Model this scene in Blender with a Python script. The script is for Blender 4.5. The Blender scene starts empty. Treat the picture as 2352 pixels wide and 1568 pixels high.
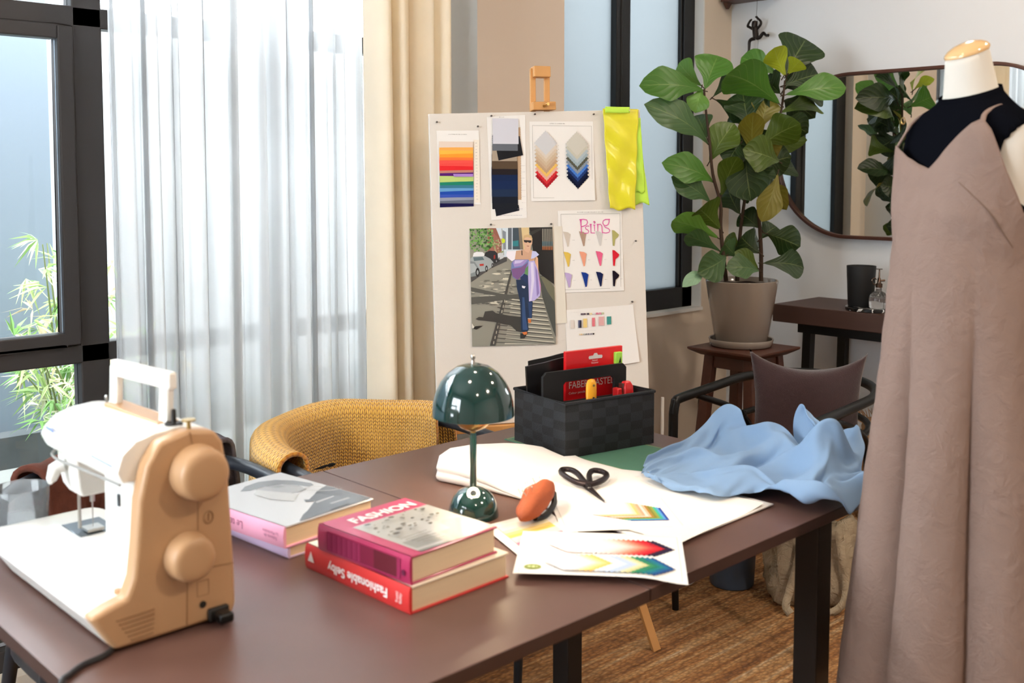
import bpy, bmesh, math, random
from mathutils import Vector, Matrix

scene = bpy.context.scene
col = scene.collection
PI = math.pi
sin, cos = math.sin, math.cos

# ---------------------------------------------------------------- camera
HEAD, PITCH = math.radians(46.3), math.atan(172 / 2431.0)
cam_data = bpy.data.cameras.new('camera')
cam = bpy.data.objects.new('camera', cam_data)
col.objects.link(cam)
cam.location = (0, 0, 1.40)
cam.rotation_euler = (PI / 2 - PITCH, 0, HEAD - PI / 2)
cam_data.sensor_width = 36.0
cam_data.lens = 36.0 * 2431 / 2352
cam_data.shift_y = -(784 - 570) / 2352.0
cam_data.clip_start = 0.05
cam_data.dof.use_dof = True
cam_data.dof.focus_distance = 3.15
cam_data.dof.aperture_fstop = 4.5
scene.camera = cam

# ---------------------------------------------------------------- view and world
scene.view_settings.view_transform = 'Standard'
scene.view_settings.look = 'None'
scene.view_settings.gamma = 1.0
scene.view_settings.use_curve_mapping = False
scene.view_settings.exposure = 0.32
scene.cycles.use_denoising = True
scene.cycles.max_bounces = 12
scene.cycles.diffuse_bounces = 6
scene.cycles.transparent_max_bounces = 24
scene.cycles.sample_clamp_indirect = 6.0
scene.cycles.caustics_reflective = False
scene.cycles.caustics_refractive = False

world = bpy.data.worlds.new('overcast_sky')
scene.world = world
world.use_nodes = True
bgn = world.node_tree.nodes['Background']
bgn.inputs[0].default_value = (0.90, 0.945, 1.0, 1)
bgn.inputs[1].default_value = 17.0

WARM = (1.0, 0.85, 0.68)


def add_light(name, kind, loc, energy, color, size=0.2, target=None, spot=60, blend=0.4):
    d = bpy.data.lights.new(name, kind)
    d.energy = energy
    d.color = color
    if kind == 'AREA':
        d.shape = 'DISK'
        d.size = size
    else:
        d.shadow_soft_size = size
    if kind == 'SPOT':
        d.spot_size = math.radians(spot)
        d.spot_blend = blend
    o = bpy.data.objects.new(name, d)
    col.objects.link(o)
    o.location = loc
    if target is not None:
        o.rotation_euler = (Vector(target) - Vector(loc)).to_track_quat('-Z', 'Y').to_euler()
    return o


# ceiling lamps of the room (their housings are built further down)
CEIL = [(0.3, -0.6, 9), (1.9, -0.7, 34), (0.7, 1.2, 9), (2.9, 0.4, 14), (3.3, 1.6, 8)]
for (x, y, watt) in CEIL:
    add_light('ceiling_light', 'AREA', (x, y, 2.72), watt, WARM, 0.16, (x, y, 0))
# added spot without a fixture, brightens the middle of the work table
add_light('table_fill_spot', 'SPOT', (1.75, 1.75, 2.70), 22, (1.0, 0.85, 0.68), 0.05, (1.42, 1.36, 0.74), 34, 0.9)

# ---------------------------------------------------------------- helpers


def hx(s):
    s = s.lstrip('#')
    out = []
    for i in (0, 2, 4):
        c = int(s[i:i + 2], 16) / 255.0
        out.append(c / 12.92 if c <= 0.04045 else ((c + 0.055) / 1.055) ** 2.4)
    return (out[0], out[1], out[2], 1.0)


def new_mat(name):
    m = bpy.data.materials.new(name)
    m.use_nodes = True
    nt = m.node_tree
    return m, nt, nt.nodes['Principled BSDF'], nt.nodes['Material Output']


def N(nt, kind, **kw):
    n = nt.nodes.new(kind)
    for k, v in kw.items():
        if k.startswith('i_'):
            key = k[2:]
            key = int(key) if key.isdigit() else key.replace('_', ' ')
            n.inputs[key].default_value = v
        else:
            setattr(n, k, v)
    return n


def mat(name, colr, rough=0.5, metal=0.0, var=0.06, vscale=6.0, bump=0.0, bscale=120.0,
        stretch=(1, 1, 1), sheen=0.0, coat=0.0, trans=0.0, ior=1.45, spec=0.5):
    """principled material with a little procedural tone variation and fine bump"""
    m, nt, p, out = new_mat(name)
    c = hx(colr)
    tc = N(nt, 'ShaderNodeTexCoord')
    mp = N(nt, 'ShaderNodeMapping')
    mp.inputs['Scale'].default_value = stretch
    nt.links.new(tc.outputs['Object'], mp.inputs[0])
    if var > 0:
        nz = N(nt, 'ShaderNodeTexNoise')
        nz.inputs['Scale'].default_value = vscale
        nz.inputs['Detail'].default_value = 6
        nt.links.new(mp.outputs[0], nz.inputs['Vector'])
        mx = N(nt, 'ShaderNodeMix', data_type='RGBA')
        mx.inputs[6].default_value = tuple(max(0, v * (1 - var)) for v in c[:3]) + (1,)
        mx.inputs[7].default_value = tuple(min(1, v * (1 + var)) for v in c[:3]) + (1,)
        nt.links.new(nz.outputs['Fac'], mx.inputs[0])
        nt.links.new(mx.outputs[2], p.inputs['Base Color'])
    else:
        p.inputs['Base Color'].default_value = c
    if bump > 0:
        nb = N(nt, 'ShaderNodeTexNoise')
        nb.inputs['Scale'].default_value = bscale
        nb.inputs['Detail'].default_value = 4
        nt.links.new(mp.outputs[0], nb.inputs['Vector'])
        bp = N(nt, 'ShaderNodeBump')
        bp.inputs['Strength'].default_value = bump
        bp.inputs['Distance'].default_value = 0.002
        nt.links.new(nb.outputs['Fac'], bp.inputs['Height'])
        nt.links.new(bp.outputs[0], p.inputs['Normal'])
    p.inputs['Roughness'].default_value = rough
    p.inputs['Metallic'].default_value = metal
    p.inputs['Sheen Weight'].default_value = sheen
    p.inputs['Coat Weight'].default_value = coat
    p.inputs['Coat Roughness'].default_value = 0.08
    p.inputs['Transmission Weight'].default_value = trans
    p.inputs['IOR'].default_value = ior
    p.inputs['Specular IOR Level'].default_value = spec
    return m


def attr_mat(name, rough=0.6, spec=0.3, coat=0.0, gain=1.0):
    """print / swatch material: colour comes from the printed colour attribute"""
    m, nt, p, out = new_mat(name)
    a = N(nt, 'ShaderNodeAttribute', attribute_name='Col')
    gm = N(nt, 'ShaderNodeMix', data_type='RGBA', blend_type='MULTIPLY')
    gm.inputs[0].default_value = 1.0
    gm.inputs[7].default_value = (gain, gain, gain, 1)
    nt.links.new(a.outputs['Color'], gm.inputs[6])
    nt.links.new(gm.outputs[2], p.inputs['Base Color'])
    p.inputs['Roughness'].default_value = rough
    p.inputs['Specular IOR Level'].default_value = spec
    p.inputs['Coat Weight'].default_value = coat
    p.inputs['Coat Roughness'].default_value = 0.12
    return m


def thin_glass(name, tint=(1, 1, 1, 1), refl=1.0):
    m, nt, p, out = new_mat(name)
    nt.nodes.remove(p)
    tr = N(nt, 'ShaderNodeBsdfTransparent')
    tr.inputs[0].default_value = tint
    gl = N(nt, 'ShaderNodeBsdfGlossy')
    gl.inputs['Roughness'].default_value = 0.02
    fr = N(nt, 'ShaderNodeFresnel')
    fr.inputs[0].default_value = 1.3
    mx = N(nt, 'ShaderNodeMixShader')
    nt.links.new(fr.outputs[0], mx.inputs[0])
    nt.links.new(tr.outputs[0], mx.inputs[1])
    nt.links.new(gl.outputs[0], mx.inputs[2])
    nt.links.new(mx.outputs[0], out.inputs[0])
    return m


def cloth_mat(name, colr, transp=0.0, transl=0.3, rough=0.9, bump=0.15, weave=900.0, var=0.05, crinkle=0.0):
    """woven cloth: diffuse + translucent (+ see-through gaps for sheers), fine weave bump"""
    m, nt, p, out = new_mat(name)
    nt.nodes.remove(p)
    c = hx(colr)
    tc = N(nt, 'ShaderNodeTexCoord')
    nz = N(nt, 'ShaderNodeTexNoise')
    nz.inputs['Scale'].default_value = 14
    nz.inputs['Detail'].default_value = 8
    nt.links.new(tc.outputs['Object'], nz.inputs['Vector'])
    mx = N(nt, 'ShaderNodeMix', data_type='RGBA')
    mx.inputs[6].default_value = tuple(v * (1 - var) for v in c[:3]) + (1,)
    mx.inputs[7].default_value = tuple(min(1, v * (1 + var)) for v in c[:3]) + (1,)
    nt.links.new(nz.outputs['Fac'], mx.inputs[0])
    df = N(nt, 'ShaderNodeBsdfDiffuse')
    tl = N(nt, 'ShaderNodeBsdfTranslucent')
    nt.links.new(mx.outputs[2], df.inputs[0])
    nt.links.new(mx.outputs[2], tl.inputs[0])
    if bump > 0:
        nb = N(nt, 'ShaderNodeTexNoise')
        nb.inputs['Scale'].default_value = weave * 0.35
        nb.inputs['Detail'].default_value = 3
        nt.links.new(tc.outputs['Object'], nb.inputs['Vector'])
        bp = N(nt, 'ShaderNodeBump')
        bp.inputs['Strength'].default_value = bump
        bp.inputs['Distance'].default_value = 0.002
        nt.links.new(nb.outputs['Fac'], bp.inputs['Height'])
        if crinkle > 0:
            nc = N(nt, 'ShaderNodeTexNoise')
            nc.inputs['Scale'].default_value = 26
            nc.inputs['Detail'].default_value = 5
            nc.inputs['Roughness'].default_value = 0.6
            nc.inputs['Distortion'].default_value = 1.2
            nt.links.new(tc.outputs['Object'], nc.inputs['Vector'])
            b2 = N(nt, 'ShaderNodeBump')
            b2.inputs['Strength'].default_value = crinkle
            b2.inputs['Distance'].default_value = 0.02
            nt.links.new(nc.outputs['Fac'], b2.inputs['Height'])
            nt.links.new(b2.outputs[0], bp.inputs['Normal'])
        nt.links.new(bp.outputs[0], df.inputs['Normal'])
    m1 = N(nt, 'ShaderNodeMixShader')
    m1.inputs[0].default_value = transl
    nt.links.new(df.outputs[0], m1.inputs[1])
    nt.links.new(tl.outputs[0], m1.inputs[2])
    last = m1
    if transp > 0:
        tr = N(nt, 'ShaderNodeBsdfTransparent')
        m2 = N(nt, 'ShaderNodeMixShader')
        m2.inputs[0].default_value = transp
        nt.links.new(last.outputs[0], m2.inputs[1])
        nt.links.new(tr.outputs[0], m2.inputs[2])
        last = m2
    nt.links.new(last.outputs[0], out.inputs[0])
    return m


class MB:
    """collects geometry and links it as ONE mesh object"""

    def __init__(self):
        self.v, self.f, self.mi, self.uv, self.col = [], [], [], {}, []

    def face(self, pts, m=0, c=None):
        b = len(self.v)
        self.v += [tuple(p) for p in pts]
        self.f.append(list(range(b, b + len(pts))))
        self.mi.append(m)
        self.col.append(c)
        return self

    def box(self, c, s, m=0, rot=None):
        """centre, full size, optional Matrix"""
        b = len(self.v)
        for dz in (-.5, .5):
            for dx, dy in ((-.5, -.5), (.5, -.5), (.5, .5), (-.5, .5)):
                p = Vector((dx * s[0], dy * s[1], dz * s[2]))
                if rot is not None:
                    p = rot @ p
                self.v.append(tuple(Vector(c) + p))
        for q in ((3, 2, 1, 0), (4, 5, 6, 7), (0, 1, 5, 4), (1, 2, 6, 5), (2, 3, 7, 6), (3, 0, 4, 7)):
            self.f.append([b + i for i in q])
            self.mi.append(m)
            self.col.append(None)
        return self

    def bx(self, x0, x1, y0, y1, z0, z1, m=0):
        return self.box(((x0 + x1) / 2, (y0 + y1) / 2, (z0 + z1) / 2), (x1 - x0, y1 - y0, z1 - z0), m)

    def bar(self, a, b, w, t, up=(0, 0, 1), m=0):
        """rectangular bar from a to b"""
        a, b = Vector(a), Vector(b)
        d = (b - a)
        z = d.normalized()
        x = Vector(up).cross(z)
        if x.length < 1e-4:
            x = Vector((1, 0, 0)).cross(z)
        x.normalize()
        y = z.cross(x)
        R = Matrix((x, y, z)).transposed()
        return self.box((a + b) / 2, (w, t, d.length), m, R)

    def tube(self, pts, r, n=8, closed=False, m=0, flat=1.0):
        pts = [Vector(p) for p in pts]
        k = len(pts)
        rr = r if isinstance(r, (list, tuple)) else [r] * k
        b = len(self.v)
        prev = None
        for i, p in enumerate(pts):
            if closed:
                t = pts[(i + 1) % k] - pts[(i - 1) % k]
            else:
                t = pts[min(i + 1, k - 1)] - pts[max(i - 1, 0)]
            if t.length < 1e-9:
                t = Vector((0, 0, 1))
            t.normalize()
            if prev is None:
                a = Vector((0, 0, 1)) if abs(t.z) < 0.9 else Vector((1, 0, 0))
                x = a.cross(t).normalized()
            else:
                x = prev - t * prev.dot(t)
                x = x.normalized() if x.length > 1e-6 else Vector((1, 0, 0)).cross(t).normalized()
            prev = x
            y = t.cross(x)
            for j in range(n):
                a = 2 * PI * j / n
                self.v.append(tuple(p + (x * cos(a) + y * sin(a) * flat) * rr[i]))
        segs = k if closed else k - 1
        for i in range(segs):
            i2 = (i + 1) % k
            for j in range(n):
                j2 = (j + 1) % n
                self.f.append([b + i * n + j, b + i * n + j2, b + i2 * n + j2, b + i2 * n + j])
                self.mi.append(m)
                self.col.append(None)
        if not closed:
            self.f.append([b + j for j in range(n)][::-1])
            self.f.append([b + (k - 1) * n + j for j in range(n)])
            self.mi += [m, m]
            self.col += [None, None]
        return self

    def lathe(self, prof, c=(0, 0, 0), n=32, m=0, M=None, caps=True):
        """prof: (r, z) from bottom to top"""
        b = len(self.v)
        c = Vector(c)
        for (r, z) in prof:
            for j in range(n):
                a = 2 * PI * j / n
                p = Vector((r * cos(a), r * sin(a), z))
                if M is not None:
                    p = M @ p
                self.v.append(tuple(c + p))
        for i in range(len(prof) - 1):
            for j in range(n):
                j2 = (j + 1) % n
                self.f.append([b + i * n + j, b + i * n + j2, b + (i + 1) * n + j2, b + (i + 1) * n + j])
                self.mi.append(m)
                self.col.append(None)
        if caps:
            if prof[0][0] > 1e-5:
                self.f.append([b + j for j in range(n)][::-1])
                self.mi.append(m)
                self.col.append(None)
            if prof[-1][0] > 1e-5:
                self.f.append([b + (len(prof) - 1) * n + j for j in range(n)])
                self.mi.append(m)
                self.col.append(None)
        return self

    def loft(self, rings, m=0, caps=True):
        b = len(self.v)
        n = len(rings[0])
        for r in rings:
            self.v += [tuple(p) for p in r]
        for i in range(len(rings) - 1):
            for j in range(n):
                j2 = (j + 1) % n
                self.f.append([b + i * n + j, b + i * n + j2, b + (i + 1) * n + j2, b + (i + 1) * n + j])
                self.mi.append(m)
                self.col.append(None)
        if caps:
            self.f.append([b + j for j in range(n)][::-1])
            self.f.append([b + (len(rings) - 1) * n + j for j in range(n)])
            self.mi += [m, m]
            self.col += [None, None]
        return self

    def prism(self, poly, fn, t0, t1, m=0):
        """poly in 2-D, fn(u, v, t) -> point; extruded from t0 to t1"""
        return self.loft([[fn(u, v, t0) for u, v in poly], [fn(u, v, t1) for u, v in poly]], m)

    def grid(self, nu, nv, fn, m=0, cu=False, c=None):
        b = len(self.v)
        for i in range(nu + (0 if cu else 1)):
            for j in range(nv + 1):
                u, v = i / nu, j / nv
                self.uv[len(self.v)] = (u, v)
                self.v.append(tuple(fn(u, v)))
        rows = nu if cu else nu + 1
        for i in range(nu):
            i2 = (i + 1) % rows
            for j in range(nv):
                self.f.append([b + i * (nv + 1) + j, b + i2 * (nv + 1) + j, b + i2 * (nv + 1) + j + 1, b + i * (nv + 1) + j + 1])
                self.mi.append(m)
                self.col.append(c)
        return self

    def build(self, name, mats, parent=None, smooth=True, angle=40, bevel=0.0, segs=3, sub=0, solid=0.0, weld=True):
        me = bpy.data.meshes.new(name)
        me.from_pydata(self.v, [], self.f)
        for i, p in enumerate(me.polygons):
            p.material_index = self.mi[i]
        if self.uv:
            uvl = me.uv_layers.new(name='UVMap')
            for lp in me.loops:
                uvl.data[lp.index].uv = self.uv.get(lp.vertex_index, (0, 0))
        if any(c is not None for c in self.col):
            ca = me.color_attributes.new('Col', 'FLOAT_COLOR', 'CORNER')
            for i, p in enumerate(me.polygons):
                c = self.col[i] or (1, 1, 1, 1)
                for li in p.loop_indices:
                    ca.data[li].color = c
        bm = bmesh.new()
        bm.from_mesh(me)
        if weld:
            bmesh.ops.remove_doubles(bm, verts=bm.verts, dist=1e-5)
        bmesh.ops.recalc_face_normals(bm, faces=bm.faces)
        bm.to_mesh(me)
        bm.free()
        me.polygons.foreach_set('use_smooth', [smooth] * len(me.polygons))
        if smooth:
            me.set_sharp_from_angle(angle=math.radians(angle))
        for x in (mats if isinstance(mats, (list, tuple)) else [mats]):
            me.materials.append(x)
        o = bpy.data.objects.new(name, me)
        col.objects.link(o)
        if parent is not None:
            attach(o, parent)
        if solid:
            s = o.modifiers.new('solid', 'SOLIDIFY')
            s.thickness = abs(solid)
            s.offset = 1 if solid > 0 else 0
        if bevel:
            b = o.modifiers.new('bevel', 'BEVEL')
            b.width = bevel
            b.segments = segs
            b.limit_method = 'ANGLE'
            b.angle_limit = math.radians(30)
        if sub:
            s = o.modifiers.new('sub', 'SUBSURF')
            s.levels = sub
            s.render_levels = sub
        return o


def attach(o, parent):
    o.parent = parent
    if parent.type == 'EMPTY':
        o.matrix_parent_inverse = Matrix.Translation(-Vector(parent.location))


def thing(name, label, cat, loc, group=None):
    o = bpy.data.objects.new(name, None)
    o.empty_display_size = 0.05
    col.objects.link(o)
    o.location = loc
    return tag(o, label, cat, group)


def tag(o, label, cat, group=None, kind=None):
    o['label'] = label
    o['category'] = cat
    if group:
        o['group'] = group
    if kind:
        o['kind'] = kind
    return o


def struct(o):
    o['kind'] = 'structure'
    return o


def copy_tree(o, parent=None):
    c = o.copy()
    col.objects.link(c)
    if parent is not None:
        c.parent = parent
    for ch in [x for x in bpy.data.objects if x.parent == o]:
        copy_tree(ch, c)
    return c


def decal(name, o, u, v, polys, material, parent=None, lift=0.0004, step=0.00012):
    """flat print: coloured polygons stacked in hair-thin layers on the plane o + a*u + b*v"""
    o, u, v = Vector(o), Vector(u), Vector(v)
    n = u.cross(v).normalized()
    mb = MB()
    for i, (c, pts) in enumerate(polys):
        mb.face([o + u * a + v * b + n * (lift + i * step) for a, b in pts], 0, hx(c))
    ob = mb.build(name, material, parent, smooth=False, weld=False)
    return ob


def rect(a0, b0, a1, b1):
    return [(a0, b0), (a1, b0), (a1, b1), (a0, b1)]


def ell(a, b, ra, rb, n=16, a0=0.0, a1=2 * PI):
    return [(a + ra * cos(a0 + (a1 - a0) * i / n), b + rb * sin(a0 + (a1 - a0) * i / n)) for i in range(n + (0 if a1 - a0 > 6.2 else 1))]


def text(name, body, o, u, v, size, material, parent=None, width=None, lift=0.0006, depth=0.0, cx=True, bold=0.0, shear=0.0):
    """lettering as a mesh; u runs along the line, v up the letters"""
    cu = bpy.data.curves.new(name, 'FONT')
    cu.body = body
    cu.size = 1.0
    cu.offset = bold
    cu.shear = shear
    cu.align_x = 'CENTER' if cx else 'LEFT'
    cu.align_y = 'CENTER'
    tmp = bpy.data.objects.new('tmp_text', cu)
    col.objects.link(tmp)
    dg = bpy.context.evaluated_depsgraph_get()
    me = bpy.data.meshes.new_from_object(tmp.evaluated_get(dg))
    bpy.data.objects.remove(tmp)
    bpy.data.curves.remove(cu)
    o, u, v = Vector(o), Vector(u).normalized(), Vector(v).normalized()
    n = u.cross(v).normalized()
    xs = [w.co.x for w in me.vertices]
    sx = sy = size
    if width and xs:
        sx = width / (max(xs) - min(xs))
    for w in me.vertices:
        w.co = o + u * (w.co.x * sx) + v * (w.co.y * sy) + n * lift
    me.materials.clear()
    me.materials.append(material)
    ob = bpy.data.objects.new(name, me)
    col.objects.link(ob)
    if parent is not None:
        attach(ob, parent)
    return ob


def smoothstep(a, b, x):
    t = max(0.0, min(1.0, (x - a) / (b - a)))
    return t * t * (3 - 2 * t)


def lerp(a, b, t):
    return a + (b - a) * t


def interp(tab, x):
    """piecewise linear table [(x, y...)]"""
    if x <= tab[0][0]:
        return tab[0][1:]
    for p, q in zip(tab, tab[1:]):
        if x <= q[0]:
            t = (x - p[0]) / (q[0] - p[0])
            return tuple(lerp(a, b, t) for a, b in zip(p[1:], q[1:]))
    return tab[-1][1:]


def spline(pts, n=6):
    """Catmull-Rom through 3-D points"""
    P = [Vector(p) for p in pts]
    P = [P[0] * 2 - P[1]] + P + [P[-1] * 2 - P[-2]]
    out = []
    for i in range(1, len(P) - 2):
        for k in range(n):
            t = k / n
            a, b, c, d = P[i - 1], P[i], P[i + 1], P[i + 2]
            out.append(0.5 * ((2 * b) + (c - a) * t + (2 * a - 5 * b + 4 * c - d) * t * t + (3 * b - a - 3 * c + d) * t ** 3))
    out.append(P[-2])
    return out


rng = random.Random(7)

# ---------------------------------------------------------------- shared materials
m_black_metal = mat('black_powder_coat', '#080808', 0.36, 0.0, bump=0.05, bscale=400, spec=0.35)
m_navy_metal = mat('dark_grey_plastic_rail', '#23272e', 0.35, 0.0)
m_steel = mat('brushed_steel', '#b9b6b0', 0.3, 1.0)
m_brass = mat('brass', '#b89b62', 0.28, 1.0)
m_white = mat('white_plastic', '#eeeeec', 0.35)
m_paper = mat('white_card', '#e9e6e2', 0.75, var=0.02)
m_cream_paper = mat('cream_paper', '#ddd6c8', 0.8, var=0.03)
m_ink = mat('grey_ink', '#8d8a88', 0.8, var=0)
m_dark_ink = mat('dark_ink', '#3a3836', 0.8, var=0)
m_print = attr_mat('printed_ink', 0.6, 0.3)
m_gloss_print = attr_mat('glossy_print', 0.28, 0.5, 0.3)
m_cover_print = attr_mat('cover_print', 0.25, 0.5, 0.3, 0.55)
m_swatch = attr_mat('swatch_cloth', 0.9, 0.1, 0.0, 0.85)
m_page = mat('book_pages', '#dcc5a4', 0.85, var=0.12, vscale=160, stretch=(0.05, 0.05, 9), bump=0.25, bscale=300)
# ================================================================ setting
XW, YW, ZC = 4.17, 2.89, 2.75      # wall with the mirror, wall with the windows, ceiling
XL, YF = -1.7, -2.3                # the far sides of the room

m_wall = mat('painted_wall', '#dcdad7', 0.85, var=0.025, vscale=2.5, bump=0.06, bscale=180)
m_wall_daylit = mat('daylit_white_wall', '#d7dade', 0.85, var=0.02, vscale=2.5, bump=0.06, bscale=180)  # white paint with the cool daylight cast mixed into its colour
m_wall_lamplit = mat('lamplit_beige_wall', '#dccdbb', 0.85, var=0.025, vscale=2.5, bump=0.06, bscale=180)  # same white paint, beige from warm lamp light put into the colour
m_pillar = mat('painted_pillar', '#d6c7b9', 0.85, var=0.03, vscale=2, bump=0.08, bscale=200, stretch=(1, 1, 0.2))
m_reveal = mat('white_reveal', '#e3e3e1', 0.7, var=0.02)
m_ceil = mat('ceiling_paint', '#e6e2da', 0.9, var=0.01)
m_frame = mat('black_window_frame', '#17181a', 0.4, 0.0, var=0.1)
m_frame_brown = mat('dark_bronze_window_frame', '#34302f', 0.45, 0.0, var=0.15, vscale=4)
m_floorwood = mat('floor_boards', '#6d5440', 0.6, var=0.2, vscale=3, stretch=(0.3, 6, 1))
m_clear = thin_glass('window_glass', (0.96, 0.98, 0.98, 1))

mb = MB().bx(XL, XW + 0.15, YF, YW + 0.25, -0.12, -0.012)
struct(mb.build('floor', m_floorwood))
struct(MB().bx(XL - 0.1, XW + 0.25, YF - 0.1, YW + 0.25, ZC, ZC + 0.1).build('ceiling', m_ceil))
struct(MB().bx(XW, XW + 0.15, YF, YW + 0.25, -0.012, ZC).build('wall_right', m_wall_daylit))
struct(MB().bx(XL, XW, YF - 0.1, YF, -0.012, ZC).build('wall_front', m_wall))
# wall with windows: big glazed bay up to the pillar, pillar, then the frosted window
mb = MB()
mb.bx(2.3, 3.0, YW, YW + 0.25, -0.012, 2.60)
mb.bx(3.0, 3.955, YW, YW + 0.25, -0.012, 0.785)          # below the frosted window
mb.bx(3.955, XW, YW, YW + 0.25, -0.012, ZC)              # between window and corner
mb.bx(XL, 3.955, YW, YW + 0.25, 2.60, ZC)                # lintel
mb.bx(XL, 2.3, YW, YW + 0.2, -0.012, 0.06)               # low kerb of the bay
mb.bx(XL, -0.9, YW, YW + 0.25, 0.06, 2.60)
struct(mb.build('wall_back', m_wall_lamplit))
# the projecting pillar: greige front face, window light painted white onto the flanks
mb = MB().bx(2.418, 2.845, 2.70, 2.89, -0.012, ZC)
for i, f in enumerate(mb.f):
    xs = [mb.v[k][0] for k in f]
    if max(xs) - min(xs) < 1e-6:
        mb.mi[i] = 1
struct(mb.build('wall_pillar', [m_pillar, m_reveal]))
mb = MB().bx(3.0, 3.955, 2.875, 2.95, 0.778, 0.792)
mb.bx(3.948, 3.957, 2.886, 2.95, 0.785, 2.60)
struct(mb.build('trim_1', m_reveal))
# side wall far to the side
mb = MB()
mb.bx(XL - 0.1, XL, YF, YW + 0.25, -0.012, 0.8)
mb.bx(XL - 0.1, XL, YF, YW + 0.25, 2.45, ZC)
mb.bx(XL - 0.1, XL, 2.45, YW + 0.25, 0.8, 2.45)
mb.bx(XL - 0.1, XL, YF, 0.9, 0.8, 2.45)
struct(mb.build('wall_left', m_wall))
mb = MB()
for y in (0.93, 1.675, 2.42):
    mb.bx(XL - 0.08, XL - 0.02, y - 0.03, y + 0.03, 0.8, 2.45)
for z in (0.83, 2.42):
    mb.bx(XL - 0.08, XL - 0.02, 0.9, 2.45, z - 0.03, z + 0.03)
w = struct(mb.build('window_added', m_frame, smooth=False))  # unseen window added to send cool daylight onto the mirror wall
MB().bx(XL - 0.055, XL - 0.05, 0.93, 2.42, 0.83, 2.42).build('pane', m_clear, w)

# frosted window on the far side of the pillar
mb = MB()
Y0, Y1 = 2.935, 2.985
mb.bx(3.875, 3.95, Y0, Y1, 0.79, 2.6)      # outer jamb
mb.bx(3.0, 3.09, Y0, Y1, 0.79, 2.6)
mb.bx(3.405, 3.495, Y0 - 0.005, Y1, 0.79, 2.6)     # mullion
mb.bx(3.0, 3.95, Y0, Y1, 0.79, 0.885)
mb.bx(3.0, 3.95, Y0, Y1, 2.52, 2.6)
mb.bx(3.862, 3.875, Y0 + 0.01, Y1, 0.885, 2.52)
mb.bx(3.43, 3.445, Y0 - 0.009, Y0, 0.885, 2.52)
w = struct(mb.build('window_2', m_frame, smooth=False, bevel=0.004, segs=2))
# frosted pane: translucent sheet lit by the sky behind it
m_frost, nt, pb, out = new_mat('frosted_glass')
nt.nodes.remove(pb)
tl = N(nt, 'ShaderNodeBsdfTranslucent')
tl.inputs[0].default_value = (0.245, 0.262, 0.268, 1)
gl = N(nt, 'ShaderNodeBsdfGlossy')
gl.inputs['Roughness'].default_value = 0.25
mx = N(nt, 'ShaderNodeMixShader')
mx.inputs[0].default_value = 0.05
nt.links.new(tl.outputs[0], mx.inputs[1])
nt.links.new(gl.outputs[0], mx.inputs[2])
nt.links.new(mx.outputs[0], out.inputs[0])
MB().bx(3.09, 3.405, 2.962, 2.968, 0.885, 2.52).build('pane', m_frost, w)
MB().bx(3.495, 3.865, 2.962, 2.968, 0.885, 2.52).build('pane', m_frost, w)

# garden window of the bay: fixed frame with an opening sash on the near side
mb = MB()
Y0, Y1 = 2.94, 3.0
for x0, x1 in ((1.15, 1.232), (-0.9, -0.82), (2.215, 2.30)):
    mb.bx(x0, x1, Y0, Y1, 0.06, 2.6)
mb.bx(1.78, 1.85, Y0, Y1, 0.06, 2.6)
mb.bx(-0.9, 2.30, Y0, Y1, 0.872, 0.925)          # lower transom
mb.bx(-0.9, 2.30, Y0, Y1, 1.80, 1.855)           # upper transom
mb.bx(-0.9, 2.30, Y0, Y1, 0.06, 0.12)
mb.bx(-0.9, 2.30, Y0, Y1, 2.54, 2.6)
w = struct(mb.build('window_1', m_frame_brown, smooth=False, bevel=0.004, segs=2))
mb = MB()
ys0, ys1 = 2.925, 2.975
mb.bx(1.105, 1.147, ys0, ys1, 0.927, 1.798)
mb.bx(0.10, 0.145, ys0, ys1, 0.927, 1.798)
mb.bx(0.145, 1.105, ys0, ys1, 0.927, 0.962)
mb.bx(0.145, 1.105, ys0, ys1, 1.762, 1.798)
mb.build('sash', m_frame_brown, w, smooth=False, bevel=0.004, segs=2)
mb = MB()
mb.bx(0.145, 1.105, 2.948, 2.953, 0.962, 1.762)
MBp = mb.build('pane', m_clear, w)
mb = MB()
for x0, x1 in ((-0.82, 0.10), (1.232, 1.78), (1.85, 2.215)):
    mb.bx(x0, x1, 2.968, 2.973, 0.925, 1.80)
for x0, x1 in ((-0.82, 1.15), (1.232, 1.78), (1.85, 2.215)):
    mb.bx(x0, x1, 2.968, 2.973, 0.12, 0.872)
    mb.bx(x0, x1, 2.968, 2.973, 1.855, 2.54)
mb.build('pane', m_clear, w)

# ---------------------------------------------------------------- outside
m_out_blue = mat('blue_grey_render', '#6d7985', 0.9, var=0.06, vscale=1.5)
m_out_white = mat('white_render', '#a3a6a8', 0.9, var=0.05, vscale=2)
m_out_kerb = mat('wet_concrete_kerb', '#4a4e50', 0.8, var=0.35, vscale=9)
m_out_ground = mat('pale_paving', '#80827f', 0.85, var=0.12, vscale=5)
struct(MB().bx(-3.2, 1.545, 4.2, 4.32, 0.42, 2.3).build('wall_outside', m_out_blue))
struct(MB().bx(1.55, 4.6, 4.5, 4.62, 0.42, 2.1).build('wall_outside_pale', m_out_white))
struct(MB().bx(-3.2, 4.6, 4.1, 4.7, 0.30, 0.42).build('trim_2', m_out_kerb))
struct(MB().bx(-3.2, 6.0, 3.15, 7.0, -0.10, 0.30).build('floor_outside', m_out_ground))

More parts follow.
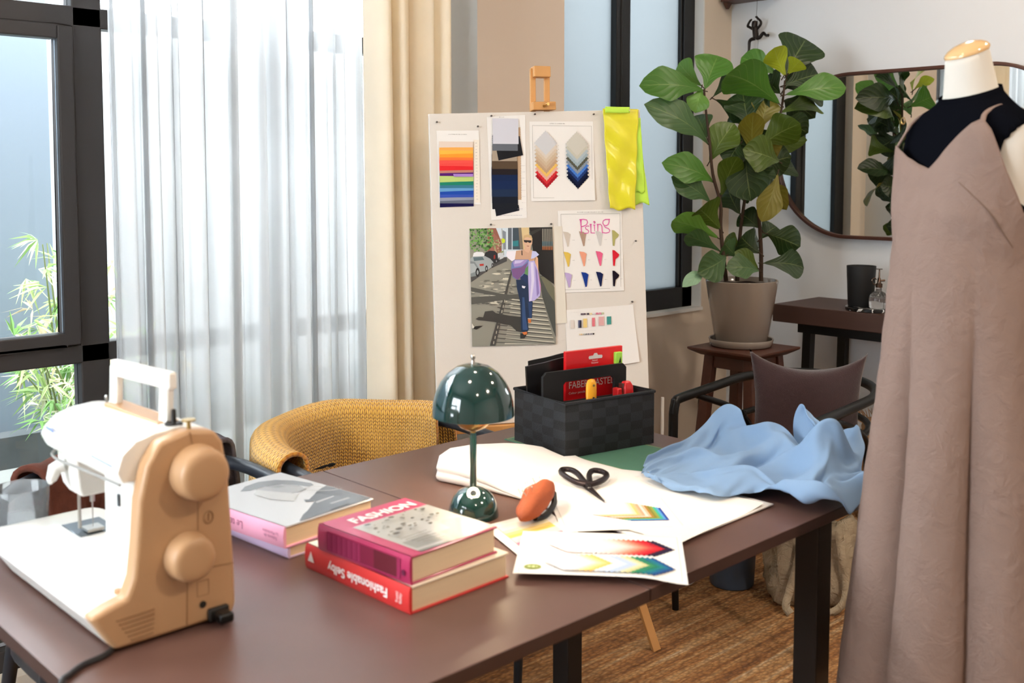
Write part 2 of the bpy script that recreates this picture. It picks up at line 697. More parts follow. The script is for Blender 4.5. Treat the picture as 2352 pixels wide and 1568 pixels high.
# rug
m_rug, nt, pb, out = new_mat('woven_jute')
tc = N(nt, 'ShaderNodeTexCoord')
mp = N(nt, 'ShaderNodeMapping')
mp.inputs['Scale'].default_value = (0.6, 17, 1)
nt.links.new(tc.outputs['Object'], mp.inputs[0])
n1 = N(nt, 'ShaderNodeTexNoise')
n1.inputs['Scale'].default_value = 1.6
n1.inputs['Detail'].default_value = 5
n1.inputs['Roughness'].default_value = 0.7
nt.links.new(mp.outputs[0], n1.inputs['Vector'])
mp2 = N(nt, 'ShaderNodeMapping')
mp2.inputs['Scale'].default_value = (62, 105, 1)
nt.links.new(tc.outputs['Object'], mp2.inputs[0])
vo = N(nt, 'ShaderNodeTexVoronoi')
vo.inputs['Scale'].default_value = 1.0
nt.links.new(mp2.outputs[0], vo.inputs['Vector'])
cr = N(nt, 'ShaderNodeValToRGB')
e = cr.color_ramp.elements
e[0].position, e[0].color = 0.32, hx('#7c5029')
e[1].position, e[1].color = 0.70, hx('#dfc7a6')
k = cr.color_ramp.elements.new(0.47)
k.color = hx('#ab7744')
k = cr.color_ramp.elements.new(0.58)
k.color = hx('#c69a66')
nt.links.new(n1.outputs['Fac'], cr.inputs[0])
mul = N(nt, 'ShaderNodeMix', data_type='RGBA', blend_type='MULTIPLY')
mul.inputs[0].default_value = 0.75
cr2 = N(nt, 'ShaderNodeValToRGB')
cr2.color_ramp.elements[0].position = 0.0
cr2.color_ramp.elements[0].color = (1.15, 1.1, 1.05, 1)
cr2.color_ramp.elements[1].position = 0.75
cr2.color_ramp.elements[1].color = (0.35, 0.3, 0.26, 1)
nt.links.new(vo.outputs['Distance'], cr2.inputs[0])
nt.links.new(cr.outputs[0], mul.inputs[6])
nt.links.new(cr2.outputs[0], mul.inputs[7])
nt.links.new(mul.outputs[2], pb.inputs['Base Color'])
pb.inputs['Roughness'].default_value = 0.9
bp = N(nt, 'ShaderNodeBump')
bp.invert = True
bp.inputs['Strength'].default_value = 0.9
bp.inputs['Distance'].default_value = 0.006
nt.links.new(vo.outputs['Distance'], bp.inputs['Height'])
nt.links.new(bp.outputs[0], pb.inputs['Normal'])
rug = MB().bx(-0.6, 4.05, -0.6, 2.45, -0.012, 0.0).build('jute_rug', m_rug)
tag(rug, 'brown woven jute rug with pale streaks covering the floor under the table', 'rug')

# ceiling lamps (housings of the lights set at the top)
for x, y, watt in CEIL:
    o = thing('ceiling_lamp', 'white round recessed ceiling lamp', 'lamp', (x, y, ZC), 'recessed ceiling lamps')
    MB().lathe([(0.085, 0), (0.105, 0.0), (0.105, -0.012), (0.085, -0.012)], (x, y, ZC), 24).build('trim_ring', m_white, o)
# ================================================================ curtains
m_sheer = cloth_mat('white_voile', '#e6e8ea', transp=0.15, transl=0.68, bump=0)
m_creamc = cloth_mat('cream_linen', '#f2e8d6', transp=0.0, transl=0.35, bump=0.1)


def sheer_fn(u, v):
    x = 1.118 + (1.925 - 1.118) * u
    z = 0.02 + (2.62 - 0.02) * v
    a = 9.5 * 2 * PI * u
    w = 0.022 * sin(a + 1.2 * sin(3.1 * u * PI)) + 0.016 * sin(2.3 * a + 1.0 + v * 0.8) + 0.01 * sin(4.1 * a + 0.4)
    w *= 0.75 + 0.35 * (1 - v)
    x += 0.016 * sin(a * 1.0 + 1.6) + 0.01 * (1 - v) * sin(5 * u + 2)
    return (x, 2.655 + w, z)


o = MB().grid(260, 14, sheer_fn).build('sheer_curtain', m_sheer, angle=180)
tag(o, 'sheer white voile curtain hanging in soft folds before the garden window', 'curtain')


def cream_fn(u, v):
    x = 1.865 + (2.165 - 1.865) * u
    z = 0.02 + (2.62 - 0.02) * v
    a = 4.6 * 2 * PI * u
    w = 0.045 * sin(a + 0.7 * sin(2 * PI * u)) + 0.014 * sin(2.1 * a + 2.0 + v)
    w *= 0.85 + 0.3 * (1 - v)
    x += 0.022 * sin(a + 1.7) + 0.012 * (1 - v) * sin(6 * u)
    return (x, 2.56 + w, z)


o = MB().grid(140, 12, cream_fn).build('linen_curtain', m_creamc, angle=180, solid=0.002)
tag(o, 'cream linen curtain gathered in deep folds beside the sheer white one', 'curtain')
# ================================================================ work table
TZ = 0.74
m_table = mat('dark_brown_laminate', '#5f443c', 0.36, var=0.10, vscale=14, bump=0.03, bscale=700, spec=0.45)
m_table_edge = mat('dark_brown_edge', '#3a241d', 0.5, var=0.15, vscale=8)
m_legd = mat('black_brown_legs', '#16100f', 0.55, var=0.15)

table = thing('work_table', 'long dark brown work table with two joined tops, strewn with books and cloth', 'table', (1.30, 1.50, 0))
for (x0, x1) in ((0.499, 1.2945), (1.2965, 2.102)):
    mb = MB().bx(x0, x1, 1.036, 1.965, TZ - 0.022, TZ)
    for i, f in enumerate(mb.f):
        zs = [mb.v[k][2] for k in f]
        if min(zs) < TZ - 0.001:
            mb.mi[i] = 1
    mb.build('tabletop', [m_table, m_table_edge], table, smooth=False, bevel=0.0015, segs=2)
for (x, y) in ((1.852, 1.072), (1.852, 1.74), (0.75, 1.072), (0.75, 1.74)):
    MB().box((x, y, (TZ - 0.022) / 2), (0.052, 0.052, TZ - 0.022)).build('leg', m_legd, table, bevel=0.003, segs=2, smooth=False)
for x in (1.852, 0.75):
    MB().bx(x - 0.02, x + 0.02, 1.098, 1.714, TZ - 0.062, TZ - 0.022).build('apron', m_legd, table, smooth=False)

# ================================================================ sewing machine
m_sm_white = mat('machine_white_enamel', '#eceae4', 0.28, var=0.015, coat=0.3)
m_sm_beige = mat('machine_warm_lit_beige', '#b48d67', 0.42, var=0.02)  # beige plastic, with warm lamp light on this end mixed into the colour
m_sm_line = mat('machine_seam', '#8b6644', 0.6, var=0)
m_sm_dark = mat('machine_dark_recess', '#17130f', 0.6, var=0)
m_sm_grey = mat('needle_plate_steel', '#6d7378', 0.3, 0.9)
m_sm_seam = mat('grey_seam', '#8f8d88', 0.5, var=0)
sm = thing('sewing_machine', 'cream and white sewing machine with beige handwheel end on the dark table', 'sewing machine', (0.66, 1.62, TZ))


def xz(u, v, t):
    return (u, t, v)


bed_prof = [(0.583, 0.744), (0.551, 0.792), (0.556, 0.801), (0.570, 0.804), (0.752, 0.804), (0.762, 0.800), (0.766, 0.744)]
rings = []
for (y, inset) in ((1.425, 0), (1.70, 0), (1.80, 0.0), (1.85, 0.012), (1.868, 0.03), (1.875, 0.055)):
    rings.append([(lerp(x, 0.665, inset * 4), y, z if z < 0.78 else z - inset * 0.05) for x, z in bed_prof])
MB().loft(rings).build('bed', m_sm_white, sm, angle=35, bevel=0.004)
panel = [(0.583, 0.744), (0.549, 0.797), (0.575, 0.806), (0.600, 0.812), (0.611, 0.838), (0.617, 0.884), (0.622, 0.945), (0.634, 0.992),
         (0.654, 1.022), (0.698, 1.033), (0.738, 1.026), (0.751, 1.008), (0.759, 0.962), (0.766, 0.815), (0.767, 0.760), (0.76, 0.744)]
end = MB().prism(panel, xz, 1.400, 1.430).build('end_cover', m_sm_beige, sm, angle=50, bevel=0.006)
# column
colp = [(0.632, 0.80), (0.632, 0.975), (0.757, 0.975), (0.757, 0.80)]
rings = []
for z, k in ((0.80, 0.012), (0.815, 0.003), (0.84, 0), (0.94, 0), (0.98, 0)):
    rings.append([(0.630 - k, 1.430, z), (0.757, 1.430, z), (0.757, 1.548 + k, z), (0.640 - k, 1.548 + k, z), (0.630 - k, 1.538 + k, z)])
MB().loft(rings).build('column', m_sm_white, sm, angle=35, bevel=0.004)
# arm: lofted along the machine, thicker lip on the operator's side
arm_prof = [(0.612, 0.966), (0.604, 0.982), (0.612, 1.006), (0.632, 1.022), (0.662, 1.030), (0.70, 1.033), (0.735, 1.027), (0.752, 1.008), (0.757, 0.966)]
rings = []
for (y, k, dz) in ((1.430, 0, 0), (1.50, 0, 0), (1.60, 0.0, -0.002), (1.68, 0.02, -0.004), (1.72, 0.05, -0.007), (1.745, 0.12, -0.011), (1.762, 0.28, -0.018), (1.77, 0.5, -0.026)):
    rings.append([(lerp(x, 0.685, k), y, max(0.955 if y > 1.6 else 0.966, z + (dz if z > 0.99 else 0) - k * 0.01)) for x, z in arm_prof])
arm = MB().loft(rings).build('arm', m_sm_white, sm, angle=50, sub=0, bevel=0.004)
mb = MB().tube(spline([(0.609, 1.432, 0.964), (0.606, 1.55, 0.962), (0.607, 1.66, 0.957), (0.625, 1.725, 0.953), (0.66, 1.758, 0.951)], 6), 0.0022, 6)
mb.build('cover_seam', m_sm_seam, arm)
# head with needle bar and presser foot
mb = MB()
rings = []
for z, k in ((0.885, 0.014), (0.90, 0.006), (0.925, 0.002), (0.965, 0)):
    rings.append([(0.634 + k, 1.655 + k, z), (0.742 - k, 1.655 + k, z), (0.742 - k, 1.745 - k, z), (0.655 + k, 1.752 - k, z), (0.634 + k, 1.735 - k, z)])
head = mb.loft(rings).build('head', m_sm_white, sm, angle=35, bevel=0.004)
MB().tube([(0.69, 1.735, 0.89), (0.69, 1.735, 0.855)], 0.004, 10).build('needle_bar', m_steel, head)
mb = MB().tube([(0.69, 1.735, 0.855), (0.69, 1.735, 0.812)], [0.0014, 0.0006], 6)
mb.build('needle', m_steel, head)
mb = MB().bx(0.676, 0.704, 1.722, 1.75, 0.8075, 0.812).tube([(0.672, 1.745, 0.888), (0.672, 1.745, 0.811)], 0.003, 8)
mb.build('presser_foot', m_steel, head)
mb = MB().tube([(0.63, 1.70, 0.935), (0.618, 1.702, 0.93), (0.612, 1.70, 0.915), (0.608, 1.695, 0.912)], [0.012, 0.011, 0.008, 0.004], 10)
mb.build('thread_lever', m_sm_white, head)
MB().bx(0.662, 0.727, 1.718, 1.80, 0.803, 0.8052).build('needle_plate', m_sm_grey, sm, bevel=0.001, segs=1)
# handle
mb = MB()
hp = [(0.700, 1.478, 1.028), (0.700, 1.472, 1.092), (0.700, 1.647, 1.086), (0.700, 1.655, 1.018)]
mb.bar(hp[0], (0.700, 1.471, 1.100), 0.026, 0.013, (1, 0, 0))
mb.bar(hp[3], (0.700, 1.648, 1.094), 0.026, 0.013, (1, 0, 0))
mb.bar((0.700, 1.452, 1.0965), (0.700, 1.655, 1.0905), 0.015, 0.026, (0, 0, 1))
mb.build('carry_handle', m_sm_white, sm, bevel=0.004)
MB().bx(0.683, 0.717, 1.47, 1.66, 1.022, 1.034).build('handle_well', m_sm_beige, sm, bevel=0.002)
# handwheel and stitch dial
RY = Matrix(((1, 0, 0), (0, 0, -1), (0, 1, 0)))     # lathe axis towards -y
MB().lathe([(0.0405, 0), (0.0405, 0.002), (0.039, 0.006), (0.038, 0.026), (0.036, 0.032), (0.031, 0.0355), (0.024, 0.0365), (0.0, 0.0368)], (0.706, 1.399, 0.972), 48, 0, RY).build('handwheel', m_sm_beige, sm, angle=50)
MB().lathe([(0.0355, 0), (0.0355, 0.002), (0.034, 0.005), (0.033, 0.020), (0.031, 0.0255), (0.026, 0.0285), (0.018, 0.029), (0.0, 0.029)], (0.690, 1.399, 0.852), 48, 0, RY).build('stitch_dial', m_sm_beige, sm, angle=50)
MB().tube([(0.725 + 0.007 * cos(a * PI / 10), 1.3993, 0.900 + 0.009 * sin(a * PI / 10)) for a in range(20)], 0.0010, 6, True).bar((0.725, 1.3993, 0.894), (0.725, 1.3993, 0.906), 0.0016, 0.0012).build('power_mark', m_sm_line, end)
for pa_, pz_ in (((0.699, 1.3995, 1.030), (0.703, 1.3995, 1.008)), ((0.709, 1.3995, 0.935), (0.708, 1.3995, 0.884)), ((0.690, 1.3995, 0.822), (0.688, 1.3995, 0.748)), ((0.716, 1.3995, 0.826), (0.764, 1.3995, 0.822))):
    MB().bar(pa_, pz_, 0.0012, 0.0012).build('panel_seam', m_sm_line, end, smooth=False)
for k in range(6):
    z = 0.789 - k * 0.0066
    x0 = 0.585 + k * 0.0040
    MB().bar((x0, 1.3993, z - 0.003), (0.640 - k * 0.0004, 1.3993, z - 0.0015), 0.0016, 0.0024).build('vent_slot', m_sm_line, end, smooth=False, bevel=0.0006, segs=1)
MB().lathe([(0.005, 0), (0.005, 0.002), (0.0032, 0.002)], (0.713, 1.3995, 0.773), 16, 0, RY).build('jack_hole', m_sm_dark, end)
mb = MB().tube([(0.714 + dx, 1.3995, 0.797 + dz) for dx, dz in ((-.009, -.011), (.009, -.011), (.009, .011), (-.009, .011))], 0.0006, 4, True)
mb.build('rating_plate', m_sm_line, end)
mb = MB().bx(0.720, 0.752, 1.392, 1.401, 0.7445, 0.764)
so = mb.build('power_socket', m_sm_dark, sm, bevel=0.003)
MB().box((0.736, 1.380, 0.754), (0.022, 0.024, 0.015)).build('plug', m_black_metal, so, bevel=0.004)
# spool pins, winder, thread guide, lamp slot
mb = MB().lathe([(0.013, 0), (0.013, 0.003), (0.004, 0.003), (0.0035, 0.022), (0.002, 0.023)], (0.700, 1.452, 1.032), 16)
mb.build('bobbin_winder', m_sm_dark, sm)
mb = MB().lathe([(0.003, 0), (0.003, 0.012), (0.010, 0.013), (0.010, 0.0155), (0.0, 0.016)], (0.705, 1.415, 1.030), 16)
mb.build('spool_pin', m_brass, sm)
mb = MB().tube(spline([(0.692, 1.665, 1.024), (0.69, 1.668, 1.038), (0.695, 1.68, 1.040), (0.70, 1.69, 1.030)], 4), 0.0022, 6)
mb.build('thread_guide', m_steel, sm)
mb = MB().tube([(0.6288, 1.485, 0.918), (0.6288, 1.485, 0.936)], 0.0042, 10, flat=0.6)
mb.build('foot_button', m_sm_grey, sm)
mb = MB().lathe([(0.006, 0), (0.006, 0.006), (0.003, 0.007)], (0.610, 1.45, 0.803), 12)
mb.build('bed_catch', m_sm_beige, sm)
m_blue_mark = mat('blue_mark', '#7e90c4', 0.5, var=0)
mb = MB()
mb.bar((0.6066, 1.70, 1.0005), (0.6066, 1.672, 0.9985), 0.0012, 0.005)
mb.build('blue_badge', m_blue_mark, arm, smooth=False)
MB().bar((0.6045, 1.52, 0.990), (0.6045, 1.448, 0.988), 0.001, 0.0022).build('blue_stripe', m_blue_mark, arm, smooth=False)

# power cable
m_cable = mat('dark_cable', '#1b1a1c', 0.5, var=0.05)
pts = spline([(0.66, 1.47, 0.7445), (0.60, 1.43, 0.7445), (0.572, 1.40, 0.7445), (0.535, 1.39, 0.7445), (0.512, 1.375, 0.7445), (0.494, 1.36, 0.7435), (0.488, 1.352, 0.715), (0.487, 1.35, 0.6)], 8)
o = MB().tube(pts, 0.0042, 8).build('power_cable', m_cable, None)
tag(o, 'dark power cable running from under the sewing machine over the table edge', 'cable')

# drinking glass at the far corner behind the machine
m_glass, nt, pb, out = new_mat('clear_glass')
pb.inputs['Transmission Weight'].default_value = 1.0
pb.inputs['Roughness'].default_value = 0.02
pb.inputs['IOR'].default_value = 1.45
m_thin = cloth_mat('misted_glass', '#e4eaee', transp=0.72, transl=0.5, bump=0)
pn = m_thin.node_tree
gg = N(pn, 'ShaderNodeBsdfGlossy')
gg.inputs['Roughness'].default_value = 0.04
fz = N(pn, 'ShaderNodeFresnel')
fz.inputs[0].default_value = 1.4
mz = N(pn, 'ShaderNodeMixShader')
oz = pn.nodes['Material Output']
pn.links.new(fz.outputs[0], mz.inputs[0])
pn.links.new(oz.inputs[0].links[0].from_socket, mz.inputs[1])
pn.links.new(gg.outputs[0], mz.inputs[2])
pn.links.new(mz.outputs[0], oz.inputs[0])
m_water = cloth_mat('melting_ice_water', '#e8eef2', transp=0.35, transl=0.5, bump=0)
gl = thing('drinking_glass', 'clear drinking glass with water behind the sewing machine bed', 'glass', (0.637, 1.9165, TZ))
MB().lathe([(0.0, 0.0005), (0.038, 0.0005), (0.040, 0.003), (0.047, 0.110), (0.0462, 0.1115), (0.0448, 0.110), (0.038, 0.008), (0.0, 0.007)], (0.637, 1.9165, TZ), 40).build('tumbler', m_thin, gl, angle=60)
MB().lathe([(0.0, 0.0085), (0.0372, 0.0085), (0.0412, 0.056), (0.0, 0.057)], (0.637, 1.9165, TZ), 40).build('water', m_water, gl, angle=60)

# ================================================================ books


def book(name, label, A, ang, w, l, z0, h, cover, spine, page=m_page, cov_t=0.003, over=0.004, group=None):
    """A = corner at spine end nearest the camera; ang = heading of the width (away from the spine)
    w runs from spine to fore edge, l along the spine"""
    u = Vector((cos(ang), sin(ang), 0))
    v = Vector((-sin(ang), cos(ang), 0))
    A = Vector((A[0], A[1], 0))
    root = thing(name, label, 'book', (A.x + u.x * w / 2 + v.x * l / 2, A.y + u.y * w / 2 + v.y * l / 2, z0), group)
    R = Matrix.Rotation(ang, 3, 'Z')

    def P(a, b, z):
        p = A + u * a + v * b
        return (p.x, p.y, z)

    def slab(mb, a0, a1, b0, b1, za, zb):
        mb.box(P((a0 + a1) / 2, (b0 + b1) / 2, (za + zb) / 2), (a1 - a0, b1 - b0, zb - za), 0, R)
        return mb
    slab(MB(), cov_t, w - over, over, l - over, z0 + cov_t, z0 + h - cov_t).build('pages', page, root, smooth=False)
    mb = slab(MB(), 0, w, 0, l, z0, z0 + cov_t)
    mb.build('back_cover', spine, root, smooth=False, bevel=0.0006, segs=1)
    fc = slab(MB(), 0, w, 0, l, z0 + h - cov_t, z0 + h).build('front_cover', cover, root, smooth=False, bevel=0.0006, segs=1)
    mb = MB()
    prof = [(0.0, z0), (cov_t, z0), (cov_t, z0 + h), (0.0, z0 + h), (-0.0025, z0 + h * 0.85), (-0.0035, z0 + h * 0.5), (-0.0025, z0 + h * 0.15)]
    mb.loft([[P(a, 0, z) for a, z in prof], [P(a, l, z) for a, z in prof]])
    sp = mb.build('spine', spine, root, smooth=True, angle=50)
    top = Vector(P(0, 0, z0 + h))
    return root, fc, sp, u, v, top, P


m_pink_cloth = mat('magenta_cover', '#a82a55', 0.4, var=0.05, coat=0.2)
m_red_cover = mat('red_cover', '#c62f2d', 0.45, var=0.05)
m_cream_cover = mat('cream_cover', '#e6d9c4', 0.5, var=0.03, coat=0.2)
m_pale_pink = mat('pale_pink_cover', '#e8a3bd', 0.5, var=0.03)
m_lav = mat('lavender_cover', '#d9c3e2', 0.5, var=0.03)
m_grey_cover = mat('pale_grey_cover', '#b3b5b8', 0.35, var=0.02, coat=0.25)
m_white_ink = mat('white_ink', '#efe6e2', 0.6, var=0)
m_dark_pink = mat('dark_pink_ink', '#8f5068', 0.6, var=0)

# the red book and the magenta one on it
root, fc, sp, u, v, top, P = book('fashion_book', 'thick red and cream book under the magenta one, spine lettered in white', (0.957, 1.221), math.radians(1.5), 0.208, 0.272, TZ, 0.042, m_cream_cover, m_red_cover)
mid = Vector(P(-0.0038, 0.13, TZ + 0.021))
text('spine_title', 'Fashionable Selby', Vector(P(-0.0037, 0.128, TZ + 0.0205)), v * 1.0, (0, 0, -1), 0.021, m_white_ink, sp, width=0.155, lift=0.0004, bold=0.02)
text('spine_author', 'Todd\nSelby', Vector(P(-0.0034, 0.024, TZ + 0.0205)), (0, 0, 1), v, 0.008, m_white_ink, sp, lift=0.0004)
# white triangle mark at the other end of the spine
decal('spine_mark', P(-0.0040, 0.262, TZ + 0.010), -v, (0, 0, 1), [('#efe6e2', [(0.0, 0.006), (0.018, 0.006), (0.009, 0.024)])], m_print, sp, lift=0.0006)

root, fc, sp, u, v, top, P = book('fashion_book', 'thick magenta book titled FASHION with a black and white cover picture', (0.962, 1.226), math.radians(3.5), 0.188, 0.226, TZ + 0.0422, 0.044, m_pink_cloth, m_pink_cloth)
zt = TZ + 0.0422 + 0.044
polys = [('#d9d6d0', rect(0.024, 0.004, 0.187, 0.168))]
prng = random.Random(3)
polys += [('#c4c2bd', [(0.10, 0.004), (0.187, 0.004), (0.187, 0.075), (0.15, 0.09), (0.11, 0.06)]), ('#b4b2ae', rect(0.03, 0.02, 0.085, 0.055)), ('#e6e4df', [(0.085, 0.05), (0.13, 0.05), (0.14, 0.11), (0.09, 0.12)]),
          ('#8c8b88', [(0.024, 0.004), (0.09, 0.004), (0.085, 0.009), (0.024, 0.012)])]
for k in range(34):
    a, b = prng.uniform(0.03, 0.17), prng.uniform(0.085, 0.162)
    s = prng.uniform(0.0015, 0.006)
    polys.append((prng.choice(['#3c3a3a', '#55524f', '#2e2b2b', '#6d6a67']), [(a + s * cos(t) * prng.uniform(.5, 1.4), b + s * sin(t) * prng.uniform(.3, .8)) for t in [i * PI / 4 for i in range(8)]]))
for a, b, ra, rb in ((0.040, 0.150, 0.007, 0.004), (0.045, 0.085, 0.007, 0.004), (0.062, 0.098, 0.007, 0.0045), (0.090, 0.150, 0.006, 0.004)):
    polys.append(('#3a3838', ell(a, b, ra, rb, 12)))
for k in range(5):
    polys.append(('#5c5956', [(0.03 + k * 0.004, 0.060 - k * 0.009), (0.088, 0.062 - k * 0.011), (0.088, 0.0605 - k * 0.011), (0.03 + k * 0.004, 0.0585 - k * 0.009)]))
decal('cover_picture', P(0, 0, zt), u, v, polys, m_cover_print, fc)
text('cover_title', 'FASHION', P(0.107, 0.190, zt), u, v, 0.034, m_white_ink, fc, width=0.135, bold=0.03, lift=0.0008)
sb = [('#8e1f49', rect(0.02, 0.006, 0.20, 0.038)), ('#5c1020', rect(0.028, 0.007, 0.082, 0.037)), ('#7a1838', rect(0.082, 0.007, 0.115, 0.037))]
for k in range(22):
    sb.append((['#a83b66', '#7d1b42', '#96335a'][k % 3], rect(0.118 + k * 0.0042, 0.008, 0.1195 + k * 0.0042, 0.036)))
sb.append(('#5a0f33', ell(0.012, 0.018, 0.004, 0.005, 12)))
decal('spine_pattern', P(-0.0036, 0, TZ + 0.0422), v, (0, 0, 1), [(c, [(a, b) for a, b in pp]) for c, pp in sb], m_print, sp, lift=-0.0006, step=-0.00005)

# lavender book with the pale grey portrait book on it
root, fc, sp, u, v, top, P = book('fashion_book', 'thin lavender book under the grey portrait book', (0.950, 1.548), math.radians(4), 0.20, 0.268, TZ, 0.022, m_lav, m_lav)
root, fc, sp, u, v, top, P = book('fashion_book', 'grey book with a black and white hat portrait and pink spine', (0.938, 1.541), math.radians(7), 0.206, 0.272, TZ + 0.0222, 0.038, m_grey_cover, m_pale_pink)
zt = TZ + 0.0222 + 0.038
polys = []
hat = [(0.075, 0.225), (0.10, 0.245), (0.135, 0.25), (0.165, 0.235), (0.185, 0.205), (0.196, 0.165), (0.19, 0.150), (0.178, 0.150), (0.170, 0.175), (0.155, 0.20), (0.125, 0.215), (0.09, 0.215)]
polys.append(('#8d9096', [(a, b) for a, b in hat]))
polys.append(('#c3c5c9', [(0.10, 0.212), (0.13, 0.212), (0.158, 0.196), (0.17, 0.17), (0.165, 0.14), (0.14, 0.135), (0.12, 0.155), (0.105, 0.18)]))
polys.append(('#a6a8ad', [(0.125, 0.205), (0.145, 0.20), (0.150, 0.185), (0.135, 0.188)]))
polys.append(('#e9eaeb', [(0.08, 0.19), (0.10, 0.21), (0.118, 0.165), (0.135, 0.13), (0.10, 0.10), (0.08, 0.14)]))
dress = [(0.006, 0.006), (0.204, 0.006), (0.204, 0.14), (0.19, 0.112), (0.17, 0.098), (0.15, 0.086), (0.135, 0.078), (0.118, 0.082), (0.10, 0.070), (0.075, 0.050), (0.045, 0.030), (0.02, 0.018)]
polys.append(('#5a5c60', [(0.035, 0.004), (0.203, 0.004), (0.203, 0.128), (0.185, 0.122), (0.165, 0.112), (0.145, 0.098), (0.125, 0.086), (0.118, 0.092), (0.112, 0.080), (0.125, 0.070), (0.105, 0.055), (0.085, 0.040), (0.06, 0.025)]))
polys.append(('#c9cacc', [(0.120, 0.058), (0.165, 0.062), (0.168, 0.068), (0.122, 0.066)]))
for k in range(26):
    t = k / 25
    polys.append(('#dcdcdc', ell(0.150 + 0.046 * t, 0.148 - 0.072 * t - 0.016 * sin(PI * t), 0.0016, 0.0016, 6)))
    polys.append(('#dcdcdc', ell(0.146 + 0.052 * t, 0.140 - 0.055 * t + 0.022 * sin(PI * t), 0.0016, 0.0016, 6)))
polys.append(('#b9bbbd', rect(0.120, 0.018, 0.165, 0.024)))
decal('cover_portrait', P(0, 0, zt), u, v, polys, m_cover_print, fc)
text('spine_title', 'Le temps Chanel', P(-0.0036, 0.175, TZ + 0.0222 + 0.019), v, (0, 0, -1), 0.020, m_dark_pink, sp, width=0.125, lift=0.0006)
text('spine_publisher', 'Éditions de\nLa Martinière', P(-0.0036, 0.034, TZ + 0.0222 + 0.019), v, (0, 0, -1), 0.008, m_dark_pink, sp, width=0.042, lift=0.0006)

# ================================================================ table lamp
m_green = mat('dark_green_enamel', '#0b3230', 0.10, var=0.03, coat=1.0)
m_green_in = mat('white_enamel_inside', '#e9e4d8', 0.4, var=0)
LX, LY = 1.332, 1.502
lamp = thing('table_lamp', 'dark green glossy table lamp with domed shade on a domed base', 'lamp', (LX, LY, TZ))
base_prof = [(0.049, 0.0), (0.049, 0.004), (0.0478, 0.014), (0.0445, 0.026), (0.038, 0.039), (0.028, 0.049), (0.016, 0.055), (0.007, 0.0575)]
MB().lathe(base_prof, (LX, LY, TZ), 64).build('base', m_green, lamp, angle=50)
MB().lathe([(0.0068, 0.056), (0.0062, 0.10), (0.0066, 0.155), (0.0058, 0.163)], (LX, LY, TZ), 24).build('stem', m_green, lamp, angle=50)
MB().lathe([(0.0055, 0.160), (0.0055, 0.166), (0.012, 0.168), (0.025, 0.174), (0.034, 0.183), (0.0385, 0.196), (0.0375, 0.197), (0.020, 0.190), (0.0, 0.188)], (LX, LY, TZ), 40).build('reflector', m_brass, lamp, angle=50)
sh = [(0.0795, 0.197), (0.0792, 0.204), (0.0772, 0.222), (0.072, 0.242), (0.0625, 0.262), (0.049, 0.279), (0.032, 0.291), (0.014, 0.2965), (0.004, 0.297)]
inner = [(r - 0.0016 if r > 0.003 else 0.0, z - 0.0016) for r, z in sh]
inner[-1] = (0.0, 0.2954)
inner[0] = (0.0779, 0.197)
mb = MB().lathe(sh, (LX, LY, TZ), 72, 0, caps=False)
mb.lathe(inner, (LX, LY, TZ), 72, 1, caps=False)
mb.lathe([(0.0779, 0.197), (0.0795, 0.197)], (LX, LY, TZ), 72, 0, caps=False)
mb.lathe([(0.0, 0.297), (0.004, 0.297)], (LX, LY, TZ), 72, 0, caps=False)
shade = mb.build('lamp_shade', [m_green, m_green_in], lamp, angle=50)
MB().lathe([(0.004, 0.296), (0.0035, 0.302), (0.0026, 0.304), (0.0045, 0.3075), (0.0048, 0.311), (0.003, 0.3145), (0.0, 0.3155)], (LX, LY, TZ), 16).build('finial', m_steel, shade, angle=60)
m_bulb, nt, pb, out = new_mat('lit_bulb')
pb.inputs['Emission Color'].default_value = (1.0, 0.82, 0.58, 1)
pb.inputs['Emission Strength'].default_value = 200
bulb = MB().lathe([(0.0, 0.224), (0.012, 0.225), (0.022, 0.234), (0.025, 0.245), (0.021, 0.257), (0.010, 0.266), (0.0, 0.267)], (LX, LY, TZ), 24).build('bulb', m_bulb, lamp, angle=60)
# lit ring switch on the flank of the base facing the room
cd = Vector((-0.62, -0.70, 0.62)).normalized()
ring_c = Vector((LX, LY, TZ)) + Vector((-0.0255 * 0.66, -0.0255 * 0.75, 0.0512))
zx = cd
xx = Vector((0, 0, 1)).cross(zx).normalized()
yy = zx.cross(xx)
Rr = Matrix((xx, yy, zx)).transposed()
m_ring, nt, pb, out = new_mat('lit_ring')
pb.inputs['Base Color'].default_value = (1, 0.95, 0.85, 1)
pb.inputs['Emission Color'].default_value = (1, 0.93, 0.80, 1)
pb.inputs['Emission Strength'].default_value = 1.0
MB().lathe([(0.0060, -0.004), (0.0060, 0.0012), (0.0085, 0.0024), (0.0125, 0.0010), (0.0130, -0.006)], ring_c, 32, 0, Rr, caps=False).build('switch_ring', m_ring, lamp, angle=60)
MB().lathe([(0.0, 0.0004), (0.0062, 0.0)], ring_c, 20, 0, Rr, caps=False).build('switch_button', m_sm_grey, lamp)
m_gold = mat('gold_line', '#b99a62', 0.35, 0.8, var=0)


def on_dome(prof, az, z):
    for (r0, z0), (r1, z1) in zip(prof, prof[1:]):
        if z0 <= z <= z1:
            r = lerp(r0, r1, (z - z0) / (z1 - z0 + 1e-9))
            return (LX + (r + 0.0003) * cos(az), LY + (r + 0.0003) * sin(az), TZ + z)
    return (LX, LY, TZ + z)


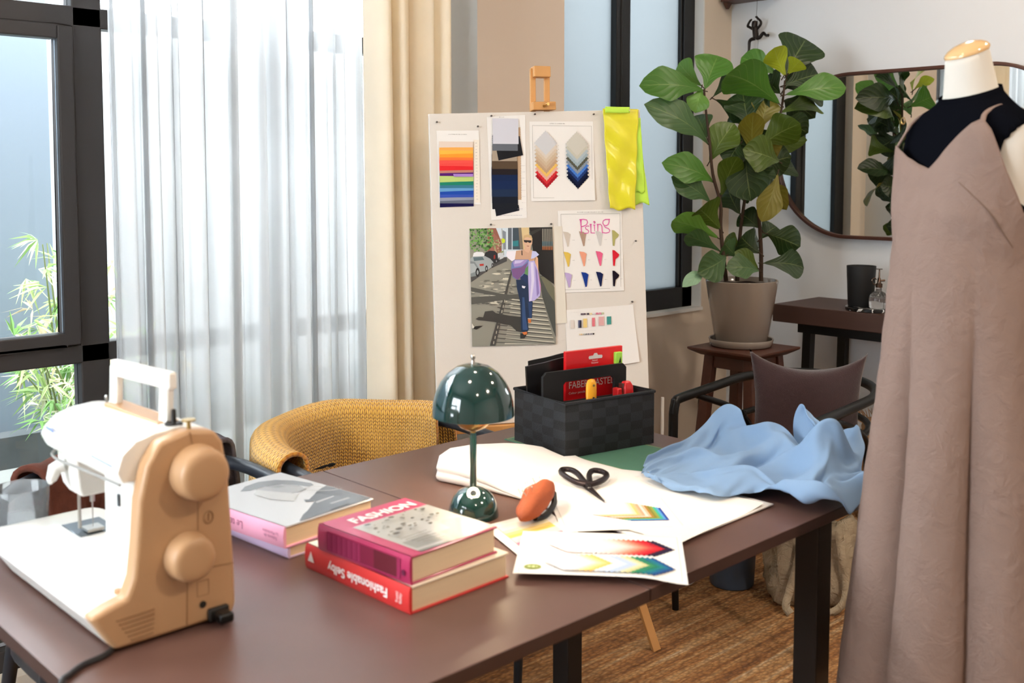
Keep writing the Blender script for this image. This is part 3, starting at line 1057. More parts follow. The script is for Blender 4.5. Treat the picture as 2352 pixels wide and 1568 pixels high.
# ================================================================ cloth, cards and tools on the table
m_mat_green = mat('green_cutting_mat', '#4d7a66', 0.6, var=0.08, vscale=30)
cm = thing('cutting_mat', 'green cutting mat lying under the black woven basket', 'cutting mat', (1.88, 1.675, TZ))
MB().bx(1.775, 1.99, 1.455, 1.885, TZ + 0.0003, TZ + 0.0023).build('sheet', m_mat_green, cm, smooth=False)
gp = []
for k in range(22):
    gp.append(('#86a78a', rect(0.005 + k * 0.00975, 0.004, 0.0055 + k * 0.00975, 0.426)))
gp += [('#b8b678', rect(0.004, 0.004, 0.0055, 0.426)), ('#b8b678', rect(0.004, 0.424, 0.211, 0.426)), ('#b8b678', rect(0.209, 0.004, 0.211, 0.426))]
decal('grid_lines', (1.775, 1.455, TZ + 0.0023), (1, 0, 0), (0, 1, 0), gp, m_print, cm, lift=0.00005, step=0.00001)

m_white_cloth = cloth_mat('white_cotton', '#f4f0ec', transl=0.12, bump=0.15, weave=1200)


def cl_outline(n_side=10):
    pts = []
    ctr = [(1.452, 1.128), (1.80, 1.132), (1.80, 1.44), (1.771, 1.50), (1.769, 1.64), (1.735, 1.645), (1.715, 1.70), (1.66, 1.735), (1.575, 1.79), (1.52, 1.800), (1.475, 1.775), (1.425, 1.722), (1.432, 1.69), (1.452, 1.60), (1.465, 1.50), (1.458, 1.30)]
    m = len(ctr)
    for i in range(m):
        a, b = ctr[i], ctr[(i + 1) % m]
        for k in range(n_side):
            t = k / n_side
            pts.append((lerp(a[0], b[0], t), lerp(a[1], b[1], t)))
    return pts


OUT = cl_outline()
CX, CY = 1.61, 1.44


def cl_s(x, y):
    # the folded end near the lamp is thick, the spread part thin
    d = (y - 1.44) + (1.50 - x) * 0.35
    return 0.07 + 0.93 * smoothstep(0.06, 0.27, d)


rings = []
for (off, zz) in ((-0.004, 0.0), (0.002, 0.004), (0.004, 0.010), (0.002, 0.016), (-0.004, 0.0185), (0.000, 0.022), (0.003, 0.028), (0.001, 0.035), (-0.006, 0.040), (-0.016, 0.0425)):
    ring = []
    for x, y in OUT:
        s = cl_s(x, y)
        dx, dy = x - CX, y - CY
        L = math.hypot(dx, dy)
        o_ = off * s
        ring.append((x + dx / L * o_, y + dy / L * o_, TZ + 0.0026 + zz * s))
    rings.append(ring)
for k in (0.85, 0.68, 0.5, 0.32, 0.15, 0.02):
    ring = []
    for x, y in OUT:
        xx_, yy_ = lerp(CX, x, k), lerp(CY, y, k)
        s = cl_s(xx_, yy_)
        w = 0.0016 * sin(40 * xx_ + 18 * yy_) * sin(23 * yy_ - 9 * xx_) * (1 - smoothstep(0.8, 1, k))
        ring.append((xx_, yy_, TZ + 0.0026 + 0.0425 * s + w))
    rings.append(ring)
o = MB().loft(rings).build('folded_cloth', m_white_cloth, None, angle=70)
tag(o, 'folded white cotton cloth spread across the table beneath the scissors', 'cloth')

m_tissue = mat('thin_pattern_paper', '#efe9e0', 0.8, var=0.02)


def sheet_fn(O, u, v, a, b, z, warp):
    def f(s, t):
        x, y = O[0] + u[0] * a * s + v[0] * b * t, O[1] + u[1] * a * s + v[1] * b * t
        return (x, y, z + warp(s, t))
    return f


o = MB().grid(16, 16, sheet_fn((1.475, 1.118), (0.30, 0.02), (-0.02, 0.30), 1, 1, TZ + 0.0072,
                             lambda s, t: 0.0012 * sin(7 * s + 3 * t) + 0.004 * (max(0, s - 0.75) * 4) ** 2 * (1 - t) * .8)).build('pattern_paper', m_tissue, None, angle=180)
tag(o, 'thin white pattern paper curling up by the blue cloth', 'paper')


def swatch_card(name, label, O, u, v, w, h, z, warp, sw, border=True, extra=(), curl=None, cat='swatch card'):
    """O corner, u along width, v along height; sw: list of (hex, polygon) swatches bottom first"""
    u, v = Vector((u[0], u[1], 0)).normalized(), Vector((v[0], v[1], 0)).normalized()
    root = thing(name, label, cat, (O[0] + u.x * w / 2 + v.x * h / 2, O[1] + u.y * w / 2 + v.y * h / 2, z))

    def P(a, b, dz=0.0):
        return (O[0] + u.x * a + v.x * b, O[1] + u.y * a + v.y * b, z + warp(a / w, b / h) + dz)
    MB().grid(16, 8, lambda s, t: P(s * w, t * h)).build('card', m_paper, root, angle=180)
    for i, (c, poly) in enumerate(sw):
        mb = MB()
        dz = 0.0008 + i * 0.00007
        top = [P(a, b, dz + 0.0001) for a, b in poly]
        bot = [P(a, b, dz - 0.0001) for a, b in poly]
        mb.face(top, 0, hx(c))
        k = len(poly)
        for j in range(k):
            mb.face([bot[j], bot[(j + 1) % k], top[(j + 1) % k], top[j]], 0, hx(c))
        mb.build('swatch', m_swatch, root, smooth=False)
    if border or extra:
        pol = []
        if border:
            e, t_ = 0.008, 0.0007
            pol += [rect(e, e, w - e, e + t_), rect(e, h - e - t_, w - e, h - e), rect(e, e, e + t_, h - e), rect(w - e - t_, e, w - e, h - e)]
        mb = MB()
        for pp in pol:
            # split long thin lines so that they follow the sheet
            (a0, b0), (a1, b1) = pp[0], pp[2]
            n = 12
            for k in range(n):
                if a1 - a0 > b1 - b0:
                    q = rect(lerp(a0, a1, k / n), b0, lerp(a0, a1, (k + 1) / n), b1)
                else:
                    q = rect(a0, lerp(b0, b1, k / n), a1, lerp(b0, b1, (k + 1) / n))
                mb.face([P(a, b, 0.0007) for a, b in q], 0, hx('#a8a49e'))
        for c, pp in extra:
            mb.face([P(a, b, 0.00075) for a, b in pp], 0, hx(c))
        if mb.f:
            mb.build('printed_lines', m_print, root, smooth=False, weld=False)
    return root, P, u, v


def diamond(a, b, r, n=7, amp=0.06):
    """pinking-sheared square standing on its corner"""
    c = [(a + r, b), (a, b + r), (a - r, b), (a, b - r)]
    out = []
    for k in range(4):
        p, q = c[k], c[(k + 1) % 4]
        for i in range(n * 2):
            t = i / (n * 2)
            x, y = lerp(p[0], q[0], t), lerp(p[1], q[1], t)
            if i % 2:
                x, y = lerp(x, a, amp), lerp(y, b, amp)
            out.append((x, y))
    return out


def pinked(x0, y0, x1, y1, n=10, m=6, amp=0.0012):
    out = []
    cs = [(x0, y0), (x1, y0), (x1, y1), (x0, y1)]
    for k in range(4):
        p, q = cs[k], cs[(k + 1) % 4]
        c = (n, m)[k % 2]
        L = math.hypot(q[0] - p[0], q[1] - p[1])
        nx, ny = -(q[1] - p[1]) / L, (q[0] - p[0]) / L
        for i in range(c * 2):
            t = i / (c * 2)
            s = amp if i % 2 else 0
            out.append((lerp(p[0], q[0], t) + nx * s, lerp(p[1], q[1], t) + ny * s))
    return out


# small card half hidden by the magenta book
sw = []
cols = ['#a3143f', '#c22a5a', '#d9829a', '#efc6cf', '#f3dcd2', '#f2c869', '#f6d98c', '#f4e7c2', '#f7f0e2']
for k, c in enumerate(cols):
    sw.append((c, rect(0.02, 0.030 + k * 0.013, 0.125, 0.055 + k * 0.013)))
swatch_card('swatch_card', 'small swatch card in pinks and yellows tucked between book and pincushion', (1.232, 1.262), (0.83, -0.10), (0.35, 0.94), 0.15, 0.185, TZ + 0.0035, lambda s, t: 0.0022 * s, sw, border=False)

# middle card with nested square swatches, lying on the white cloth
sw = []
cols = ['#2f4b9c', '#5a9ad0', '#43b191', '#8f9a4a', '#84803a', '#a67f3e', '#f0b89c', '#f6ddd0', '#f0a082', '#f2b48e', '#f5c07a', '#f7e2b2', '#f5ead2', '#e9e3ea']
for k, c in enumerate(cols):
    t = k / (len(cols) - 1)
    a, b = lerp(0.105, 0.028, t), lerp(0.05, 0.065, t)
    sw.append((c, pinked(a, b, a + 0.082, b + 0.082, 12, 12)))
sw = [(c, [(0.27 - y * 1.0, x) for x, y in [(q[0] - 0.0, q[1]) for q in p]]) for c, p in sw]
sw = []
for k, c in enumerate(cols):
    t = k / (len(cols) - 1)
    a, b = lerp(0.135, 0.070, t), lerp(0.045, 0.085, t)
    sw.append((c, pinked(a, b, a + 0.075, b + 0.075, 12, 12)))
swatch_card('swatch_card', 'swatch card with nested square samples from lilac to blue on white cloth', (1.372, 1.300), (0.79, -0.61), (0.61, 0.79), 0.235, 0.19, TZ + 0.0078, lambda s, t: 0.001 * sin(4 * s), sw, border=True)

# big card in front with two rows of chevrons
O1, U1, V1 = (1.160, 1.212), (0.652, -0.758), (0.758, 0.652)
sw = []
row = ['#2b2744', '#3a2236', '#c3202f', '#d2323a', '#dd4a46', '#e46a58', '#ec8a72', '#f0a490', '#f2bcae', '#f4cfc6', '#f3dcd6', '#f4e3de', '#f3e6e2', '#f2e8e4', '#f4ebe6', '#f4ede9', '#f3e4e4', '#f2dede']
for k, c in enumerate(row):
    sw.append((c, diamond(0.231 - k * 0.0085, 0.126, 0.037, 6)))
row = ['#2f4f86', '#2a6d8e', '#2b7f80', '#2d7a62', '#3f8a5a', '#c9c48e', '#d9d6ac', '#c2cdd6', '#b9c8e4', '#cbd6ea', '#d8e0ee', '#e6e6ea', '#f0c06e', '#f3cd86', '#f5dba8', '#f1dfd0', '#efe6e4', '#f1ecea']
for k, c in enumerate(row):
    sw.append((c, diamond(0.228 - k * 0.0085, 0.046, 0.037, 6)))
ex = [('#7d8a3c', ell(0.030, 0.028, 0.0145, 0.011, 24)), ('#b7bf8a', rect(0.022, 0.026, 0.027, 0.032)), ('#b7bf8a', rect(0.029, 0.024, 0.034, 0.033)), ('#b7bf8a', rect(0.036, 0.025, 0.038, 0.032)),
      ('#b9b4ad', rect(0.066, 0.012, 0.0666, 0.18))]
swatch_card('swatch_card', 'big swatch card with red and blue chevron rows and a green oval stamp', O1, U1, V1, 0.282, 0.192, TZ + 0.0125,
            lambda s, t: 0.0012 * sin(3 * s) - 0.010 * smoothstep(0.72, 1.0, s) * (1 - t) ** 2 * 0.9 + 0.004 * t, sw, border=True, extra=ex)

# scissors
m_scis = mat('blackened_steel', '#2b2224', 0.38, 0.7, var=0.1, vscale=60)
sc_t = thing('scissors', 'black tailor scissors lying open-handled on white cloth', 'scissors', (1.60, 1.45, TZ + 0.0125))
zS = TZ + 0.0125
tip, piv = Vector((1.545, 1.352, zS)), Vector((1.588, 1.432, zS + 0.001))


def blade(side, dz):
    ax = (tip - piv).normalized()
    nx = Vector((-ax.y, ax.x, 0))
    w = 0.008 * side
    a = piv - ax * 0.022
    poly = [a + nx * w * 0.2, a - nx * w * 0.8, piv - nx * w * 0.9, lerp(piv, tip, 0.5) - nx * w * 0.5, tip, lerp(piv, tip, 0.5) + nx * w * 0.35, piv + nx * w * 0.5]
    mb = MB()
    top = [Vector((p.x, p.y, zS + dz + 0.002)) for p in poly]
    bot = [Vector((p.x, p.y, zS + dz)) for p in poly]
    mb.loft([bot, top])
    return mb


blade(1, 0.0).build('blade', m_scis, sc_t, smooth=False, bevel=0.0004, segs=1)
blade(-1, 0.0022).build('blade', m_scis, sc_t, smooth=False, bevel=0.0004, segs=1)
MB().lathe([(0.0035, 0), (0.0035, 0.0052), (0.002, 0.006), (0, 0.006)], piv + Vector((0, 0, -0.001)), 12).build('pivot', m_steel, sc_t)


def bow(pts):
    c = spline(pts + [pts[0]], 6)[:-1]
    return c


b1 = [(1.600, 1.450), (1.612, 1.470), (1.632, 1.505), (1.640, 1.532), (1.630, 1.546), (1.612, 1.535), (1.598, 1.505), (1.594, 1.475)]
b2 = [(1.602, 1.447), (1.622, 1.462), (1.652, 1.490), (1.676, 1.500), (1.688, 1.486), (1.680, 1.465), (1.652, 1.450), (1.622, 1.444)]
for b in (b1, b2):
    pts = [Vector((x, y, zS + 0.0045 + 0.006 * smoothstep(1.45, 1.53, y))) for x, y in b]
    mb = MB().tube(bow(pts), 0.0062, 8, True)
    p0 = Vector((b[0][0], b[0][1], zS + 0.004))
    mb.tube([p0, piv + Vector((0, 0, 0.0025))], [0.005, 0.0042], 8)
    mb.build('finger_loop', m_scis, sc_t, angle=60)

# pincushion
m_leather = mat('rust_suede', '#8f4320', 0.75, var=0.2, vscale=40, bump=0.3, bscale=160)
pc = thing('pincushion', 'rust brown boat-shaped pincushion stuck with pins', 'pincushion', (1.405, 1.405, TZ + 0.008))
pa, pb_ = Vector((1.328, 1.366, TZ + 0.026)), Vector((1.487, 1.444, TZ + 0.044))
ax = (pb_ - pa).normalized()
sd = Vector((-ax.y, ax.x, 0)).normalized()
upv = Vector((0, 0, 1))
rings = []
for k in range(17):
    t = k / 16
    r = max(0.001, (4 * t * (1 - t)) ** 0.6)
    c = lerp(pa, pb_, t) + upv * (0.004 * sin(PI * t))
    ring = []
    for j in range(20):
        a = 2 * PI * j / 20
        wr = 1 + 0.06 * sin(5 * a + 9 * t) + 0.04 * sin(11 * t + 3 * a)
        ring.append(c + sd * (0.027 * r * cos(a) * wr) + upv * (0.024 * r * sin(a) * wr))
    rings.append(ring)
body = MB().loft(rings).build('cushion', m_leather, pc, angle=70)
mb = MB()
for k in range(12):
    t0, t1 = 0.12 + k * 0.065, 0.12 + (k + 1) * 0.065
    c = lerp(pa, pb_, (t0 + t1) / 2)
mb.tube(spline([lerp(pa, pb_, 0.25) + sd * -0.012 + upv * -0.014, lerp(pa, pb_, 0.45) + sd * -0.020 + upv * -0.024, lerp(pa, pb_, 0.75) + sd * -0.020 + upv * -0.024, lerp(pa, pb_, 0.93) + sd * -0.010 + upv * -0.014], 6), 0.006, 8, flat=1.0)
mb.build('wrist_strap', m_black_metal, pc)
for k in range(18):
    t = rng.uniform(0.25, 0.62)
    s0 = lerp(pa, pb_, t) + sd * rng.uniform(0.0, 0.02) + upv * 0.018
    d = Vector((rng.uniform(-.5, .1), rng.uniform(-.2, .5), rng.uniform(.5, 1))).normalized()
    mb = MB().tube([s0, s0 + d * 0.020], 0.0005, 4)
    mb.lathe([(0.0, -0.0014), (0.0014, 0.0), (0.0, 0.0014)], s0 + d * 0.020, 8)
    mb.build('pin', m_steel, pc)

# ================================================================ black woven basket and its contents
m_weave, nt, pb, out = new_mat('black_strap_weave')
tc = N(nt, 'ShaderNodeTexCoord')
ck = N(nt, 'ShaderNodeTexChecker')
ck.inputs['Scale'].default_value = 1.0
ck.inputs['Color1'].default_value = hx('#0a0b0d')
ck.inputs['Color2'].default_value = hx('#1c1e23')
nt.links.new(tc.outputs['UV'], ck.inputs['Vector'])
nz = N(nt, 'ShaderNodeTexNoise')
nz.inputs['Scale'].default_value = 400
nt.links.new(tc.outputs['Object'], nz.inputs['Vector'])
bp = N(nt, 'ShaderNodeBump')
bp.inputs['Strength'].default_value = 0.5
bp.inputs['Distance'].default_value = 0.002
ad = N(nt, 'ShaderNodeMath', operation='ADD')
nt.links.new(ck.outputs['Fac'], ad.inputs[0])
nt.links.new(nz.outputs['Fac'], ad.inputs[1])
nt.links.new(ad.outputs[0], bp.inputs['Height'])
nt.links.new(ck.outputs['Color'], pb.inputs['Base Color'])
nt.links.new(bp.outputs[0], pb.inputs['Normal'])
pb.inputs['Roughness'].default_value = 0.7
m_bask_in = mat('basket_lining', '#101012', 0.8, var=0.1)

BN, BU, BV = Vector((1.747, 1.651, 0)), Vector((0.983, -0.182, 0)), Vector((0.182, 0.983, 0))
BL_, BW_, BZ, BH = 0.268, 0.212, TZ + 0.0028, 0.128


def BP(a, b, z):
    p = BN + BU * a + BV * b
    return Vector((p.x, p.y, z))


bk = thing('storage_basket', 'black woven desk basket with a tall slotted divider on the cutting mat', 'basket', tuple(BP(BL_ / 2, BW_ / 2, BZ)))


def wall_uv(a0, b0, a1, b1, nu):
    mb = MB()
    nb = 7 if nu > 6 else 7

    def f(u, v):
        bul = 0.006 * sin(PI * v) * sin(PI * u)
        d = Vector((b1 - b0, -(a1 - a0)))
        L = d.length
        p = BP(lerp(a0, a1, u) + d.x / L * bul, lerp(b0, b1, u) + d.y / L * bul, BZ + BH * v)
        return p
    mb.grid(nu * 2, 10, f)
    for k in list(mb.uv):
        u, v = mb.uv[k]
        mb.uv[k] = (u * nu, v * 6)
    return mb


for (a0, b0, a1, b1, nu) in ((0, 0, BL_, 0, 7), (BL_, 0, BL_, BW_, 5), (BL_, BW_, 0, BW_, 7), (0, BW_, 0, 0, 5)):
    wall_uv(a0, b0, a1, b1, nu).build('side', m_weave, bk, angle=60, solid=-0.0)
mb = MB()
RB = Matrix((BU, BV, Vector((0, 0, 1)))).transposed()
mb.box(BP(BL_ / 2, BW_ / 2, BZ + 0.002), (BL_ - 0.004, BW_ - 0.004, 0.003), 0, RB)
for a in (0.004, BL_ - 0.004):
    mb.box(BP(a, BW_ / 2, BZ + BH / 2), (0.004, BW_, BH - 0.004), 0, RB)
for b in (0.004, BW_ - 0.004):
    mb.box(BP(BL_ / 2, b, BZ + BH / 2), (BL_, 0.004, BH - 0.004), 0, RB)
for a in (0.085, 0.172):
    mb.box(BP(a, 0.050, BZ + 0.055), (0.004, 0.092, 0.10), 0, RB)
mb.build('lining', m_bask_in, bk, smooth=False)
mb = MB().tube([BP(a, b, BZ + BH) for a, b in ((0, 0), (BL_, 0), (BL_, BW_), (0, BW_))], 0.0042, 8, True)
mb.build('rim', m_weave, bk)


def BPF(u, v, t):
    return BP(u, t, v)


# tall divider with a grip slot
mb = MB()
zt0, zt1 = BZ + 0.01, TZ + 0.186
outer = [(0.008, zt0), (0.262, zt0), (0.262, zt1 - 0.010), (0.252, zt1), (0.018, zt1), (0.008, zt1 - 0.010)]
slot = [(0.066, TZ + 0.110), (0.224, TZ + 0.110), (0.224, TZ + 0.150), (0.216, TZ + 0.158), (0.074, TZ + 0.158), (0.066, TZ + 0.150)]
for t in (0.100, 0.108):
    for k in range(6):
        k2 = (k + 1) % 6
        mb.face([BPF(*outer[k], t), BPF(*outer[k2], t), BPF(*slot[k2], t), BPF(*slot[k], t)])
for ringp in (outer, slot):
    for k in range(6):
        k2 = (k + 1) % 6
        mb.face([BPF(*ringp[k], 0.100), BPF(*ringp[k2], 0.100), BPF(*ringp[k2], 0.108), BPF(*ringp[k], 0.108)])
mb.build('divider', m_bask_in, bk, smooth=False)

m_red_card = mat('red_packet', '#d4171c', 0.35, var=0.02, coat=0.2)
m_red_plastic = mat('red_plastic', '#d82a2c', 0.3, var=0.02)
m_yellow_plastic = mat('yellow_plastic', '#f2a91f', 0.35, var=0.02)
m_lime_plastic = mat('lime_plastic', '#9bd24a', 0.35, var=0.02)
m_pouch = mat('black_glossy_pouch', '#131315', 0.28, var=0.2, vscale=20, bump=0.5, bscale=30)
pk = thing('pencil_packet', 'flat red pencil packet with white lettering standing behind the basket divider', 'packet', tuple(BP(0.185, 0.132, BZ + 0.006)))
RP = RB
MB().box(BP(0.185, 0.135, BZ + 0.006 + 0.108), (0.178, 0.010, 0.216), 0, RP).build('sleeve', m_red_card, pk, smooth=False, bevel=0.001, segs=1)
pf = 0.1295
text('brand_lettering', 'FABER-CASTELL', BP(0.180, pf, TZ + 0.140), BU, (0, 0, 1), 0.024, m_white_ink, pk, width=0.150, lift=0.0005)
text('small_print', 'Colour pencils', BP(0.13, pf, TZ + 0.121), BU, (0, 0, 1), 0.008, m_white_ink, pk, width=0.05, lift=0.0005)
text('small_print', 'Natural\nSharpener', BP(0.185, pf, TZ + 0.193), BU, (0, 0, 1), 0.006, m_white_ink, pk, width=0.022, lift=0.0005)
hang = [(-0.022, 0), (-0.020, 0.004), (-0.008, 0.0045), (-0.004, 0.010), (0.004, 0.010), (0.008, 0.0045), (0.020, 0.004), (0.022, 0), (0.020, -0.004), (-0.020, -0.004)]
decal('hang_hole', BP(0.187, pf, TZ + 0.204), BU, (0, 0, 1), [('#d6d2cf', hang)], m_print, pk, lift=0.0006)
MB().box(BP(0.256, 0.126, TZ + 0.196), (0.022, 0.010, 0.030), 0, RP).build('sharpener', m_lime_plastic, pk, bevel=0.002, segs=2)
decal('sharpener_slot', BP(0.256, 0.1208, TZ + 0.19), BU, (0, 0, 1), [('#22331c', [(-0.002, -0.006), (0.006, -0.006), (0.004, 0.010)])], m_print, pk, lift=0.0004)


def slab(name, label, cat, a0, a1, b, z0, z1, th, m, tilt=0.0, roll=0.0, edge=0.004):
    mb = MB()
    n = 12

    def f(s, t, side):
        a, z = lerp(a0, a1, s), lerp(z0, z1, t)
        bul = th * (0.35 + 0.65 * min(1, 6 * s * (1 - s)) * min(1, 6 * t * (1 - t)))
        return BP(a + roll * (z - z0), b + tilt * (z - z0) + side * bul / 2 + 0.002 * sin(9 * s + 7 * t), z + 0.012 * (s - .5) * (1 if t > .5 else 0))
    mb.grid(n, n, lambda s, t: f(s, t, 1))
    mb.grid(n, n, lambda s, t: f(s, t, -1))
    for i in range(n):
        for (p, q) in (((i / n, 0), ((i + 1) / n, 0)), ((i / n, 1), ((i + 1) / n, 1)), ((0, i / n), (0, (i + 1) / n)), ((1, i / n), (1, (i + 1) / n))):
            mb.face([f(*p, 1), f(*q, 1), f(*q, -1), f(*p, -1)])
    o = mb.build(name, m, None, angle=60)
    return tag(o, label, cat)


slab('black_pouch', 'crumpled black plastic pouch sticking up at the back of the basket', 'pouch', 0.008, 0.125, 0.168, BZ + 0.006, TZ + 0.198, 0.018, m_pouch, 0.0, -0.02)
slab('black_pouch', 'flat matt black pouch behind the crumpled one in the basket', 'pouch', 0.035, 0.16, 0.194, BZ + 0.006, TZ + 0.205, 0.010, m_bask_in, 0.0, -0.03)

ct = thing('utility_knife', 'yellow utility knife standing in the front of the basket', 'knife', tuple(BP(0.105, 0.03, BZ + 0.006)))
mb = MB()
rings = []
for t, w in ((0, 0.9), (0.5, 1), (0.80, 1.15), (0.93, 1.1), (0.985, 0.75), (1.0, 0.3)):
    c = BP(lerp(0.090, 0.117, t), lerp(0.02, 0.055, t), lerp(BZ + 0.006, TZ + 0.168, t))
    rings.append([c + BU * (0.0135 * w * cos(a)) + BV * (0.0075 * min(1, w) * sin(a)) for a in [2 * PI * j / 14 for j in range(14)]])
body = mb.loft(rings).build('knife_body', m_yellow_plastic, ct, angle=50)
c = BP(0.106, 0.0335, TZ + 0.112)
MB().box(c + Vector((0, 0, 0.004)), (0.0035, 0.004, 0.026), 0, RB @ Matrix.Rotation(0.2, 3, 'Y')).build('blade_slider', m_sm_dark, ct, smooth=False)
MB().lathe([(0.0028, 0), (0.0028, 0.002), (0, 0.0024)], BP(0.1145, 0.0425, TZ + 0.155), 10, 0, Matrix((BU, Vector((0, 0, 1)), -BV)).transposed()).build('end_screw', m_brass, ct)

st = thing('stapler', 'red stapler standing on end beside the yellow knife in the basket', 'stapler', tuple(BP(0.215, 0.06, BZ + 0.006)))
mb = MB()
rings = []
for t, w in ((0, 1), (0.75, 1), (0.92, 0.92), (1.0, 0.55)):
    z = lerp(BZ + 0.006, TZ + 0.150, t)
    rings.append([BP(0.232 + da * w, 0.062 + db * w, z) for da, db in ((-0.015, -0.013), (0.013, -0.013), (0.016, 0), (0.013, 0.013), (-0.015, 0.013))])
mb.loft(rings).build('upper_arm', m_red_plastic, st, bevel=0.003)
mb = MB().box(BP(0.203, 0.062, (BZ + 0.006 + TZ + 0.136) / 2), (0.014, 0.022, TZ + 0.136 - BZ - 0.006), 0, RB)
mb.build('lower_arm', m_red_plastic, st, bevel=0.003)
MB().box(BP(0.2155, 0.062, (BZ + 0.006 + TZ + 0.146) / 2), (0.0055, 0.014, TZ + 0.146 - BZ - 0.006), 0, RB).build('magazine', m_steel, st, smooth=False)

# ================================================================ light blue cloth heaped at the table corner
m_blue_cloth = cloth_mat('light_blue_cotton', '#8fabcb', transl=0.10, bump=0.12, weave=900, var=0.04)
near = [(1.727, 1.405), (1.700, 1.330), (1.688, 1.25), (1.690, 1.195), (1.725, 1.150), (1.765, 1.100), (1.785, 1.045), (1.81, 0.990), (1.87, 0.990), (1.95, 0.998), (2.04, 1.015), (2.11, 1.040)]
far = [(1.745, 1.425), (1.82, 1.47), (1.93, 1.50), (2.03, 1.525), (2.06, 1.49), (2.07, 1.44), (2.085, 1.38), (2.09, 1.33), (2.10, 1.28), (2.105, 1.24), (2.11, 1.20), (2.115, 1.15)]


def tab2(tab, u):
    k = u * (len(tab) - 1)
    i = min(int(k), len(tab) - 2)
    t = k - i
    if isinstance(tab[0], tuple):
        a, b = tab[i], tab[i + 1]
        p = tab[max(i - 1, 0)]
        q = tab[min(i + 2, len(tab) - 1)]
        return tuple(0.5 * (2 * a[j] + (b[j] - p[j]) * t + (2 * p[j] - 5 * a[j] + 4 * b[j] - q[j]) * t * t + (3 * a[j] - p[j] - 3 * b[j] + q[j]) * t ** 3) for j in range(2))
    return lerp(tab[i], tab[i + 1], t)


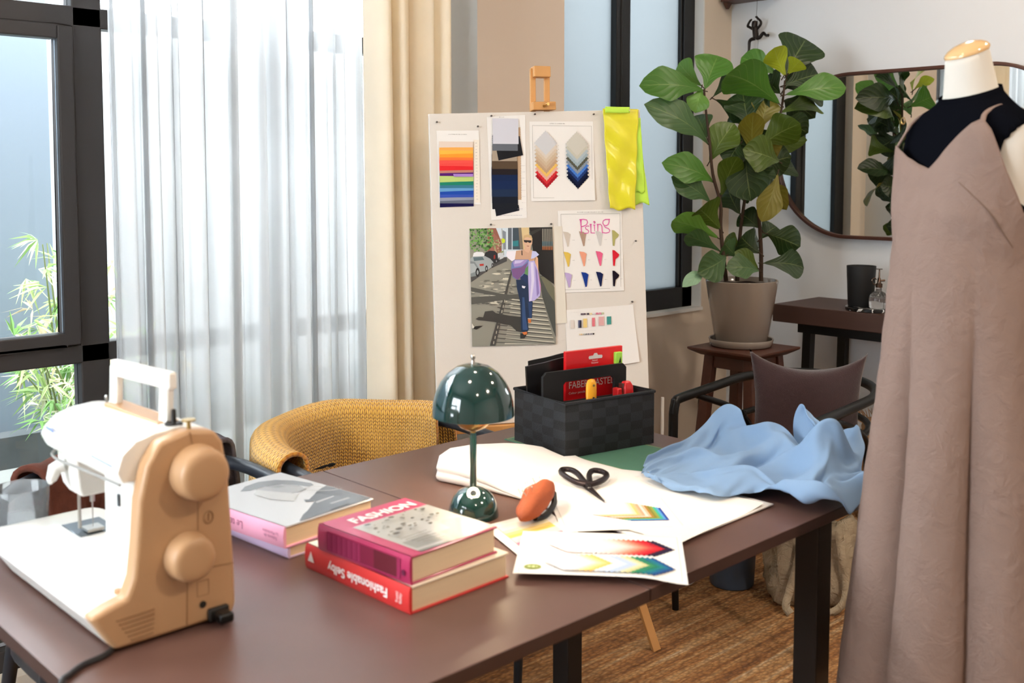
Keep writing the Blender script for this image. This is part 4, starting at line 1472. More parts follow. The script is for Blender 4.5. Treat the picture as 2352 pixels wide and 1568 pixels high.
# drape of the heap: 43 x 31 relaxed points in thousandths of its footprint and height
DRAPE = [
    58, 103, 231, 65, 121, 46, 74, 166, 74, 63, 158, 119, 54, 155, 34, 47, 185, 122, 30, 203, 38, 14, 237, 79, 4, 275, 91, 6, 313, 115, 14, 347, 79, 31, 376, 178, 46, 412, 46, 67, 449, 135, 79, 493, 131, 83, 531, 58, 75, 571, 62, 61, 607, 69, 42, 640, 81, 23, 673, 44,
    10, 705, 66, 0, 729, 104, 1, 757, 24, 3, 782, 80, 17, 815, 68, 37, 840, 95, 55, 867, 36, 63, 902, 91, 63, 935, 41, 61, 967, 41, 58, 999, 59, 81, 98, 118, 90, 131, 64, 96, 161, 100, 89, 154, 146, 79, 148, 90, 69, 180, 37, 54, 211, 73, 36, 243, 85, 27, 280, 70,
    27, 316, 108, 35, 355, 101, 49, 394, 75, 67, 437, 73, 84, 481, 91, 102, 515, 154, 104, 557, 77, 96, 594, 45, 82, 627, 50, 64, 657, 54, 45, 686, 82, 30, 715, 74, 23, 741, 67, 23, 765, 86, 28, 790, 77, 42, 818, 55, 59, 848, 46, 74, 880, 82, 84, 912, 46, 86, 940, 58,
    80, 954, 128, 79, 979, 46, 103, 108, 27, 112, 125, 91, 120, 142, 124, 116, 150, 115, 105, 154, 55, 92, 186, 50, 74, 216, 119, 58, 251, 113, 48, 293, 115, 46, 335, 131, 54, 373, 65, 69, 414, 99, 88, 457, 62, 106, 506, 58, 122, 545, 129, 125, 581, 81, 118, 614, 47, 105, 642, 53,
    86, 669, 37, 66, 696, 65, 50, 723, 83, 44, 745, 73, 42, 769, 56, 50, 796, 71, 64, 821, 94, 82, 850, 64, 97, 883, 74, 108, 913, 39, 108, 928, 93, 102, 941, 173, 93, 967, 190, 128, 119, 0, 134, 131, 69, 141, 140, 127, 139, 153, 81, 127, 163, 50, 111, 193, 76, 93, 232, 121,
    77, 271, 128, 66, 314, 80, 66, 355, 129, 75, 393, 60, 90, 436, 64, 109, 479, 91, 129, 521, 106, 143, 562, 88, 148, 599, 60, 140, 624, 84, 128, 650, 62, 109, 672, 77, 88, 693, 126, 73, 722, 109, 65, 745, 55, 65, 770, 66, 72, 794, 62, 87, 819, 53, 105, 847, 77, 120, 877, 68,
    133, 907, 39, 130, 914, 119, 124, 932, 158, 114, 950, 103, 154, 139, 7, 159, 127, 78, 164, 138, 135, 160, 153, 82, 150, 171, 29, 131, 204, 73, 113, 246, 150, 96, 288, 104, 86, 331, 73, 85, 372, 91, 94, 412, 73, 111, 453, 80, 132, 494, 78, 151, 535, 114, 165, 573, 110, 170, 605, 69,
    161, 629, 109, 150, 655, 119, 131, 672, 141, 110, 695, 149, 95, 713, 87, 87, 736, 42, 87, 763, 69, 95, 787, 93, 110, 811, 73, 127, 840, 57, 144, 868, 63, 156, 894, 54, 152, 895, 150, 146, 916, 183, 138, 932, 94, 177, 124, 55, 185, 136, 97, 186, 149, 139, 180, 158, 46, 169, 183, 65,
    152, 217, 93, 134, 263, 120, 117, 307, 62, 106, 352, 82, 106, 395, 57, 115, 431, 70, 132, 471, 43, 154, 505, 91, 173, 543, 84, 187, 578, 93, 191, 607, 59, 184, 625, 129, 171, 644, 181, 153, 668, 208, 135, 693, 157, 117, 701, 61, 109, 728, 61, 110, 753, 64, 119, 775, 76, 133, 799, 79,
    149, 826, 86, 166, 853, 49, 177, 873, 88, 173, 874, 190, 169, 898, 201, 162, 916, 112, 205, 147, 71, 210, 141, 145, 209, 159, 169, 204, 169, 51, 190, 197, 80, 171, 238, 73, 152, 286, 73, 137, 333, 75, 128, 376, 89, 129, 413, 77, 138, 449, 84, 156, 483, 44, 176, 512, 102, 196, 547, 113,
    211, 578, 88, 213, 601, 109, 206, 613, 187, 194, 635, 212, 180, 661, 207, 159, 676, 142, 139, 687, 63, 132, 715, 47, 132, 740, 88, 141, 761, 61, 155, 783, 69, 171, 808, 74, 187, 834, 47, 198, 854, 98, 195, 854, 204, 192, 878, 213, 186, 898, 124, 222, 130, 49, 231, 147, 98, 232, 162, 162,
    226, 184, 71, 212, 219, 78, 193, 262, 57, 174, 310, 51, 158, 356, 61, 150, 396, 77, 151, 430, 94, 160, 461, 67, 178, 487, 85, 199, 515, 71, 219, 542, 130, 234, 573, 113, 233, 582, 191, 225, 597, 259, 217, 627, 258, 203, 647, 193, 181, 654, 119, 164, 676, 72, 155, 699, 45, 155, 725, 64,
    163, 748, 74, 177, 768, 63, 191, 792, 89, 208, 816, 69, 218, 833, 102, 217, 833, 210, 215, 859, 214, 208, 877, 114, 235, 124, 85, 248, 135, 132, 253, 166, 125, 249, 201, 75, 235, 243, 73, 217, 287, 65, 198, 332, 66, 183, 374, 66, 174, 408, 88, 173, 438, 76, 183, 465, 52, 199, 487, 71,
    218, 509, 106, 238, 534, 99, 252, 555, 173, 253, 564, 265, 245, 581, 311, 240, 609, 278, 227, 629, 199, 203, 634, 103, 188, 663, 71, 179, 687, 43, 178, 712, 62, 185, 733, 75, 198, 754, 87, 212, 779, 61, 228, 800, 106, 240, 821, 110, 241, 820, 206, 237, 843, 211, 230, 857, 95, 255, 120, 96,
    266, 142, 118, 274, 178, 152, 271, 219, 79, 259, 265, 72, 242, 310, 72, 225, 351, 50, 209, 388, 80, 200, 414, 70, 197, 439, 61, 205, 460, 48, 220, 476, 73, 238, 496, 104, 257, 519, 145, 272, 544, 193, 273, 547, 304, 267, 562, 364, 262, 589, 325, 248, 603, 211, 227, 617, 107, 213, 650, 84,
    203, 674, 55, 200, 699, 83, 206, 719, 63, 218, 739, 101, 233, 766, 100, 249, 792, 81, 259, 806, 158, 265, 823, 203, 261, 839, 234, 255, 855, 116, 267, 101, 109, 285, 148, 124, 295, 195, 94, 292, 237, 101, 282, 278, 104, 270, 322, 45, 254, 361, 38, 237, 394, 59, 225, 417, 92, 222, 431, 44,
    226, 445, 82, 240, 459, 73, 256, 477, 109, 274, 498, 184, 290, 520, 217, 295, 528, 304, 291, 543, 370, 285, 569, 341, 269, 578, 229, 252, 601, 130, 238, 635, 93, 227, 661, 74, 223, 686, 98, 227, 705, 63, 238, 728, 93, 253, 755, 113, 267, 783, 128, 278, 807, 154, 285, 821, 236, 285, 843, 254,
    280, 863, 154, 285, 106, 77, 303, 159, 106, 316, 210, 85, 313, 255, 161, 306, 294, 163, 294, 321, 105, 276, 349, 119, 262, 384, 112, 251, 412, 122, 246, 424, 45, 247, 435, 80, 258, 442, 112, 273, 457, 115, 290, 474, 210, 306, 493, 252, 314, 507, 272, 313, 522, 348, 309, 550, 334, 294, 562, 230,
    278, 589, 153, 260, 616, 64, 250, 649, 95, 246, 677, 111, 248, 698, 73, 257, 722, 92, 270, 745, 139, 284, 773, 169, 296, 801, 201, 305, 827, 254, 305, 851, 313, 304, 877, 209, 303, 112, 65, 323, 172, 96, 335, 227, 107, 336, 268, 249, 332, 301, 179, 320, 323, 175, 300, 339, 221, 284, 364, 177,
    273, 390, 134, 269, 409, 77, 269, 422, 37, 278, 430, 103, 291, 440, 143, 307, 462, 144, 322, 470, 237, 333, 485, 266, 336, 500, 328, 331, 527, 296, 318, 546, 204, 302, 572, 112, 285, 605, 57, 272, 639, 93, 268, 673, 137, 267, 697, 99, 274, 721, 92, 287, 747, 90, 298, 775, 125, 313, 801, 198,
    323, 830, 282, 327, 860, 367, 325, 896, 292, 320, 135, 33, 343, 186, 110, 355, 237, 183, 361, 279, 272, 359, 309, 195, 347, 324, 264, 330, 342, 264, 311, 350, 175, 293, 357, 84, 288, 384, 93, 290, 401, 43, 298, 419, 64, 310, 429, 142, 324, 447, 200, 341, 468, 189, 352, 474, 273, 357, 494, 292,
    353, 512, 255, 341, 528, 153, 327, 560, 79, 311, 600, 98, 296, 634, 97, 288, 667, 109, 285, 694, 72, 290, 720, 75, 302, 746, 117, 314, 779, 99, 328, 813, 143, 343, 841, 273, 350, 874, 388, 349, 916, 370, 337, 153, 16, 364, 204, 120, 377, 245, 256, 386, 288, 269, 385, 319, 244, 376, 331, 295,
    359, 345, 274, 340, 343, 173, 320, 338, 76, 311, 366, 103, 311, 386, 92, 318, 404, 43, 329, 420, 103, 343, 434, 184, 359, 455, 220, 372, 480, 228, 378, 493, 319, 376, 517, 290, 368, 530, 170, 355, 560, 102, 338, 600, 130, 322, 634, 89, 310, 668, 90, 305, 699, 71, 307, 725, 71, 316, 753, 58,
    332, 776, 134, 347, 818, 139, 361, 856, 250, 372, 889, 398, 374, 934, 450, 361, 156, 49, 381, 216, 101, 398, 252, 286, 407, 295, 283, 409, 323, 293, 403, 338, 337, 390, 348, 273, 369, 338, 174, 348, 323, 88, 337, 354, 108, 333, 379, 149, 338, 392, 56, 347, 406, 108, 361, 419, 189, 376, 444, 220,
    390, 474, 226, 399, 497, 275, 400, 518, 316, 394, 539, 216, 383, 566, 128, 366, 605, 124, 348, 639, 75, 333, 676, 80, 325, 707, 114, 324, 736, 84, 332, 763, 45, 347, 785, 105, 366, 820, 177, 382, 868, 274, 393, 904, 426, 397, 947, 561, 381, 170, 65, 399, 219, 131, 416, 255, 271, 426, 289, 282,
    432, 312, 307, 432, 329, 344, 420, 339, 257, 399, 326, 189, 377, 311, 87, 364, 347, 106, 358, 373, 152, 357, 381, 70, 363, 399, 76, 378, 408, 165, 392, 436, 230, 406, 469, 263, 418, 502, 279, 422, 528, 346, 418, 553, 287, 411, 576, 171, 396, 611, 119, 376, 647, 65, 358, 684, 75, 345, 716, 125,
    341, 742, 101, 349, 770, 45, 359, 806, 71, 383, 829, 193, 400, 875, 325, 414, 919, 473, 420, 959, 646, 400, 183, 32, 415, 217, 165, 431, 245, 244, 441, 268, 233, 448, 280, 289, 452, 296, 326, 445, 309, 237, 426, 306, 173, 407, 308, 78, 392, 339, 117, 381, 361, 119, 376, 378, 56, 381, 407, 44,
    393, 417, 116, 408, 437, 213, 420, 471, 248, 435, 502, 294, 442, 538, 318, 442, 566, 337, 437, 591, 225, 426, 620, 121, 406, 657, 67, 385, 696, 86, 367, 729, 76, 361, 756, 130, 367, 782, 53, 375, 824, 63, 393, 858, 199, 417, 882, 378, 433, 930, 525, 444, 958, 736, 418, 203, 31, 430, 211, 153,
    445, 228, 210, 456, 238, 188, 463, 243, 239, 468, 258, 267, 461, 270, 185, 451, 286, 108, 437, 304, 56, 420, 337, 113, 404, 356, 67, 394, 380, 115, 399, 403, 61, 405, 434, 94, 422, 452, 160, 434, 487, 203, 451, 511, 277, 462, 546, 311, 466, 581, 332, 463, 609, 288, 455, 636, 172, 437, 671, 107,
    415, 709, 78, 396, 744, 62, 383, 771, 114, 383, 801, 120, 394, 839, 95, 406, 881, 201, 429, 902, 396, 450, 932, 584, 466, 957, 786, 436, 190, 62, 448, 204, 116, 457, 204, 184, 472, 211, 145, 482, 216, 139, 486, 224, 204, 483, 241, 124, 478, 266, 65, 468, 301, 63, 450, 337, 132, 432, 356, 62,
    420, 383, 136, 414, 409, 134, 418, 434, 82, 425, 470, 91, 446, 491, 150, 461, 530, 212, 481, 553, 310, 488, 594, 303, 488, 627, 336, 484, 655, 237, 470, 686, 149, 448, 720, 117, 427, 754, 106, 410, 787, 129, 403, 820, 180, 409, 855, 187, 423, 893, 234, 443, 913, 404, 466, 932, 597, 485, 950, 791,
    453, 179, 190, 463, 180, 123, 477, 181, 177, 490, 186, 174, 502, 199, 93, 510, 213, 129, 510, 231, 133, 506, 256, 58, 498, 296, 77, 481, 334, 155, 463, 359, 63, 444, 392, 96, 433, 420, 167, 434, 447, 88, 438, 483, 46, 457, 505, 95, 474, 541, 153, 495, 568, 267, 509, 605, 327, 512, 643, 342,
    511, 674, 308, 501, 705, 237, 480, 735, 205, 457, 764, 226, 438, 798, 222, 427, 833, 229, 428, 865, 258, 438, 892, 334, 457, 920, 422, 480, 924, 598, 503, 945, 747, 478, 165, 234, 475, 148, 174, 490, 147, 179, 506, 151, 205, 518, 169, 115, 531, 199, 74, 536, 228, 122, 534, 259, 102, 528, 296, 123,
    514, 337, 162, 496, 366, 68, 473, 404, 62, 458, 436, 153, 451, 465, 131, 458, 486, 34, 465, 524, 41, 485, 550, 118, 509, 581, 214, 527, 614, 334, 536, 656, 349, 537, 693, 384, 532, 725, 299, 516, 755, 245, 494, 785, 254, 471, 810, 323, 455, 838, 341, 450, 865, 340, 454, 889, 393, 469, 910, 445,
    489, 917, 573, 509, 911, 731, 492, 145, 356, 491, 120, 236, 503, 114, 162, 521, 115, 215, 535, 143, 185, 548, 185, 162, 556, 227, 151, 558, 264, 187, 557, 304, 168, 547, 341, 144, 531, 375, 66, 508, 414, 61, 487, 450, 78, 474, 482, 138, 475, 503, 88, 484, 536, 34, 496, 571, 91, 523, 589, 186,
    542, 624, 316, 557, 663, 403, 562, 705, 440, 562, 739, 374, 547, 765, 366, 530, 796, 341, 509, 825, 342, 488, 849, 398, 476, 870, 412, 476, 887, 386, 484, 904, 434, 498, 906, 500, 515, 909, 582, 518, 152, 340, 513, 102, 269, 517, 87, 113, 534, 100, 123, 552, 127, 159, 564, 172, 170, 574, 225, 156,
    580, 274, 204, 581, 314, 260, 578, 351, 198, 567, 386, 114, 546, 425, 68, 523, 462, 54, 504, 493, 116, 495, 521, 160, 501, 548, 88, 513, 582, 64, 533, 607, 167, 557, 624, 318, 573, 662, 456, 583, 712, 487, 585, 746, 466, 573, 760, 515, 555, 776, 524, 533, 797, 516, 517, 833, 503, 505, 868, 504,
    498, 880, 430, 500, 889, 384, 511, 901, 411, 526, 898, 467, 546, 141, 369, 535, 86, 288, 538, 75, 100, 545, 108, 46, 559, 139, 85, 578, 169, 164, 587, 224, 239, 597, 282, 251, 605, 329, 282, 606, 366, 280, 601, 400, 189, 586, 436, 118, 563, 473, 73, 541, 505, 102, 525, 532, 186, 522, 559, 163,
    533, 585, 97, 547, 618, 155, 569, 633, 301, 588, 667, 450, 601, 716, 503, 604, 758, 537, 596, 780, 545, 584, 782, 643, 562, 788, 674, 542, 805, 613, 531, 836, 552, 522, 864, 463, 517, 867, 376, 522, 879, 309, 537, 888, 350, 577, 131, 401, 560, 74, 309, 558, 81, 149, 559, 114, 45, 564, 158, 41,
    585, 184, 105, 599, 232, 206, 614, 286, 315, 627, 339, 307, 633, 380, 344, 634, 413, 260, 623, 446, 192, 605, 482, 130, 581, 516, 117, 560, 547, 162, 546, 571, 240, 550, 590, 191, 563, 617, 189, 580, 645, 278, 601, 667, 443, 614, 715, 543, 622, 763, 561, 619, 801, 523, 612, 811, 619, 597, 814, 683,
    576, 807, 617, 557, 798, 519, 541, 826, 419, 541, 855, 362, 538, 857, 236, 551, 870, 200, 609, 119, 443, 588, 75, 328, 581, 92, 156, 577, 128, 69, 581, 172, 26, 589, 213, 84, 609, 250, 163, 627, 298, 303, 646, 343, 359, 657, 389, 382, 660, 426, 384, 649, 453, 385, 638, 485, 310, 620, 520, 220,
    599, 553, 185, 579, 576, 264, 570, 598, 293, 578, 617, 253, 592, 646, 295, 611, 671, 423, 627, 709, 519, 638, 760, 562, 641, 800, 534, 639, 823, 604, 629, 837, 663, 610, 832, 577, 589, 803, 489, 567, 805, 364, 561, 848, 312, 557, 860, 199, 556, 869, 30, 642, 106, 456, 619, 94, 314, 604, 119, 233,
    598, 150, 112, 600, 189, 68, 603, 233, 46, 615, 277, 125, 640, 309, 266, 664, 346, 383, 678, 395, 394, 683, 431, 498, 672, 455, 572, 661, 482, 549, 648, 515, 452, 631, 550, 341, 615, 584, 273, 599, 604, 342, 597, 623, 314, 606, 642, 332, 621, 669, 407, 637, 698, 522, 651, 742, 537, 658, 782, 509,
    661, 810, 576, 658, 833, 629, 643, 840, 538, 621, 820, 439, 598, 794, 332, 587, 849, 314, 573, 875, 172, 570, 908, 32, 676, 88, 413, 649, 123, 327, 627, 158, 292, 618, 187, 210, 614, 219, 177, 622, 249, 100, 630, 295, 109, 653, 319, 240, 680, 343, 391, 697, 396, 428, 702, 432, 580, 697, 462, 677,
    685, 479, 741, 674, 508, 681, 655, 538, 590, 639, 574, 468, 628, 607, 385, 618, 629, 394, 622, 642, 319, 633, 664, 385, 647, 680, 494, 660, 720, 462, 670, 757, 433, 677, 782, 503, 681, 803, 559, 669, 818, 486, 653, 815, 378, 630, 788, 281, 615, 844, 277, 593, 881, 125, 579, 936, 121, 698, 103, 221,
    681, 148, 239, 662, 187, 274, 644, 223, 295, 636, 250, 245, 638, 274, 196, 649, 304, 151, 664, 335, 223, 691, 346, 380, 710, 388, 471, 722, 435, 585, 722, 469, 716, 713, 481, 832, 699, 496, 876, 683, 527, 798, 667, 557, 657, 654, 587, 496, 644, 622, 459, 641, 638, 395, 648, 655, 352, 660, 665, 446,
    670, 691, 431, 679, 724, 340, 688, 746, 393, 695, 759, 475, 689, 778, 413, 678, 792, 319, 660, 791, 198, 642, 843, 180, 620, 896, 81, 602, 954, 126, 723, 117, 39, 713, 165, 78, 698, 207, 119, 680, 243, 198, 664, 273, 269, 661, 290, 262, 667, 308, 193, 680, 336, 243, 700, 358, 342, 722, 381, 501,
    738, 428, 600, 744, 466, 728, 740, 478, 866, 728, 482, 967, 716, 514, 925, 700, 533, 772, 683, 554, 595, 671, 598, 525, 663, 631, 487, 664, 636, 371, 674, 652, 367, 686, 661, 427, 694, 690, 315, 701, 716, 268, 709, 723, 354, 706, 743, 312, 696, 758, 224, 687, 789, 119, 668, 838, 66, 651, 903, 70,
    634, 960, 96, 755, 131, 38, 752, 178, 46, 738, 209, 84, 721, 243, 113, 701, 276, 179, 689, 302, 281, 689, 317, 264, 696, 334, 245, 711, 348, 344, 730, 380, 428, 750, 416, 562, 762, 453, 699, 762, 461, 855, 754, 462, 987, 747, 493, 985, 731, 507, 857, 713, 526, 691, 698, 576, 612, 686, 620, 571,
    683, 623, 424, 687, 625, 321, 701, 634, 348, 711, 653, 317, 715, 681, 209, 726, 703, 215, 730, 729, 226, 721, 744, 131, 713, 779, 57, 701, 836, 56, 686, 899, 96, 673, 959, 54, 786, 138, 56, 788, 183, 89, 777, 212, 130, 761, 234, 184, 738, 260, 208, 720, 287, 213, 713, 313, 275, 715, 329, 255,
    725, 346, 302, 741, 368, 398, 756, 413, 449, 773, 437, 601, 779, 444, 790, 778, 444, 940, 775, 469, 999, 762, 488, 913, 744, 509, 768, 726, 559, 717, 713, 607, 640, 705, 609, 460, 704, 597, 320, 715, 608, 240, 729, 619, 262, 735, 644, 157, 740, 680, 80, 747, 718, 85, 748, 747, 104, 740, 786, 100,
    734, 839, 81, 726, 897, 56, 718, 958, 68, 811, 148, 29, 816, 176, 152, 808, 202, 217, 796, 230, 239, 777, 257, 197, 751, 262, 120, 739, 292, 177, 737, 314, 259, 742, 339, 250, 754, 356, 343, 766, 393, 360, 783, 417, 490, 793, 428, 664, 798, 429, 827, 799, 444, 942, 790, 469, 917, 772, 499, 834,
    755, 544, 744, 741, 591, 658, 725, 585, 485, 725, 581, 317, 731, 578, 198, 746, 593, 220, 758, 620, 197, 765, 662, 143, 769, 710, 126, 767, 758, 176, 757, 801, 260, 747, 849, 256, 751, 896, 183, 761, 938, 83, 831, 134, 30, 832, 151, 206, 825, 166, 322, 821, 199, 345, 812, 233, 231, 784, 243, 108,
    766, 271, 105, 760, 298, 240, 761, 326, 219, 771, 347, 275, 781, 371, 325, 795, 401, 346, 808, 411, 516, 814, 422, 667, 819, 428, 801, 809, 448, 804, 793, 470, 749, 781, 519, 701, 770, 574, 647, 746, 558, 495, 747, 563, 306, 749, 556, 157, 759, 582, 126, 776, 609, 154, 785, 653, 223, 788, 714, 224,
    784, 773, 258, 773, 820, 409, 762, 876, 448, 749, 914, 433, 736, 950, 371, 851, 123, 29, 844, 117, 219, 837, 124, 350, 838, 152, 389, 834, 188, 274, 814, 214, 137, 795, 250, 74, 784, 291, 184, 783, 315, 236, 789, 335, 211, 801, 348, 303, 809, 380, 243, 822, 404, 354, 830, 418, 499, 836, 424, 633,
    833, 440, 689, 818, 458, 636, 808, 504, 660, 797, 554, 634, 769, 535, 493, 765, 548, 277, 769, 560, 113, 770, 591, 36, 776, 632, 68, 792, 670, 143, 800, 730, 257, 799, 797, 310, 790, 849, 511, 778, 911, 601, 758, 946, 664, 734, 947, 696, 871, 111, 35, 859, 85, 206, 853, 85, 347, 852, 109, 396,
    849, 142, 297, 837, 178, 168, 822, 228, 116, 810, 279, 146, 808, 306, 252, 810, 320, 168, 822, 331, 254, 832, 361, 259, 839, 403, 223, 850, 418, 357, 856, 434, 481, 858, 448, 573, 844, 463, 528, 835, 497, 587, 822, 531, 573, 791, 548, 471, 785, 552, 268, 783, 576, 130, 787, 609, 38, 785, 655, 41,
    798, 698, 104, 810, 751, 219, 814, 819, 369, 804, 878, 613, 786, 918, 751, 761, 923, 800, 762, 942, 909, 891, 96, 35, 881, 67, 183, 876, 61, 317, 872, 80, 371, 866, 106, 290, 859, 150, 194, 845, 204, 101, 834, 259, 125, 832, 294, 271, 834, 312, 147, 843, 332, 169, 856, 344, 265, 863, 386, 251,
    870, 427, 235, 878, 436, 355, 880, 458, 437, 870, 476, 436, 861, 504, 480, 846, 528, 493, 815, 570, 441, 805, 579, 289, 800, 593, 144, 799, 636, 87, 797, 671, 44, 807, 722, 61, 823, 776, 229, 827, 839, 453, 814, 892, 726, 781, 896, 867, 755, 880, 904, 756, 891, 952, 910, 77, 23, 908, 66, 174,
    904, 59, 287, 897, 72, 332, 887, 88, 230, 877, 127, 149, 867, 184, 58, 856, 233, 169, 855, 282, 263, 859, 314, 149, 865, 338, 81, 877, 349, 174, 883, 377, 252, 893, 417, 257, 900, 449, 279, 903, 467, 359, 896, 493, 374, 885, 519, 385, 871, 548, 461, 841, 592, 467, 826, 611, 310, 820, 616, 111,
    813, 653, 94, 812, 689, 61, 824, 741, 86, 836, 793, 257, 839, 855, 553, 815, 881, 835, 775, 866, 882, 762, 853, 941, 753, 839, 967, 931, 106, 38, 931, 75, 177, 931, 72, 280, 925, 84, 331, 915, 94, 219, 905, 123, 127, 894, 173, 77, 878, 216, 217, 876, 276, 213, 883, 321, 158, 887, 346, 48,
    894, 372, 95, 894, 396, 151, 909, 414, 226, 923, 449, 263, 925, 479, 353, 920, 509, 359, 907, 538, 375, 893, 573, 415, 869, 612, 503, 852, 633, 365, 844, 645, 139, 830, 680, 102, 828, 718, 126, 840, 766, 155, 851, 819, 341, 847, 860, 663, 810, 856, 807, 767, 846, 759, 760, 830, 825, 763, 827, 883,
    951, 71, 14, 950, 85, 130, 954, 88, 215, 954, 95, 296, 943, 111, 224, 932, 133, 118, 919, 173, 91, 904, 214, 242, 896, 269, 158, 904, 322, 109, 911, 354, 48, 914, 381, 77, 912, 413, 106, 913, 444, 144, 940, 451, 241, 944, 481, 376, 939, 518, 445, 929, 551, 471, 918, 591, 443, 899, 630, 518,
    882, 654, 425, 869, 678, 222, 853, 712, 165, 849, 748, 179, 853, 784, 310, 860, 823, 498, 844, 839, 742, 805, 831, 759, 773, 816, 709, 766, 808, 793, 774, 819, 766, 954, 41, 135, 967, 60, 67, 976, 81, 137, 978, 103, 176, 971, 120, 177, 959, 138, 86, 944, 180, 99, 930, 224, 240, 918, 272, 117,
    922, 326, 134, 932, 365, 65, 929, 396, 38, 929, 429, 80, 925, 469, 89, 948, 480, 245, 963, 486, 434, 956, 530, 527, 945, 566, 602, 935, 605, 591, 930, 645, 550, 913, 678, 503, 890, 707, 400, 873, 738, 335, 863, 766, 362, 869, 798, 435, 867, 815, 628, 843, 816, 736, 809, 816, 632, 792, 799, 657,
    793, 794, 749, 804, 812, 767, 970, 0, 40, 988, 35, 103, 999, 54, 158, 998, 90, 65, 999, 127, 118, 985, 148, 38, 971, 192, 86, 956, 237, 253, 943, 270, 79, 941, 335, 87, 947, 383, 120, 944, 404, 36, 945, 445, 30, 943, 485, 29, 957, 510, 226, 983, 504, 431, 966, 551, 550, 965, 583, 714,
    952, 623, 771, 956, 646, 687, 933, 686, 681, 911, 723, 616, 893, 756, 548, 881, 781, 541, 867, 796, 606, 870, 790, 713, 844, 793, 612, 819, 796, 486, 813, 779, 578, 822, 782, 590, 827, 794, 605,
]
vals = [w / 999.0 for w in DRAPE]
DN, DM = 43, 31


def blue_fn(u, v):
    i, j = round(u * (DN - 1)), round(v * (DM - 1))
    k = (i * DM + j) * 3
    a, b, z = vals[k], vals[k + 1], vals[k + 2] * 0.125
    b = (b - 0.5) * 1.10 + 0.5
    p, q = tab2(near, a), tab2(far, a)
    x, y = lerp(p[0], q[0], b), lerp(p[1], q[1], b)
    over = max(0.0, 1.036 - y)
    return (x, y, TZ + 0.0112 + z * (1.05 + 0.10 * a) - over * 1.25)


o = MB().grid(DN - 1, DM - 1, blue_fn).build('blue_cloth', m_blue_cloth, None, angle=180, solid=0.0018, sub=2)
tag(o, 'light blue cotton cloth heaped in soft folds at the table corner', 'cloth')
# ================================================================ chairs


def make_chair(label, r, arm, m, z_c, group=None, seat_m=None):
    """hoop-armed metal chair, opening towards -y, built about the origin"""
    root = thing('armchair', label, 'chair', (0, 0, 0), group)

    def za(y):
        return z_c + 0.07 * y

    top = [(-r, -arm, za(-arm) - 0.0), (-r, -arm * 0.5, za(-arm * 0.5)), (-r, 0, za(0))]
    for k in range(1, 12):
        a = PI - PI * k / 12
        top.append((r * cos(a), r * sin(a), za(r * sin(a))))
    top += [(r, 0, za(0)), (r, -arm * 0.5, za(-arm * 0.5)), (r, -arm, za(-arm))]
    zt = za(-arm)
    pts = [(-r, -arm - 0.028, zt - 0.045), (-r, -arm - 0.020, zt - 0.014)] + top + [(r, -arm - 0.020, zt - 0.014), (r, -arm - 0.028, zt - 0.045)]
    MB().tube(spline(pts, 4), 0.0155, 12).build('arm_rail', m, root, angle=70)
    for s in (-1, 1):
        MB().tube([(s * r, -arm - 0.028, zt - 0.043), (s * r, -arm - 0.030, 0.45), (s * (r - 0.02), -arm - 0.032, 0.0)], [0.0155, 0.0155, 0.011], 12).build('front_leg', m, root, angle=70)
        MB().tube([(s * r * 0.80, r * 0.45, 0.44), (s * r * 0.86, r * 0.95, 0.0)], [0.0155, 0.011], 12).build('rear_leg', m, root, angle=70)
        MB().tube(spline([(s * r, -arm * 0.72, za(-arm * .72) - 0.004), (s * r * 0.93, 0.02, 0.585), (s * r * 0.80, r * 0.45, 0.44)], 6), 0.011, 10).build('brace', m, root, angle=70)
        MB().lathe([(0.012, -0.009), (0.012, 0.009)], (s * r * 0.90, 0.03, 0.585), 12).build('bolt', m, root)
    low = []
    for k in range(13):
        a = PI - PI * k / 12
        low.append((r * 0.9 * cos(a), 0.02 + r * 0.86 * sin(a), 0.585 + 0.02 * sin(a)))
    MB().tube(low, 0.011, 10).build('back_rail', m, root, angle=70)
    sp = []
    for k in range(40):
        a = 2 * PI * k / 40
        c, s_ = cos(a), sin(a)
        e = 0.5
        sp.append(((r - 0.012) * math.copysign(abs(c) ** e, c), -arm * 0.45 + (r * 0.52 + arm * 0.42) * math.copysign(abs(s_) ** e, s_)))
    MB().prism(sp, lambda u, v, t: (u, v, t), 0.43, 0.462).build('seat', seat_m or m, root, angle=50, bevel=0.006)
    return root


def place(root, x, y, rz=0.0):
    root.location = (x, y, 0)
    root.rotation_euler = (0, 0, rz)


m_purple = mat('plum_brown_linen', '#341f20', 0.95, var=0.25, vscale=60, bump=0.8, bscale=420, sheen=0.3)
c1 = make_chair('black metal hoop armchair with a plum cushion by the corner', 0.243, 0.30, m_black_metal, 0.70, seat_m=m_purple)
place(c1, 3.005, 1.812, -PI / 2)
c2 = make_chair('dark armchair under the mustard knitted throw behind the table', 0.285, 0.185, m_navy_metal, 0.705)
place(c2, 1.600, 2.150)
c3 = copy_tree(c2)
c3['label'] = 'dark armchair draped with dark garments behind the sewing machine'
place(c3, 0.965, 2.150)

# mustard knitted throw over the back of the middle chair
m_knit, nt, pb, out = new_mat('mustard_knit')
tc = N(nt, 'ShaderNodeTexCoord')
sx = N(nt, 'ShaderNodeSeparateXYZ')
nt.links.new(tc.outputs['UV'], sx.inputs[0])


def mth(op, a, b=None):
    n = N(nt, 'ShaderNodeMath', operation=op)
    for i, q in enumerate((a, b)):
        if q is None:
            continue
        if isinstance(q, (int, float)):
            n.inputs[i].default_value = q
        else:
            nt.links.new(q, n.inputs[i])
    return n.outputs[0]


